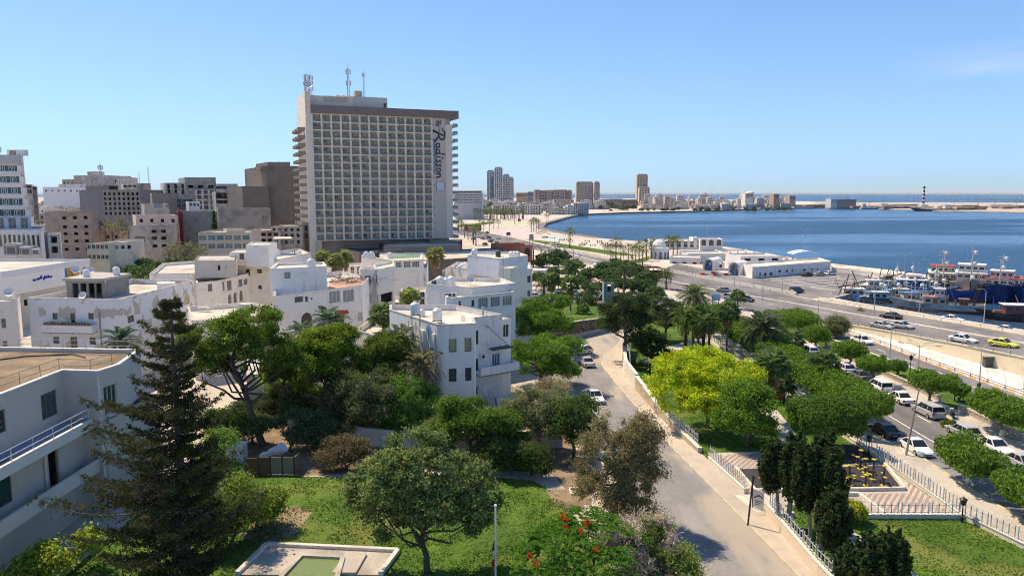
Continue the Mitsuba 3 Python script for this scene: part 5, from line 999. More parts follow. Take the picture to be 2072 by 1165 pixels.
# ------------------------------------------------------------------ the town to the left and behind
def mid(label, l, r, top, y, deep, n=0, rows_=(), w=1.2, h=1.5, turn=.0, col=TAUPE, z0=.0, kind='void', gc=VOID, fc=(.5, .5, .48), mat='concrete', name='town_building', split=None, m0=None, side=0, parapet=.6, roofcol=None, bottom=None, key=None, arch=0, sidecol=None):
 """A block whose front runs between the columns l and r of the photograph at the depth y, turned by turn degrees; rows_: sill rows in the photograph."""
 k = key or thing(name, label, 'building'); p0, p1 = Wy(l, 400, y), Wy(r, 400, y); c = (p0 + p1) / 2; half = (p1[0] - p0[0]) / 2; t = math.radians(turn)
 half /= math.cos(t); d = np.array([math.cos(t), math.sin(t)]); nn = np.array([-d[1], d[0]])
 if turn == 0 and l < 700 and y < 700: nn = np.array([-.5, .866])      # the old quarter's lots are skewed to the street
 a, b = c[:2] - d * half, c[:2] + d * half; fp = [tuple(a), tuple(b), tuple(b + nn * deep), tuple(a + nn * deep)]
 zt = zat(top, c); ws = []
 if n:
  zs = [zat(rw, c) for rw in rows_]
  ws += wrow(fp, 0, n, zs, w, h, arch, kind, fc, gc, m0=m0 if m0 else None)
 if side: ws += wrow(fp, 1 if side > 0 else 3, abs(side), [zat(rw, c) for rw in rows_], w, h, arch, kind, fc, gc)
 block(k, fp, z0, zt - parapet, parapet, col=col, mat=mat, wins=ws, coping=None, roofmat='roof_mat', names=('wall', 'roof', 'coping'))
 return k, fp, zt
# hospital tower with window bands and its slotted base
tw = thing('office_tower', 'white tower with dark blue window bands cut by the left edge', 'building'); yT = 218.0
a, b = Wy(-90, 400, yT), Wy(47, 400, yT + 1); zt = zat(352, a); fp = [tuple(a[:2]), tuple(b[:2]), (b[0] - 1.5, yT + 22), (a[0], yT + 22)]
def band(m, r0, r1, x0, x1, y, d, c=None): m.box(x0, x1, y, y + d, zat(r1, (0, y)), zat(r0, (0, y)), c)
zs = [(322, 348), (348, 355.5), (375, 382.5), (397, 405.5), (418.5, 427.5), (441, 452)]
core = M((.62, .61, .60)).prism([(a[0], yT + .5), (b[0] + 1.3, yT + .5), (b[0] - 13, yT + 22), (a[0], yT + 22)], 0, zat(313, a)); put(tw + '__core', core, 'matte')
x1s = [46, 47, 49, 51, 53, 56]
put(tw + '__parapet', M((.40, .42, .42)).box(a[0], Wy(46.5, 400, yT)[0], yT - .6, yT + .5, zat(332, a), zat(313.5, a)), 'matte')
pm = M((.60, .58, .56)); pm.box(Wy(8, 400, yT)[0], Wy(44.5, 400, yT)[0], yT + 3, yT + 4.5, zat(314, a), zat(302, a)).box(Wy(14, 400, yT)[0], Wy(19, 400, yT)[0], yT + 2.9, yT + 3.0, zat(313, a), zat(304, a), (.24, .17, .10)).box(Wy(21, 400, yT)[0], Wy(26, 400, yT)[0], yT + 2.9, yT + 3.0, zat(313, a), zat(304, a), (.24, .17, .10)); put(tw + '__roof_house', pm, 'matte')
rows5 = [(335, 346.5), (357, 369.5), (379.5, 392), (402, 415), (424.5, 437)]
for j, (r0, r1) in enumerate(rows5):
 x1 = Wy((47, 49.5, 51.5, 53.5, 56)[j], 400, yT)[0]; k2 = part(tw, 'window_band'); m = M((.03, .075, .10)); band(m, r0, r1, a[0], x1 - .9, yT + .40, .1); put(k2, m, 'dark_glass')
 m = M((.60, .59, .575)); band(m, r1, (357, 379.5, 402, 424.5, 441)[j] - .3, a[0], x1, yT - .3, .8); put(part(tw, 'floor_band'), m, 'matte')
 for i, px in enumerate((0, 8, 21, 28, 40)):
  x = Wy(px + j * .9, 400, yT)[0]; f = M((.60, .60, .60)); z0_, z1_ = zat(r1 - .8, a), zat(r0 + 1, a); f.box(x, x + .8, yT + .3, yT + .39, z0_, z0_ + .12).box(x, x + .8, yT + .3, yT + .39, z1_ - .12, z1_).box(x, x + .12, yT + .3, yT + .39, z0_ + .12, z1_ - .12).box(x + .68, x + .8, yT + .3, yT + .39, z0_ + .12, z1_ - .12); put(part(k2, 'frame'), f, 'painted')
 m = M((.64, .63, .61)); band(m, r0, r1 + 3, x1 - .9, x1 + .3, yT - .3, .9); put(part(tw, 'corner'), m, 'matte')
mid('', -90, 57, 441, yT - 1, 20, 6, (462,), 2.2, 3., col=(.62, .62, .63), kind='bay2', gc=(.12, .14, .15), key=tw, mat='matte')
mid('', -60, 75, 465, 200, 24, 14, (499,), .75, 3.2, col=(.58, .57, .55), gc=(.05, .05, .055), kind='void', key=tw, mat='matte', z0=9)
put(tw + '__dark_storey', M((.30, .30, .30)).box(Wy(-60, 400, 204)[0], Wy(66, 400, 204)[0], 204, 208, 0, 9.), 'matte')
pm = M((.42, .42, .41)); rng = np.random.default_rng(4)
for i in range(12):
 p = Wy(18 + i * 5 + rng.uniform(-2, 2), 519, 192 + rng.uniform(0, 6)); s = rng.uniform(.7, 1.5); k = thing('roof_machine', 'grey roof ventilation box at the foot of the white tower', 'ventilation unit', 'ventilation boxes at the tower foot'); put(k, M(np.array((.40, .40, .39)) * rng.uniform(.7, 1.2)).box(p[0] - s, p[0] + s, p[1], p[1] + s, 11.9, 11.9 + 2.0 * s).box(p[0] - s * .8, p[0] + s * .8, p[1] - .05, p[1], 12.2, 11.8 + 1.6 * s, (.12, .12, .12)), 'painted')
lattice('thin lattice antenna mast on top of the white tower at the left edge', Wy(4, 400, 222)[0], 222, zat(314, (0, 222)), zat(297, (0, 222)), .5, panels=3)
# hospital hall with the blue lettering
hh = thing('hospital_hall', 'low white hospital hall with blue lettering and a golden mural', 'building'); z = 12.4
A, B = np.array(xy(4, 550, z)), np.array(xy(180, 524, z)); d = (B - A) / np.linalg.norm(B - A); ni = np.array([-d[1], d[0]])
hf = ccw([tuple(A), tuple(B), tuple(B + ni * 26), tuple(A + ni * 26)]); zlo = zat(601, A)
m = M((.70, .70, .69));
for i in range(4): wall_panel(m, hf[i], hf[(i + 1) % 4], zlo, 12.4)
put(hh + '__upper_wall', m, 'matte'); put(hh + '__roof', M((.5, .48, .45)).prism(Polygon(hf).buffer(-.3), 11.8, 11.8), 'roof_mat')
put(hh + '__fascia', M((.60, .62, .65)).prism([A - ni * .25, B - ni * .25, B - ni * .02, A - ni * .02], 11.2, 12.5, bottom=True), 'matte')
lowp = Polygon(hf).buffer(-1.2, join_style=2); lf = ccw(list(lowp.exterior.coords)[:-1]); e = E_(lf, A, B); m = M((.50, .48, .45)); hs = wrow(lf, e, 6, [zlo - 3.0], 1.2, 1.4)
for i in range(len(lf)): wall_panel(m, lf[i], lf[(i + 1) % len(lf)], 0, zlo + .01, [q[1:6] for q in hs] if i == e else ())
put(hh + '__lower_wall', m, 'plaster')
for q in hs: window(hh, lf[e], lf[(e + 1) % len(lf)], q[1:6], 'void', gc=VOID)
put(hh + '__soffit', M((.5, .5, .5)).prism(Polygon(hf), zlo, zlo + .05, bottom=True), 'matte')
def on_wall(A, d, ni, u, zz, out=.03): q = A + d * u - ni * out; return (q[0], q[1], zz)
def script(m, strokes, A, d, ni, u0, z0, s, r):
 for st in strokes: m.tube([on_wall(A, d, ni, u0 + x * s, z0 + y * s) for x, y in st], r, 5)
# Arabic letters as strokes, reading from the right
AR = [[(9.6, .6), (9.6, 0), (9.1, -.1), (8.9, .35), (8.7, -.05), (8.3, 0), (8.1, .45), (7.9, 0), (7.7, .45), (7.5, 0), (7.3, .45), (7.1, 0), (6.6, 0), (6.4, .5), (6.2, 0), (5.9, .5), (5.7, .1), (5.3, 0), (5.1, .55), (4.8, .55), (4.8, .1), (5.1, .1), (4.6, 0), (4.3, .3), (4., .2), (3.9, -.25), (4.3, -.4), (4.7, -.25)],
 [(3., 1.3), (3., 0)], [(2.5, 1.3), (2.5, .05), (2.1, 0), (1.9, .5), (1.55, .5), (1.6, .1), (1.3, 0), (1., .4), (.8, 0), (.3, 0), (.1, .5), (-.2, .45), (-.1, .1), (-.4, -.3), (-.8, -.35)], [(-1.2, .4), (-1.3, -.25), (-1.8, -.45), (-2.2, -.1), (-2.15, .35)]]
dots = [(6.4, .85), (6.2, .85), (7.5, .9), (7.35, .75), (7.65, .75), (5., .95), (4.2, -.75), (.95, -.3), (1.15, -.3), (-1.75, .25)]
m = M((.03, .03, .30)); Lh = np.linalg.norm(B - A); script(m, AR, A, d, ni, Lh * .345, zat(566, A + d * Lh * .33), .52, .13)
for x, y in dots: m.tube([on_wall(A, d, ni, Lh * .345 + x * .52 - .1, zat(566, A + d * Lh * .33) + y * .52), on_wall(A, d, ni, Lh * .345 + x * .52 + .1, zat(566, A + d * Lh * .33) + y * .52)], .11, 5)
put(hh + '__blue_lettering', m, 'matte')
def panel(u0, u1, z0, z1, out, c): q = [on_wall(A, d, ni, u, 0, out) for u in (u0, u1)]; q2 = [on_wall(A, d, ni, u, 0, .001) for u in (u1, u0)]; return M(c).prism([v[:2] for v in q + q2], z0, z1, bottom=True)
u0, u1, um = Lh * .70, Lh * .995, Lh * .855; put(hh + '__golden_mural', panel(u0, um, 7.6, 11.1, .05, (.45, .29, .06)), 'matte'); put(hh + '__white_mural', panel(um + .01, u1, 7.6, 11.1, .05, (.66, .64, .60)), 'matte'); put(hh + '__blue_edge', panel(u0 - .7, u0 - .01, 7.6, 11.1, .06, (.06, .16, .42)), 'matte')
m = M((.10, .065, .02)); cx_ = (u0 + um) / 2 + .8
for i in range(11): an = math.radians(20 + i * 22); m.tube([on_wall(A, d, ni, np.clip(cx_ + .9 * math.cos(an), u0, um), np.clip(9.3 + .7 * math.sin(an), 7.7, 11), .07), on_wall(A, d, ni, np.clip(cx_ + 2.8 * math.cos(an), u0 + .1, um - .1), np.clip(9.3 + 2.2 * math.sin(an), 7.7, 11), .07)], .09, 4)
for i in range(5): m.tube([on_wall(A, d, ni, um + .6 + i * .55, 7.8 + .3 * i, .07), on_wall(A, d, ni, um + .9 + i * .6, 9.4 + .25 * i, .07), on_wall(A, d, ni, um + 2.1 + i * .35, 10.7 - .3 * i, .07)], .13, 4)
put(hh + '__mural_lines', m, 'matte')
# buildings of the middle distance, measured on the photograph
mid('grey unfinished concrete block with rows of small window holes behind the palms', 210, 281, 384, 405, 60, 8, (395.5, 405.5, 415.5, 425, 435), 1.3, 1.7, 6, col=(.26, .25, .245)); kx = _count['town_building']
mid('', 157, 212, 385, 408, 40, col=(.205, .21, .23), turn=-14, key='town_building'); mid('', 175, 222, 376, 412, 20, col=(.25, .23, .22), key='town_building'); mid('', 210, 240, 374.5, 415, 20, 5, (383,), 2.6, 1.6, col=(.2, .19, .18), key='town_building')
mid('large beige block with an empty wall under a thin antenna', 152, 226, 355, 1100, 60, col=(.46, .42, .40)); mid('', 215, 240, 358, 1105, 60, 3, (380, 370), 2, 4, col=(.50, .46, .43), key='town_building_001'); mid('', 180, 200, 347, 1120, 20, col=(.56, .50, .42), key='town_building_001')
mid('white block with blue window panels on the skyline beside the beige block', 88, 176, 378.5, 1000, 40, 7, (388,), 3., 2.4, col=(.66, .67, .69), gc=(.06, .075, .10), mat='matte', kind='bay2'); mid('', 120, 160, 373, 1010, 20, col=(.62, .60, .56), key='town_building_002'); mid('brown roof house beside the beige skyline block', 128, 152, 363, 1050, 20, 3, (372,), 2, 3, col=(.42, .36, .30))
mid('brown tall block with arched brown windows left of the garden', 122, 175, 430, 300, 22, 3, (444, 462, 476, 491, 507), 1.5, 1.3, 20, col=(.33, .27, .235), gc=(.045, .035, .03)); mid('', 86, 124, 429, 306, 22, col=(.33, .28, .25), turn=-8, key=[k for k in labels if k.startswith('town_building')][-1])
mid('white and grey small house between the tower and the brown block', 90, 115, 474, 235, 14, 1, (492, 512), 2., 2.2, col=(.62, .62, .60), mat='plaster'); mid('', 70, 92, 474, 238, 14, col=(.22, .21, .2), key=[k for k in labels if k.startswith('town_building')][-1])
mid('grey villa block with an outside stair before the red striped wall', 300, 334, 456, 268, 18, 2, (471.5, 485, 501), 1.7, 1.2, 14, col=(.42, .385, .35), gc=(.10, .09, .085)); kx = [k for k in labels if k.startswith('town_building')][-1]
mid('', 255, 301, 457, 276, 18, col=(.44, .41, .375), turn=-10, key=kx, n=1, rows_=(490,), w=4.2, h=2.2, gc=(.16, .16, .16)); st = M((.4, .37, .34)); 
for i in range(9): p = Wy(268 + i * 3.0, 493 + i * 2.1, 262); st.box(p[0] - .35, p[0] + .35, 261, 263.5, p[2] - .5, p[2])
put(kx + '__stair', st, 'concrete')
mid('pale yellow two storey house with window bands behind the wall', 167, 214, 493, 228, 16, 5, (503.5, 524), 1.1, 1.3, -6, col=(.62, .60, .46), gc=(.05, .05, .055), mat='plaster', kind='bay2'); kx = [k for k in labels if k.startswith('town_building')][-1]; mid('', 213, 258, 490, 231, 16, 4, (504, ), 1., 1.2, 14, col=(.60, .57, .50), key=kx, mat='plaster')
mid('tan flat roofed house with teal glazing before the hotel', 400, 500, 470, 236, 18, 6, (486, 503), 2.2, 1.6, 8, col=(.52, .44, .36), gc=(.08, .15, .15), mat='plaster', kind='bay2'); kx = [k for k in labels if k.startswith('town_building')][-1]; mid('', 500, 560, 466, 262, 18, 5, (478, 490), 1.6, 1.3, 10, col=(.50, .42, .33), key=kx, gc=(.09, .08, .07)); mid('', 455, 492, 463, 248, 6, col=(.55, .47, .37), key=kx)
mid('tall windowless dark brown block left of the hotel', 541, 607, 336, 335, 50, 0, (), col=(.165, .145, .13)); kx = [k for k in labels if k.startswith('town_building')][-1]; mid('', 530, 552, 336, 334.6, 12, z0=zat(344, (0, 335)), col=(.165, .145, .13), key=kx); mid('', 544, 589, 328, 340, 25, col=(.20, .175, .155), key=kx)
mid('lower dark brown block adjoining the tall windowless one', 491, 545, 377, 333, 40, 0, (), col=(.17, .15, .135))
mid('long bare concrete wall block with stained patches behind the cypress', 440, 546, 421, 300, 10, col=(.37, .34, .30)); kx = [k for k in labels if k.startswith('town_building')][-1]; mid('', 362, 441, 428, 303, 14, col=(.29, .28, .27), key=kx); mid('', 525, 546, 430, 299.4, 2, 1, (443,), 3, 1.5, col=(.40, .36, .32), key=kx)
mid('narrow dark red striped stair tower', 358, 366.5, 428, 301, 6, col=(.20, .025, .035), mat='matte'); kx = [k for k in labels if k.startswith('town_building')][-1]
m = M((.32, .05, .06)); p0, p1 = Wy(358, 400, 300.9), Wy(366.5, 400, 300.9)
for i in range(18): zz = zat(431 + i * 4, p0); m.box(p0[0] + .1, p1[0] - .1, 300.85, 300.95, zz, zz + .28)
put(kx + '__stripes', m, 'matte')
mid('beige house with small windows at the left foot of the hotel', 546, 606, 458, 268, 18, 5, (468, 480, 493), 1.1, 1.3, 4, col=(.46, .40, .33), gc=(.06, .055, .05))
mid('grey concrete frame tower with tall white window strips', 376, 438, 359, 425, 30, 3, (381, ), 3.2, 1.8, col=(.29, .28, .265), gc=(.05, .05, .05)); kx = [k for k in labels if k.startswith('town_building')][-1]
mid('', 397, 436, 384, 422, 5, 3, (393, 403, 414, 423.5), 2.4, 2.2, col=(.52, .50, .47), gc=(.035, .035, .035), key=kx); mid('', 335, 378, 370, 428, 25, 3, (382, 394), 1.6, 3, col=(.42, .40, .37), key=kx)
mid('unfinished frame of open grey floors right of the concrete tower', 437, 490, 388, 410, 25, 6, (395, 402, 412), 5.4, 1.9, col=(.38, .355, .33), gc=(.05, .05, .05)); mid('pale upper storeys with a dark band behind the open frame', 425, 482, 372, 470, 20, 5, (382,), 4, 1.4, col=(.50, .48, .46))
mid('small white house with dark windows before the concrete tower', 381, 404, 408, 330, 10, 3, (417,), 1., 1.8, col=(.58, .59, .61), mat='plaster'); mid('black glass block beside the small white house', 360, 386, 403, 345, 10, 2, (410, 420), 4.6, 1.8, col=(.10, .12, .125), gc=(.03, .05, .055), kind='bay2'); mid('dark brick block before the concrete tower', 308, 361, 391, 350, 14, col=(.25, .22, .20))
mid('beige blank block with a blue grey panel left of the dark brick block', 291, 341, 413, 322, 20, 1, (421,), 3.6, 2., 0, col=(.50, .45, .38), gc=(.25, .29, .34), m0=6.0); mid('low pink house with domed tanks before the grey villa block', 272, 358, 436, 292, 20, 4, (450,), 1.3, 1.4, col=(.52, .43, .38), mat='plaster'); mid('pink salmon block on the skyline', 278, 306, 371, 560, 20, col=(.52, .40, .33)); mid('green grey block with a roof house on the skyline', 250, 279, 372, 540, 20, 3, (379,), 2.4, 1.6, col=(.46, .46, .40)); mid('narrow grey block beside the white tower on the skyline', 51, 65, 373, 430, 14, 3, (381, 391), 1.6, 2.2, col=(.44, .41, .38)); mid('grey block with slim windows next to the tower', 64, 75, 377, 440, 12, 2, (385,), 1.4, 3, col=(.40, .38, .36)); mid('small reddish house before the brown block', 336, 356, 470, 288, 12, 2, (480, 490), 1.6, 1.6, col=(.36, .24, .20))
for lab, px, y, r0, r1, w in (('tall thin antenna mast before the beige skyline block', 207, 520, 372, 333, .9), ('thin antenna mast on the skyline left of the concrete tower', 303, 900, 372, 338, .8), ('faint antenna mast on the skyline, second from the concrete tower', 284, 980, 372, 350, .7)):
 p = Wy(px, 400, y); lattice(lab, p[0], y, zat(r0, p), zat(r1, p), w, panels=6 if px == 207 else 0)
for lab, l, r, t, y, nw, rw in (('small white stepped house behind the glazed gallery villa', 690, 728, 538, 200, 3, (548, 558)), ('low white house below the brown hotel parapet', 612, 655, 530, 205, 3, (540,)), ('white annex with a slatted window row between arched and tan roofed villas', 803, 858, 592, 150, 4, (602, 616)), ('narrow white house behind the peeling villa', 322, 372, 541, 168, 3, (552,)), ('white flat house left of the arched villa', 742, 790, 546, 178, 3, (556, 566))): mid(lab, l, r, t, y, 9, nw, rw, .9, 1.2, col=WHITE, mat='plaster', name='villa', gc=GLASS, kind='win', turn=4)
# filler: the packed houses of the old quarters, every house a thing
_houses = {}
def house_block(w, d, h, seed, col, far=False, floors=None):
 """A flat-roofed town house as one wall mesh with window recesses and a roof hut (shared by copies)."""
 rng = np.random.default_rng(seed); fp = [(-w / 2, 0), (w / 2, 0), (w / 2, d), (-w / 2, d)]; m = M(col); fl = floors or max(1, int(h / 3.3)); nw = max(2, int(w / 3.2)); holes = []
 for j in range(fl):
  for i in range(nw): holes.append((w * (i + .5) / nw, j * h / fl + 1.0, 1.3 if not far else 1.7, 1.5 if not far else 1.8, 0))
 wall_panel(m, fp[0], fp[1], 0, h + .6, holes, .35)
 for i in (1, 2, 3): wall_panel(m, fp[i], fp[(i + 1) % 4], 0, h + .6, thick=.3)
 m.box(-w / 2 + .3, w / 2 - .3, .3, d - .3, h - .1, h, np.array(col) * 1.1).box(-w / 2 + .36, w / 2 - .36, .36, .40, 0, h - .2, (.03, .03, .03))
 m.box(rng.uniform(-w * .4, 0), rng.uniform(.5, w * .4), d * .35, d * .8, h, h + 2.4)
 for _ in range(3): m.lathe([(0, 0), (.6, 0), (.6, 1.2), (.0, 1.5)], 7, (rng.uniform(-w * .4, w * .4), rng.uniform(d * .1, d * .9), h), (.66, .65, .62))
 return m
HC = [(.52, .46, .39), (.48, .40, .33), (.56, .52, .46), (.44, .36, .30), (.55, .45, .38), (.62, .59, .54), (.40, .37, .34)]
hrng = np.random.default_rng(21)
house_ply = []
for s in range(14):
 m = house_block(hrng.uniform(10, 18), hrng.uniform(10, 15), hrng.choice([6.6, 9.9, 9.9, 13.2]), s, HC[s % 7]); house_ply.append(ply(m.arrays(), 'matte', color=m.colors()))
def house(px, y, i, label, group, turn=0, s=1.0, z=.0):
 k = thing('town_house', label, 'house', group); p = Wy(px, 400, y); scene[k] = {**house_ply[i % 14], 'to_world': at(p[0], y, z, turn, s)}
n = 0
for y in (330, 370, 455, 490, 560, 640, 730, 830, 940, 1080, 1230, 1400):
 step = 15.5 / y * 1500; px = -60 + hrng.uniform(0, step)
 while px < 640:
  if not (y < 400 and px > 235): house(px, y + hrng.uniform(-9, 9), int(hrng.integers(14)), 'flat roofed beige town house in the packed quarter left of the hotel', 'packed town houses left of the hotel', hrng.uniform(-12, 12), hrng.uniform(.85, 1.1)); n += 1
  px += step * hrng.uniform(1., 1.6)
# the far town round the head of the bay
towers = [('tall pale skyscraper with a dark glass side, leftmost of the far towers', 985.5, 1000, 346.5, 1900, (.36, .40, .46), 3), ('tallest pale skyscraper of the far group', 1000.5, 1017, 340.5, 1850, (.46, .46, .47), 4), ('grey skyscraper in front on the right of the far group', 1017.5, 1031, 354.5, 1840, (.40, .41, .43), 3), ('rightmost skyscraper of the far group', 1028.5, 1039.5, 360.5, 1820, (.44, .44, .45), 3),
  ('wide far hotel slab of many windows by the sea', 1166, 1200, 370, 1750, (.42, .38, .34), 12), ('narrow slab beside the wide far hotel', 1202, 1213.5, 369.8, 1740, (.42, .38, .34), 4), ('tall brown tower alone before the sea', 1288.5, 1310, 354.5, 1900, (.44, .36, .27), 4), ('lower block at the foot of the lone brown tower', 1293, 1314.5, 380, 1880, (.50, .43, .34), 4)]
for lab, l, r, top, y, col, nw in towers:
 k = thing('tower_block', lab, 'tower'); p0, p1 = Wy(l, 400, y), Wy(r, 400, y); zt = zat(top, p0); m = M(col); m.box(p0[0], p1[0], y, y + (p1[0] - p0[0]) * .8, 0, zt).box(p0[0] + 2, p1[0] - 2, y + 2, y + 12, zt, zt + 3, np.array(col) * .8); put(k + '__wall', m, 'matte')
 fl = max(4, int(zt / 4.2)); w = (p1[0] - p0[0]) / nw; g = M((.06, .075, .09) if 'skyscraper' in lab else (.10, .09, .085))
 for i in range(nw):
  c = part(k, 'window_strip'); gm = M(g.col)
  for j in range(1, fl): gm.box(p0[0] + w * (i + .2), p0[0] + w * (i + .8), y - .4, y + .02, zt * j / fl, zt * (j + .62) / fl)
  put(c, gm, 'dark_glass'); 
 if 'dark glass side' in lab: put(k + '__glass_side', M((.05, .10, .15)).box(p1[0] - 9, p1[0] - .4, y - .8, y - .42, 8, zt - 14), 'dark_glass')
mid('long white and grey far office block with window rows beside the hotel', 921, 976, 391, 800, 30, 16, (396, 401, 406, 411), 1.5, 1.4, col=(.50, .50, .49), gc=(.06, .07, .08), mat='matte', name='far_building', kind='bay2'); mid('pale cluttered roof storey block behind the far office block', 918, 975, 386, 880, 20, 10, (390,), 3, 1.6, col=(.5, .49, .47), mat='matte', name='far_building')
for i, (l, r, t) in enumerate(((1081, 1093, 384), (1094, 1103, 385), (1104, 1118, 384.5), (1119, 1130, 384), (1131, 1146, 383.5), (1147, 1157, 384.5))):
 mid(f'pinkish apartment slab of the far row by the sea, {WHERE[i]} from the left', l, r, t, 1500, 25, 4, [t + 3.5 + 3 * j for j in range(6)], 2.2, 1.7, col=(.45, .37, .335), gc=(.12, .09, .085), mat='matte', name='far_apartment_block')
for i, (l, r, t, c) in enumerate(((1213, 1230, 403, (.34, .24, .20)), (1232, 1260, 402.5, (.33, .27, .23)), (1262, 1290, 404, (.30, .19, .17)), (1045, 1068, 390, (.42, .33, .24)), (1068, 1080, 388, (.22, .24, .27)), (1120, 1160, 403, (.45, .41, .37)), (1508, 1524, 391, (.60, .57, .52)), (1566, 1577, 392.5, (.40, .30, .22)), (1598, 1610, 396, (.42, .35, .29)), (1682, 1695, 402.5, (.55, .55, .54)), (1696, 1733, 403, (.33, .29, .26)))):
 mid(f'{("brown block", "brown grey block", "dark red block", "ochre block", "dark grey block", "beige block", "round topped pale block", "small ochre block", "brown block", "white block", "long brown block")[i]} of the far shore at {("the palms", "the palms, wider", "the old town wall", "the left of the pink row", "the foot of the pink row", "the quay behind palms", "the headland", "the headland, right", "the headland end", "the harbour mouth", "the harbour mouth, longer")[i]}', l, r, t, 1380 if i < 6 else 1420, 25, 6 if r - l > 15 else 3, (t + 4, t + 7.5), 2.4, 1.6, col=c, mat='matte', name='far_building')
far_ply = []
for s in range(12):
 m = house_block(hrng.uniform(14, 30), 14, hrng.choice([7, 10, 14, 18]), 40 + s, [(.50, .46, .41), (.56, .54, .50), (.43, .37, .32), (.60, .58, .55), (.48, .40, .36), (.38, .36, .34)][s % 6], True); far_ply.append(ply(m.arrays(), 'matte', color=m.colors()))
def far_house(p, y, i, label, group, s=1.0): k = thing('old_town_house' if 'headland' in group else 'far_house', label, 'house', group); scene[k] = {**far_ply[i % 12], 'to_world': at(p, y, 0, hrng.uniform(-15, 15), s)}
for y in (980, 1060, 1180, 1300, 1480, 1700, 2000, 2400):
 for _ in range(32 if y > 1200 else 20):
  px = hrng.uniform(925, 1180 if y < 1300 else 1240 if y < 1500 else 1160); far_house(Wy(px, 400, y)[0], y, int(hrng.integers(12)), 'small pale house in the distant town between hotel and bay', 'distant houses at the head of the bay', hrng.uniform(.45, .9))
for i in range(290):
 px = hrng.uniform(1300, 1605); y = 1260 + hrng.uniform(0, 420); s = hrng.uniform(.3, .6); s = (s, s, s * hrng.uniform(1.2, 2.6)) if y > 1400 else s; 
 if px > 1530 and y < 1420: y += 130
 far_house(Wy(px, 400, y)[0], y, int(hrng.integers(12)), 'small pale house of the old town on the far headland', 'houses of the old town on the headland', s)
for i in range(40):
 px = hrng.uniform(1615, 2080); y = 1330 + hrng.uniform(60, 300) if px < 1760 else 1230 + hrng.uniform(0, 340)
 k = thing('harbour_shed', ('long low harbour shed on the far breakwater', 'rusty red stack of containers on the far breakwater')[i % 2], ('shed', 'container')[i % 2], ('sheds on the far breakwater', 'container stacks on the far breakwater')[i % 2]); p = Wy(px, 400, y); w = hrng.uniform(8, 26)
 c = ((.50, .44, .37), (.34, .24, .19))[i % 2]; h = hrng.uniform(2, 5); m = M(c).prism([(p[0] - w, y), (p[0] + w, y), (p[0] + w, y + 12), (p[0] - w, y + 12)], 0, h); m.box(p[0] - w - .4, p[0] + w + .4, y - .4, y + 12.4, h, h + .6, np.array(c) * .8)
 for j in range(5): m.box(p[0] - w + w * .4 * j + 1, p[0] - w + w * .4 * j + 3, y - .1, y, 0, h * .6, np.array(c) * .5)
 put(k, m, 'matte')
k = thing('minaret', 'slim white minaret in the old town', 'minaret'); p = Wy(1394, 400, 1500); m = M((.62, .60, .56)).lathe([(2.4, 0), (2.2, 18), (3., 18.5), (3., 19.5), (1.7, 20), (1.6, zat(395, p)), (.1, zat(391.5, p))], 10, (p[0], 1500, 0)); put(k, m, 'matte', smooth=False)
k = thing('water_tower', 'white round water tower above the old town', 'tower'); p = Wy(1517, 400, 1500); m = M((.64, .62, .58)).lathe([(3.5, 0), (3.5, 16), (8.5, 22), (8.5, zat(391, p)), (7., zat(388.5, p)), (.5, zat(386.5, p))], 14, (p[0], 1500, 0)); put(k, m, 'matte')
k = thing('lighthouse', 'black and white banded lighthouse on the far breakwater', 'lighthouse'); p = Wy(1869, 400, 1440); zt = zat(377, p); 
for i in range(9):
 z0, z1 = 6 + (zt - 10) * i / 9, 6 + (zt - 10) * (i + 1) / 9; put(part(k, 'band'), M((.03, .03, .03) if i % 2 else (.62, .62, .60)).lathe([(2.6 - i * .13, z0), (2.47 - i * .13, z1)], 12, (p[0], 1440, 0)), 'matte')
put(k + '__lantern', M((.03, .03, .03)).lathe([(3., zt - 4), (3., zt - 3.2), (1.8, zt - 3), (1.8, zt - 1), (.1, zt + .5)], 10, (p[0], 1440, 0)), 'matte'); put(k + '__base', M((.6, .58, .54)).box(p[0] - 7, p[0] + 7, 1434, 1446, 0, 6.02), 'matte')
for i, px in enumerate((1760, 1788, 1850, 1932, 1980, 2013, 2058)):
 p = Wy(px, 400, 1500); lattice(f'thin far mast on the breakwater skyline, {WHERE[i]} from the left', p[0], 1500, 0, zat(399 - (i % 3), p), .8, name='far_mast')
# ------------------------------------------------------------------ trees and plants where they stand
def tree(name, label, group=None, cat='tree'): return thing(name, label, cat, group)
def ht(px, top, p): return zat(top, p)
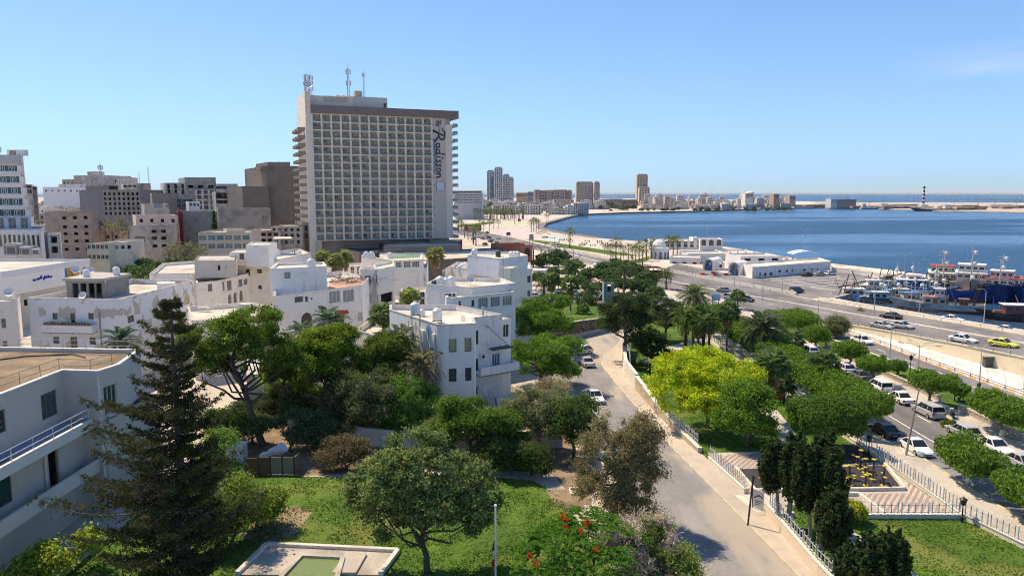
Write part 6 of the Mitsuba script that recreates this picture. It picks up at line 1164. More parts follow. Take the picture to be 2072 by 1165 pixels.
# araucaria on the left, tiers of long level branches with rope-like twigs
k = tree('araucaria_tree', 'huge dark araucaria with tiers of drooping branches in the left foreground'); rng = np.random.default_rng(31)
ax, ay = -22.4, 48.0; top = zat(617, (0, ay)); m = M((.085, .07, .06)); m.tube([(ax, ay, -.2), (ax + .1, ay, 6), (ax, ay + .1, 13), (ax + .05, ay, top)], [.42, .34, .2, .04], 9)
PT, CT = [], []
z = 1.6
while z < top - .2:
 dz = top - z; f = 1 - z / top; R = (.75 + .42 * dz - .0035 * dz * dz) * (.85 + .2 * math.sin(z * 5.3)); nb = 6 if dz < 6 else 8; z += .95 if dz < 5 else .66
 for i in range(nb):
  a = i * 2 * math.pi / nb + z * 2.7 + rng.normal() * .3; L = R * rng.uniform(.45, 1.15) * (1 - (.32 if dz > 7 else .1) * math.cos(a)) * (.8 if z < 5 else 1); u = np.linspace(0, 1, 8)
  sag = -.13 * L * np.sin(u * 2.2) + .24 * L * u ** 2.5 + (.12 * L * u if z > top * .7 else 0); q = np.c_[ax + math.cos(a) * L * u, ay + math.sin(a) * L * u, z + sag + rng.normal() * .3]
  m.tube(q, np.linspace(.05 + .05 * f, .02, 8), 4, (.15, .13, .115) if rng.random() < .4 else None)
  for s in np.arange(.22, 1., .055 if L > 3 else .11):
   o = np.array([np.interp(s, u, q[:, j]) for j in range(3)])
   for sd in (-1, 1):
    aa = a + sd * rng.uniform(.6, 1.25); l = rng.uniform(.5, 1.15) * min(1.25, .35 + L * .17) * (1.15 - .6 * s); t = rng.random(19)
    PT.append(o + np.outer(t, [math.cos(aa) * l, math.sin(aa) * l, rng.uniform(-.15, .3) * l]) + rng.normal(size=(19, 3)) * .07); green = rng.random() < (.45 + .5 * s)
    CT.append(np.tile((.066, .078, .032) if green else (.12, .105, .080), (19, 1)))
PT, CT = np.vstack(PT), np.vstack(CT); v, f, c = leaf_quads(PT, .085, rng, (1, 1, 1), .3, 2.6); put(k + '__crown', (v, f), 'leaf', color=c * np.repeat(CT, 4, 0)); put(k + '__trunk', m, 'bark', smooth=True)
# umbrella pines
def pine(label, x, y, top, R, lean, seed, col, lobes, trunk=.32):
 k = tree('pine_tree', label); rng = np.random.default_rng(seed); L = [(x + a, y + b, c, r, r * .95, h) for a, b, c, r, h in lobes]
 P, D = on_lobes(L, 620, rng, -.45, .6, 1.03); q, d = clumps(P, D, 70, .33, rng); shade = np.repeat(np.repeat((1 + .2 * rng.normal(size=len(P))).clip(.55, 1.5), 70), 4)[:, None]
 v, f, c = leaf_quads(q, .13, rng, col, .3, 2.6, nrm=d * .7 + [0, 0, .5]); put(k + '__crown', (v, f), 'leaf', color=(c * shade).clip(0, 1))
 tg = [np.array(l[:3]) for l in L] + [P[i] for i in rng.choice(len(P), 14)]; put(k + '__trunk', limbs((x + lean, y, -.1), (x, y, top * .62), trunk, tg, rng, (.10, .085, .075), 9, .3), 'bark', smooth=True)
pine('tall umbrella pine with a leaning bare trunk and dark spreading crown', -31.0, 80., 15.5, 6, 3.2, 1, (.058, .088, .014), [(-1.2, 0, 12.4, 4., 1.8), (2.3, 1., 13.9, 3.5, 1.5), (-3.9, -.6, 10.6, 2.6, 1.8), (4.6, .4, 10.6, 2.9, 1.6), (.5, -1.5, 10.2, 3., 1.5), (6.6, .8, 9.2, 2., 1.3), (-2.4, 1.5, 8.8, 2.3, 1.2), (2.8, 2., 11.8, 3., 1.4)], .42)
pine('second round topped pine standing right of the umbrella pine', -22.2, 86., 12, 5, .3, 2, (.075, .105, .014), [(0, 0, 10.6, 3.1, 1.5), (1.6, .6, 11.4, 2.2, 1.1), (-2.1, 0, 9.2, 2., 1.4), (2.4, -.5, 9., 2.2, 1.4), (.2, -1, 8., 2.6, 1.4), (3.8, .5, 7.4, 1.7, 1.2)])
pine('small pine with loose branches between the round topped pine and the palms', -15.2, 88.5, 11, 4, .2, 3, (.060, .085, .016), [(0, 0, 9.6, 2.4, 1.4), (1.5, .5, 8.6, 1.9, 1.3), (-1.4, .4, 8.2, 1.8, 1.3), (.4, -1, 7., 2., 1.2)], .2)
pine('dark lower pine mass between the two tall pines', -27.0, 86, 9, 4, .4, 4, (.05, .075, .02), [(0, 0, 8.4, 2., 1.4), (1.8, .5, 9.4, 1.7, 1.2), (-1.4, .4, 6.8, 1.8, 1.3)], .2)
# foreground lawn tree with feathered leaves
k = tree('lawn_tree', 'grey green tree with forked trunk standing on the sunny lawn'); rng = np.random.default_rng(12); x, y = -6.6, 52.6
L = [(x - .6, y, 7.9, 3.1, 3., 1.7), (x + 2.4, y + .6, 6.9, 2.6, 2.6, 1.6), (x - 3.0, y - .3, 6.6, 2.5, 2.5, 1.8), (x - .6, y + 1.2, 9.3, 2.2, 2.2, 1.1), (x - 3.6, y + .3, 4.6, 1.5, 1.6, 1.2), (x + 4.2, y, 5.4, 1.8, 1.8, 1.4), (x + .6, y - 1.5, 5.6, 2.2, 1.8, 1.3), (x + 3.6, y - .4, 4.2, 1.3, 1.3, 1.), (x - 1.9, y - 1.2, 4.1, 1.4, 1.3, 1.)]
P = leafy(k, L, (.078, .102, .036), rng, n=430, k=90, spread=.30, size=.145, elong=2.0, low=-.8, jit=.32); tg = [np.array(l[:3]) for l in L] + [P[i] for i in rng.choice(len(P), 10)]
put(k + '__trunk', limbs((x + .3, y - .4, -.1), (x - .2, y, 3.6), .27, tg, rng, (.075, .065, .055), 8, .12), 'bark', smooth=True)
def rt(label, px, py, top, rpx, col, seed, y=None, name='broadleaf_tree', group=None, z=0, **kw):
 p = W(px, py, z) if y is None else Wy(px, 600, y); h = zat(top, p) - z; d = math.hypot(p[1], 28 - h / 2); k = tree(name, label, group); round_tree(k, p[0], p[1], h, rpx * d / FOCAL, col, seed, z, **kw)
rt('dense green tree before the left foot of the corner villa', 955, 935, 800, 84, (.055, .092, .016), 13, n=330, k=80, size=.16, base=.18)
rt('dark loose tree at the left end of the street hedge', 1160, 930, 800, 50, (.045, .072, .02), 14, n=220, k=70, size=.15, base=.15)
rt('bright green round tree by the street below the corner villa', 1095, 785, 676, 82, (.062, .112, .016), 15, n=330, k=80, size=.17, base=.05)
rt('taller bright green tree behind the corner villa', 1095, 720, 602, 76, (.058, .105, .016), 16, n=330, k=80, size=.17, base=.12)
rt('dark big tree at the street bend with a leaning double trunk', 1262, 735, 585, 60, (.034, .048, .020), 17, n=380, k=80, size=.16, base=.28, bark=(.16, .14, .12), trunk=.36)
rt('dark smaller tree right of the big tree at the street bend', 1315, 745, 660, 46, (.030, .044, .014), 18, n=220, k=70, size=.15, base=.1)
rt('dark branch heavy tree behind the big tree at the bend', 1345, 690, 598, 42, (.034, .048, .020), 19, n=200, k=70, size=.15, base=.25)
k = tree('yellow_tree', 'large bright yellow green flowering tree beside the street'); rng = np.random.default_rng(20); x, y = 23.6, 86.5
L = [(x - 2.6, y + 1, 6.8, 4., 3.6, 2.2), (x + 2.2, y - .5, 6.5, 4.2, 3.7, 2.4), (x - .3, y + 2, 7.8, 3., 3., 1.5), (x - 4.9, y + .2, 4.9, 2.5, 2.6, 1.9), (x + 3.2, y - 2.0, 4.4, 2.6, 2.5, 2.), (x - 1.4, y - 2.6, 4.4, 3.3, 2.6, 2.), (x + .6, y - 3.2, 3.4, 2.6, 2.2, 1.5), (x - 4.0, y - 2.0, 3.4, 2., 2., 1.4)]
P = leafy(k, L, (.17, .235, .014), rng, n=420, k=72, spread=.32, size=.17, elong=1.6, low=-.5, jit=.25, tint=((.44, .45, .025), .45)); put(k + '__trunk', limbs((x, y, -.1), (x, y + .3, 3.4), .3, [np.array(l[:3]) for l in L], rng, (.2, .17, .13)), 'bark', smooth=True)
rt('dense plain green tree hugging the right of the yellow tree', 1510, 905, 758, 62, (.065, .115, .016), 21, n=300, k=80, size=.15, base=.1)
def fe(name, label, x, y, h, lobes, col, seed, **kw): k = tree(name, label); feathery(k, x, y, h, [(x + a, y + b, c, r, r, hh) for a, b, c, r, hh in lobes], col, seed, **kw)
fe('tamarisk_tree', 'tall grey brown feathery tamarisk at the left edge of the street', 9.3, 59.5, 10.5, [(0, 0, 9., 2., 1.5), (-1.0, 0, 7., 2.1, 1.7), (.9, 0, 6.9, 2.1, 1.6), (-1.9, 0, 5.2, 1.9, 1.9), (.8, -.3, 4.6, 2.3, 1.7), (-1.6, -.4, 3., 2.2, 1.7), (1.2, -.3, 2.5, 2.1, 1.4), (1.9, 0, 8.2, 1.2, .8)], (.108, .098, .050), 22, n=560, k=80, bark=(.06, .05, .045))
fe('tamarisk_tree', 'pale grey straw coloured tamarisk bush at the bottom by the street', 9.4, 50.4, 4, [(-.6, 0, 2.9, 1.7, 1.3), (1.2, .4, 3.2, 1.5, 1.1), (-1.8, .8, 2.6, 1.3, 1.1), (.3, -1.6, 1.6, 2., 1.2)], (.21, .185, .145), 23, n=340, k=80, trunk=.1)
fe('tamarisk_tree', 'green feathery bush at the lower left street corner', 11., 51., 3., [(0, 0, 2.6, 1.5, 1.), (-1.6, .6, 2.8, 1.2, .9), (.3, -1.2, 1.5, 1.6, 1.)], (.105, .135, .035), 24, n=230, k=80, trunk=.08)
fe('willow_tree', 'bright feathery green tree with fine hanging sprays before the corner villa', -12.2, 83., 6.5, [(0, 0, 4.6, 2.9, 2.), (-2.2, .3, 4., 2., 1.6), (1.8, .3, 4.2, 2., 1.6), (.2, -1.2, 2.6, 2.6, 1.6)], (.062, .118, .022), 25, n=420, k=80, size=.09)
fe('willow_tree', 'yellow green feathery tree below the round topped pine', -27.4, 90.5, 7.5, [(0, 0, 5.6, 2.3, 1.7), (1.8, 0, 6.2, 1.9, 1.3), (-1.6, 0, 5.2, 1.7, 1.3)], (.16, .20, .03), 26, n=300, k=80, size=.09)
fe('olive_tree', 'olive brown feathery tree with pale trunk right of the dense green tree', 3., 78., 6.5, [(0, 0, 5.2, 2.7, 1.4), (-1.9, 0, 4.6, 2., 1.3), (1.9, 0, 4.7, 1.9, 1.3)], (.085, .098, .045), 27, n=300, k=80, size=.09, bark=(.22, .2, .17))
fe('olive_tree', 'dry brownish feathery bush beside the annex of the corner villa', 5., 90., 4.5, [(0, 0, 3.6, 1.7, 1.4), (-.9, .3, 3., 1.4, 1.2)], (.16, .14, .085), 28, n=180, k=70, trunk=.1)
# flame tree with red flowers at the bottom
k = tree('flame_tree', 'spreading green flame tree with red flowers at the bottom edge'); rng = np.random.default_rng(29); x, y = 4.6, 49.3
P, D = on_lobes([(x - .5, y, 3.4, 2.8, 2.6, 1.5), (x + 2.2, y + .4, 3.8, 2.2, 2.2, 1.2), (x - 2.3, y - .6, 2.6, 1.9, 2., 1.2), (x + 1.0, y - 1.6, 2.8, 2.6, 1.9, 1.3), (x + .6, y + 1.2, 4.4, 2., 1.8, .9)], 620, rng, -.2, .85, 1.03); V, N = [], []
for p, d in zip(P, D):          # each spray: a flat fern-like leaf with rows of fine leaflets
 a = rng.uniform(0, 6.28); t = np.array([math.cos(a), math.sin(a), 0]) * .8 + d * .5; s = np.cross(t, [0, 0, 1.]); r = rng.uniform(0, 1, 46); w = rng.uniform(-1, 1, 46) * .26 * np.sin(np.pi * (.1 + .9 * r)); V.append(p + np.outer(r, t) * .9 + np.outer(w, s) - np.outer(r ** 2, [0, 0, .35])); N.append(np.tile([0, 0, 1.], (46, 1)))
v, f, c = leaf_quads(np.vstack(V), .085, rng, (.050, .112, .016), .3, 2.4, nrm=np.vstack(N) * 1.2); put(k + '__crown', (v, f), 'leaf', color=c); put(k + '__trunk', limbs((x, y, -.1), (x, y, 2), .2, P[::40], rng), 'bark', smooth=True)
for p in (P + D * .35)[(D[:, 2] > .35) & (D[:, 1] < .2)][::13][:9]:
 fl = part(k, 'red_flower'); v, f, c = leaf_quads(p + rng.normal(size=(14, 3)) * .10 + [0, 0, .15], .13, rng, (.25, .022, .008), .2); put(fl, (v, f), 'leaf', color=c)
# undergrowth below the villas
for i, (lab, px, py, top, r, col) in enumerate((('dark shrub with white flowers below the small pine', 690, 880, 745, 60, (.055, .062, .03)), ('speckled shrub left of the feathery green tree', 745, 900, 760, 52, (.050, .062, .028)), ('olive shrub at the back of the lawn behind the lawn tree', 640, 905, 825, 50, (.055, .075, .035)), ('dark shrub behind the brown panel fence', 590, 915, 840, 42, (.045, .060, .03)), ('shrub under the two leaning palms', 800, 880, 735, 50, (.065, .078, .03)),
  ('dark dense shrub in the shade right of the lawn tree', 1015, 950, 870, 62, (.042, .064, .020)), ('dark green shrub mass beside the street garden wall', 1075, 960, 900, 40, (.04, .06, .018)), ('light green shrub at the right foot of the araucaria', 435, 1010, 868, 62, (.085, .130, .030)), ('yellow green shrub beside the bare patch of lawn', 520, 1075, 965, 50, (.10, .135, .025)), ('dark bushy shrub behind the yellow green shrub', 470, 1110, 985, 60, (.05, .07, .02)), ('small green shrub at the foot of the pine trunk', 455, 905, 840, 38, (.06, .095, .02)), ('brownish shrub behind the lawn tree', 700, 950, 880, 46, (.075, .065, .035)), ('green shrub in front of the dense green tree', 880, 930, 850, 40, (.06, .09, .025)))):
 p = W(px, py, 0); h = zat(top, p); k = thing('shrub', lab, 'shrub'); round_tree(k, p[0], p[1], h, r * math.hypot(p[1], 25) / FOCAL, col, 60 + i, base=.02, n=210, k=56, size=.135, low=-.3, tint=((.42, .40, .36), .03) if 'white' in lab or 'speckled' in lab else None)
rng = np.random.default_rng(55)
for i in range(26):
 p = np.array([rng.uniform(-34, -9), rng.uniform(79, 98)]); h = rng.uniform(2, 4.6)
 if p[0] > -13 and p[1] > 88: continue
 k = thing('shrub', 'shrub of the tangled undergrowth between the villas and the lawn', 'shrub', 'undergrowth behind the lawn'); round_tree(k, p[0], p[1], h, rng.uniform(1.4, 2.8), ((.045, .065, .022), (.065, .085, .028), (.04, .052, .025), (.09, .12, .03))[i % 4], 200 + i, base=.02, n=130, k=50, size=.15, low=-.3)
k = thing('shrub', 'sprawling yellow leaved shrub at the bottom left corner', 'shrub'); rng = np.random.default_rng(77)
for i in range(1): p = W(100, 1165, 0); leafy(k, [(p[0] + .6, p[1] - .5, 1.6, 1.6, 1.4, 1.2), (p[0] + 2.4, p[1] + 1.6, 2., 1., 1., .9), (p[0] - .6, p[1] - 1.4, 1., 1.2, 1.2, .8)], (.12, .155, .022), rng, n=130, k=24, size=.2, tint=((.30, .33, .05), .3)); put(k + '__trunk', limbs((p[0], p[1], 0), (p[0] + .5, p[1], 1), .06, [p + [1, .5, 1.6], p + [2.4, 1.6, 2]], rng), 'bark')
k = thing('bare_shrub', 'leafless pale twiggy shrub before the corner villa balcony', 'shrub'); rng = np.random.default_rng(78); p = W(985, 845, 0); m = M((.40, .37, .34))
def twig(o, d, l, r, n):
 e = o + d * l; m.tube([o, e], [r, r * .6], 4)
 if n: [twig(e, (dd := d + rng.normal(size=3) * .45 + [0, 0, .1]) / np.linalg.norm(dd), l * .72, r * .62, n - 1) for _ in range(3)]
twig(p, np.array([0, 0, 1.]), 1.6, .07, 4); put(k, m, 'bark')
# palms
def pl(label, px, py, crown, kind, seed, group='date palms of the park', y=None, z=.0, name='palm_tree', **kw):
 p = W(px, py, z) if y is None else Wy(px, 600, y); k = tree(name, label, group); h = zat(crown, p) - z; palm(k, max(h, .4), kind, seed, **kw)
 for s in [s for s in scene if s.startswith(k + '__')]: scene[s]['to_world'] = at(p[0], p[1], z)
 return k
GD, GF = (.050, .075, .026), (.080, .115, .026)
pl('tall date palm with thick dark trunk, leftmost of the park group', 1386, 722, 642, 'date', 1, L=3.6, nf=54, tr=.30, col=(.055, .088, .022), skirt=16, bark=(.055, .045, .04))
pl('tallest date palm with orange date bunches in the park group', 1401, 712, 598, 'date', 2, L=3.7, nf=54, col=(.06, .08, .03), fruit=True, skirt=14, white=1.0)
pl('slim palm between the two leftmost tall palms', 1412, 717, 650, 'fan', 3, L=2.9, nf=44, tr=.2, skirt=14, white=1.0)
pl('dark trunked palm fourth of the park group', 1422, 733, 655, 'date', 4, L=3.0, nf=48, col=(.05, .075, .022), bark=(.05, .045, .04), skirt=10); pl('palm with drooping grey skirt behind the dark trunked palm', 1434, 708, 645, 'fan', 5, L=2.6, nf=40, tr=.2, skirt=18, white=.9)
pl('slender fan palm with pale trunk right of the park group', 1469, 732, 630, 'fan', 6, L=2.6, nf=40, tr=.17, skirt=16, white=1.2)
pl('big grey green date palm with orange fruit beside the avenue', 1538, 745, 665, 'date', 7, L=4.6, nf=64, tr=.32, col=(.052, .068, .036), fruit=True, n=24); pl('smaller palm crowded under the big grey green date palm', 1575, 735, 690, 'fan', 8, L=3, nf=44)
pl('tall twin trunked fan palm on the grass strip', 1556, 853, 738, 'fan', 9, L=2.9, nf=44, tr=.19, skirt=18, white=1.3); pl('short dark palm beside the twin trunked palm', 1576, 812, 775, 'fan', 10, L=2.6, nf=40, skirt=20, col=(.05, .07, .02))
pl('fan palm rising out of the clipped hedge row', 1663, 812, 738, 'fan', 11, L=2.7, nf=42, tr=.18, skirt=8); pl('small spiky palm on the highway island', 1492, 626, 600, 'fan', 12, L=2.5, nf=36, tr=.16, group=None)
pl('palm with twisted pale leaves before the clipped trees', 1600, 715, 690, 'fan', 13, L=2.8, nf=40)
pl('tall slim palm with a tiny crown on the grass bank', 1154, 637, 575, 'fan', 14, L=2.6, nf=40, tr=.16, skirt=12, z=1.2, group='palms round the upper car park', white=1.0); pl('broad date palm above the slim palm', 1156, 612, 540, 'date', 15, L=3.8, nf=52, group='palms round the upper car park')
pl('date palm on the grass bank before the green cabin', 1197, 617, 585, 'date', 16, L=3.0, nf=46, group='palms round the upper car park'); pl('dark shaggy palm near the curved front villa, left one', 1100, 612, 572, 'date', 17, L=3.2, nf=46, skirt=16, group='palms round the upper car park'); pl('dark shaggy palm near the curved front villa, right one', 1116, 612, 566, 'fan', 18, L=3, nf=44, skirt=16, group='palms round the upper car park')
pl('palm behind the parked cars before the dark thicket', 1262, 600, 545, 'date', 19, L=3.4, nf=48, group='palms round the upper car park'); pl('palm at the near end of the notched barrier', 1348, 585, 556, 'date', 20, L=3.2, nf=46, group='palms along the highway')
pl('low sprouting palm on the grass bank', 1180, 640, 625, 'fan', 21, L=2, nf=28, z=1.5, group=None, tr=.12)
pl('low bushy date palm before the peeling villa', 238, 715, 690, 'date', 22, L=3.4, nf=46, y=96, tr=.3, group='palms among the villas', col=(.04, .065, .04)); pl('date palm before the arched door of the middle villa', 664, 700, 650, 'date', 23, L=3.6, nf=50, y=104, group='palms among the villas', col=(.05, .075, .045)); pl('small palm left of the arched door', 605, 700, 672, 'date', 24, L=2.8, nf=30, y=106, group='palms among the villas', col=(.05, .075, .045))
pl('dry leaning palm at the left wall of the corner villa', 800, 800, 690, 'date', 25, L=3.4, nf=42, y=90, col=(.075, .085, .05), skirt=14, group='palms among the villas', lean=(.3, 0)); pl('dry palm with brown hanging leaves touching the corner villa', 845, 830, 740, 'date', 26, L=3.6, nf=40, y=86.5, col=(.09, .09, .05), skirt=30, fruit=True, group='palms among the villas')
pl('fan palm between the middle villa and the tan roofed villa', 831, 640, 602, 'fan', 27, L=2.3, nf=40, y=130, col=(.10, .125, .035), group='palms among the villas'); pl('fan palm below it at the corner villa roof', 775, 690, 640, 'fan', 28, L=2.8, nf=40, y=108, group='palms among the villas')
pl('tall shaggy fan palm standing before the beige hotel wing', 882, 580, 516, 'fan', 29, L=2.7, nf=44, y=168, col=(.09, .10, .035), skirt=26, group='fan palms behind the villas')
for i, (px, c) in enumerate(((656, 521), (680, 529), (700, 521))): pl(f'bushy fan palm at the hotel foot, {WHERE[i]} from the left', px, 580, c, 'fan', 30 + i, L=2.6, nf=38, y=178 if i != 1 else 168, col=(.09, .105, .035), skirt=18, group='fan palms behind the villas')
for i, (px, c, y) in enumerate(((181, 462, 330), (222, 458, 320), (236, 463, 315), (255, 452, 345), (270, 468, 322), (80, 448, 330), (385, 506, 215), (412, 514, 208), (348, 512, 240), (360, 505, 245))): pl(('date palm in the dusty grove before the grey unfinished block' if i < 6 else 'date palm above the garden wall left of the white villas'), px, 600, c, 'date', 40 + i, L=5.0 if i < 6 else 4.4, nf=36, y=y, col=(.075, .082, .05), group='palms of the dusty grove' if i < 6 else 'palms above the garden wall', n=12)
# copied palms: by the terminal, along the promenade and on the far shore
P0 = pl('slim palm of the grove before the white terminal', 1300, 540, 505, 'date', 60, L=3.4, nf=30, tr=.2, n=12, group='palm grove before the terminal'); q0 = W(1300, 540)
for i, (px, py, s) in enumerate(((1246, 527, 1.2), (1236, 524, .8), (1256, 526, .8), (1262, 532, .6), (1240, 533, .6), (1271, 530, .9), (1280, 526, .7), (1286, 534, .9), (1293, 528, 1), (1308, 527, 1.05), (1318, 524, .8), (1322, 520, 1), (1352, 521, 1.15), (1362, 520, 1.1), (1370, 518, 1.1), (1223, 514, .5), (1230, 517, .5), (1278, 538, .5))):
 p = W(px, py); copy_tree(P0, 'palm_tree', 'slim palm of the grove before the white terminal', 'tree', 'palm grove before the terminal', at(p[0], p[1], 0, i * 50, s) @ at(-q0[0], -q0[1]))
def shrink(src, px, py, s, label, group, i): p = W(px, py); copy_tree(src, 'palm_tree', label, 'tree', group, at(p[0], p[1], 0, i * 47, s) @ at(-q0[0], -q0[1]))
for i, (px, py, s) in enumerate(((1153, 502, 1.3), (1075, 470, 1.1), (1080, 468, 1.2), (1085, 469, 1.2), (1090, 466, 1), (990, 468, 1.), (998, 464, .9), (978, 470, 1), (970, 462, 1), (1008, 463, .9), (1105, 448, .9), (1110, 446, .8), (940, 481, 1.1), (947, 485, 1.1), (928, 470, 1.2), (934, 466, 1), (1041, 453, 1), (963, 497, 1.3))): shrink(P0, px, py, s, 'lone palm on the pale promenade along the bay' if px > 1000 else 'palm along the highway beside the hotel', 'palms on the promenade' if px > 1000 else 'palms beside the hotel', i)
def simple_palm(seed):
 rng = np.random.default_rng(seed); m = M((.13, .11, .09)); m.tube([(0, 0, 0), (0, 0, 8)], [.3, .22], 5); c = M()
 for i in range(18): v, f, cc = frond(rng, 3.2, 1.2 - 1.7 * i / 18, 7, .9, .12, (.045, .07, .035)); c.raw(spin(v, i * 2.4, np.array([0, 0, 8.])), f, cc)
 return ply(m.arrays(), 'bark', color=m.colors()), ply(c.arrays(), 'leaf', color=c.colors())
sp = [simple_palm(s) for s in range(3)]; frng = np.random.default_rng(99)
for i in range(120):
 if i < 70: px = frng.uniform(925, 1290); py = frng.uniform(418, 436) + (4 if px < 1000 else 0)
 else: px = frng.uniform(960, 1060); py = frng.uniform(441, 446)
 if px > 1150: py = frng.uniform(417, 428)
 p = W(px, py); k = tree('palm_tree', 'distant palm in the park belt at the head of the bay', 'palms of the distant park belt'); t_ = at(p[0], p[1], 0, i * 31, frng.uniform(.8, 1.3)); scene[k + '__trunk'] = {**sp[i % 3][0], 'to_world': t_}; scene[k + '__crown'] = {**sp[i % 3][1], 'to_world': t_}
bt = []
for s in range(4):
 rng = np.random.default_rng(s); P, D = on_lobes([(0, 0, 4.4, 4, 4, 2.6), (2.6, 1, 3.6, 2.6, 2.6, 2), (-2.4, -1, 3.4, 2.8, 2.8, 2.2)], 170, rng, -.5); q, d = clumps(P, D, 9, .5, rng); v, f, c = leaf_quads(q, .75, rng, (.042, .066, .026), .3, 1.4, nrm=d * .9 + [0, 0, .5]); m = M((.09, .07, .055)).tube([(0, 0, -.1), (0, 0, 3.4)], [.3, .18], 5); bt.append((ply((v, f), 'leaf', color=c), ply(m.arrays(), 'bark', color=m.colors())))
def bush(px, py, s, label, group, i, y=None, z=0): p = W(px, py, z) if y is None else Wy(px, 600, y); k = tree('broadleaf_tree', label, group); t_ = at(p[0], p[1], z, i * 67, s); scene[k + '__crown'] = {**bt[i % 4][0], 'to_world': t_}; scene[k + '__trunk'] = {**bt[i % 4][1], 'to_world': t_}
for i in range(70):
 px = frng.uniform(920, 1290); bush(px, frng.uniform(419, 431) if px < 1180 else frng.uniform(416, 424), frng.uniform(.8, 1.5), 'distant dark tree in the park belt at the head of the bay', 'trees of the distant park belt', i)
for i in range(46): bush(frng.uniform(1185, 1600), frng.uniform(424.5, 428.5), frng.uniform(.35, .8), 'distant dark tree along the far quay below the old town', 'trees of the far quay', i)
for i, (px, py, s) in enumerate(((1195, 575, .7), (1222, 566, .8), (1246, 564, .9), (1266, 566, .85), (1290, 572, .8), (1310, 582, .7), (1235, 575, .7))): bush(px, py, s, 'dark tree of the thicket before the terminal', 'dark thicket before the terminal', i)
for i, (px, py, s) in enumerate(((1130, 585, .5), (1172, 582, .5), (1190, 592, .45), (1210, 596, .5), (1090, 577, .55), (1120, 562, .5), (1150, 562, .5), (1250, 594, .6), (1275, 592, .5), (1300, 602, .6), (1325, 610, .55), (1185, 566, .5), (1240, 580, .5), (1312, 590, .5))): bush(px, py, s, 'green tree shading the upper car park', 'trees of the upper car park', i + 1)
for i, (px, py, s, lab) in enumerate(((1105, 548, .9, 'orange brown tree beside the red hall'), (1130, 545, 1., 'green tree right of the orange brown one'), (1165, 550, .6, 'pale scrub by the notched barrier'), (430, 485, 1.6, 'dark cypress like tree before the bare concrete wall'))[:3]): bush(px, py, s, lab, None, i)
for i, (px, y, s) in enumerate(((250, 232, .8), (275, 222, .9), (290, 214, 1.), (310, 206, 1.), (325, 200, .9), (345, 212, .9), (185, 232, .7), (172, 240, .8), (335, 230, 1.), (370, 225, 1.2), (300, 236, 1), (395, 232, 1.1))): bush(px, 600, s, 'green shrubbery along the garden wall left of the villas', 'shrubbery by the garden wall', i, y=y)
k = thing('conifer', 'dark pointed conifer before the bare concrete wall', 'tree'); p = Wy(431, 400, 262); rng = np.random.default_rng(5); h = zat(428, p); q = []
for i in range(900): f = rng.random(); a = rng.uniform(0, 6.3); r = 3.2 * (1 - f) * rng.uniform(.4, 1); q.append([p[0] + r * math.cos(a), p[1] + r * math.sin(a), 3 + (h - 3) * f])
v, f, c = leaf_quads(np.array(q), .7, rng, (.03, .05, .025), .3); put(k + '__crown', (v, f), 'leaf', color=c); put(k + '__trunk', M((.1, .08, .06)).tube([(p[0], p[1], 0), (p[0], p[1], h * .8)], [.3, .1], 6), 'bark')
# clipped trees and hedges of the avenue
topiary('broad clipped tree with dark flat crown over the black rubber floor', 34.6, 78.6, 7.6, 5.6, 5.6, 2.2, 1, col=(.060, .102, .018), blocks=[(0, 0, 0, 1, 1, 1), (-.3, .25, .15, .75, .7, 1), (.35, -.2, .1, .6, .7, 1)])
for i, (y, dx, w) in enumerate(((85.5, 0, 4.6), (91.5, .3, 5.), (98, -.1, 4.8), (104.5, .2, 4.6), (111.5, .1, 4.6), (119, .2, 4.6), (127, 0, 4.6), (134, 0, 4.6), (142, 0, 4.6), (151, 0, 4.6))):
 topiary(f'clipped bright green tree in the row along the park pavement, {WHERE[i]} from the broad one', 41. + dx, y, w + 1.6, 7.4, 5., 2.2, 10 + i, blocks=[(0, 0, 0, 1, 1, .9), (.2, -.5, .2, .75, .6, .9), (-.2, .5, .1, .8, .6, .9)], dens=22)
for i, (y, w, d, h) in enumerate(((68.5, 4.2, 7.5, 4.2), (60.5, 4.2, 7., 4.), (53.5, 4.4, 6, 4.))): topiary(('clipped hedge tree nearest the parked white sedan', 'lumpy clipped hedge tree before the nearer lamp post', 'clipped hedge tree at the right bottom edge')[i], 44. + .5 * i, y, w, d, h, 1.7, 30 + i, blocks=[(0, 0, 0, 1, 1, .9), (.35, .55, .35, .6, .4, .9), (-.3, -.3, .1, .8, .6, .9)], white=True)
for i, (px, py, w, d, h, cl, lab) in enumerate(((1881, 822, 4.4, 6.2, 4.4, 2.4, 'clipped tree with forked pale trunk behind the silver wagon'), (2027, 884, 4.8, 9., 4.6, 2.1, 'large clipped tree above the white sedan at the right edge'), (1763, 778, 4.2, 4.6, 4., 2., 'clipped round tree behind the white off roader'), (1717, 748, 4.4, 5.2, 4.4, 2., 'clipped round tree beside the far end of the balustrade'), (1650, 705, 4., 5, 4., 1.2, 'square clipped dark tree at the end of the pavement'))): p = W(px, py); topiary(lab, p[0], p[1], w, d, h, cl, 40 + i, blocks=[(0, 0, 0, 1, 1, .9), (.1, .4, .2, .7, .5, .9), (-.1, -.4, .15, .8, .5, .9)])
for i, (px, py) in enumerate(((1640, 672), (1618, 664), (1590, 672), (1560, 668))): p = W(px, py); topiary(f'flat clipped green tree at the far end of the avenue, {WHERE[i]} from the right', p[0] - 3 + i, p[1] - 4, 5.5, 7.5, 4.6, 1.8, 50 + i, dens=18)
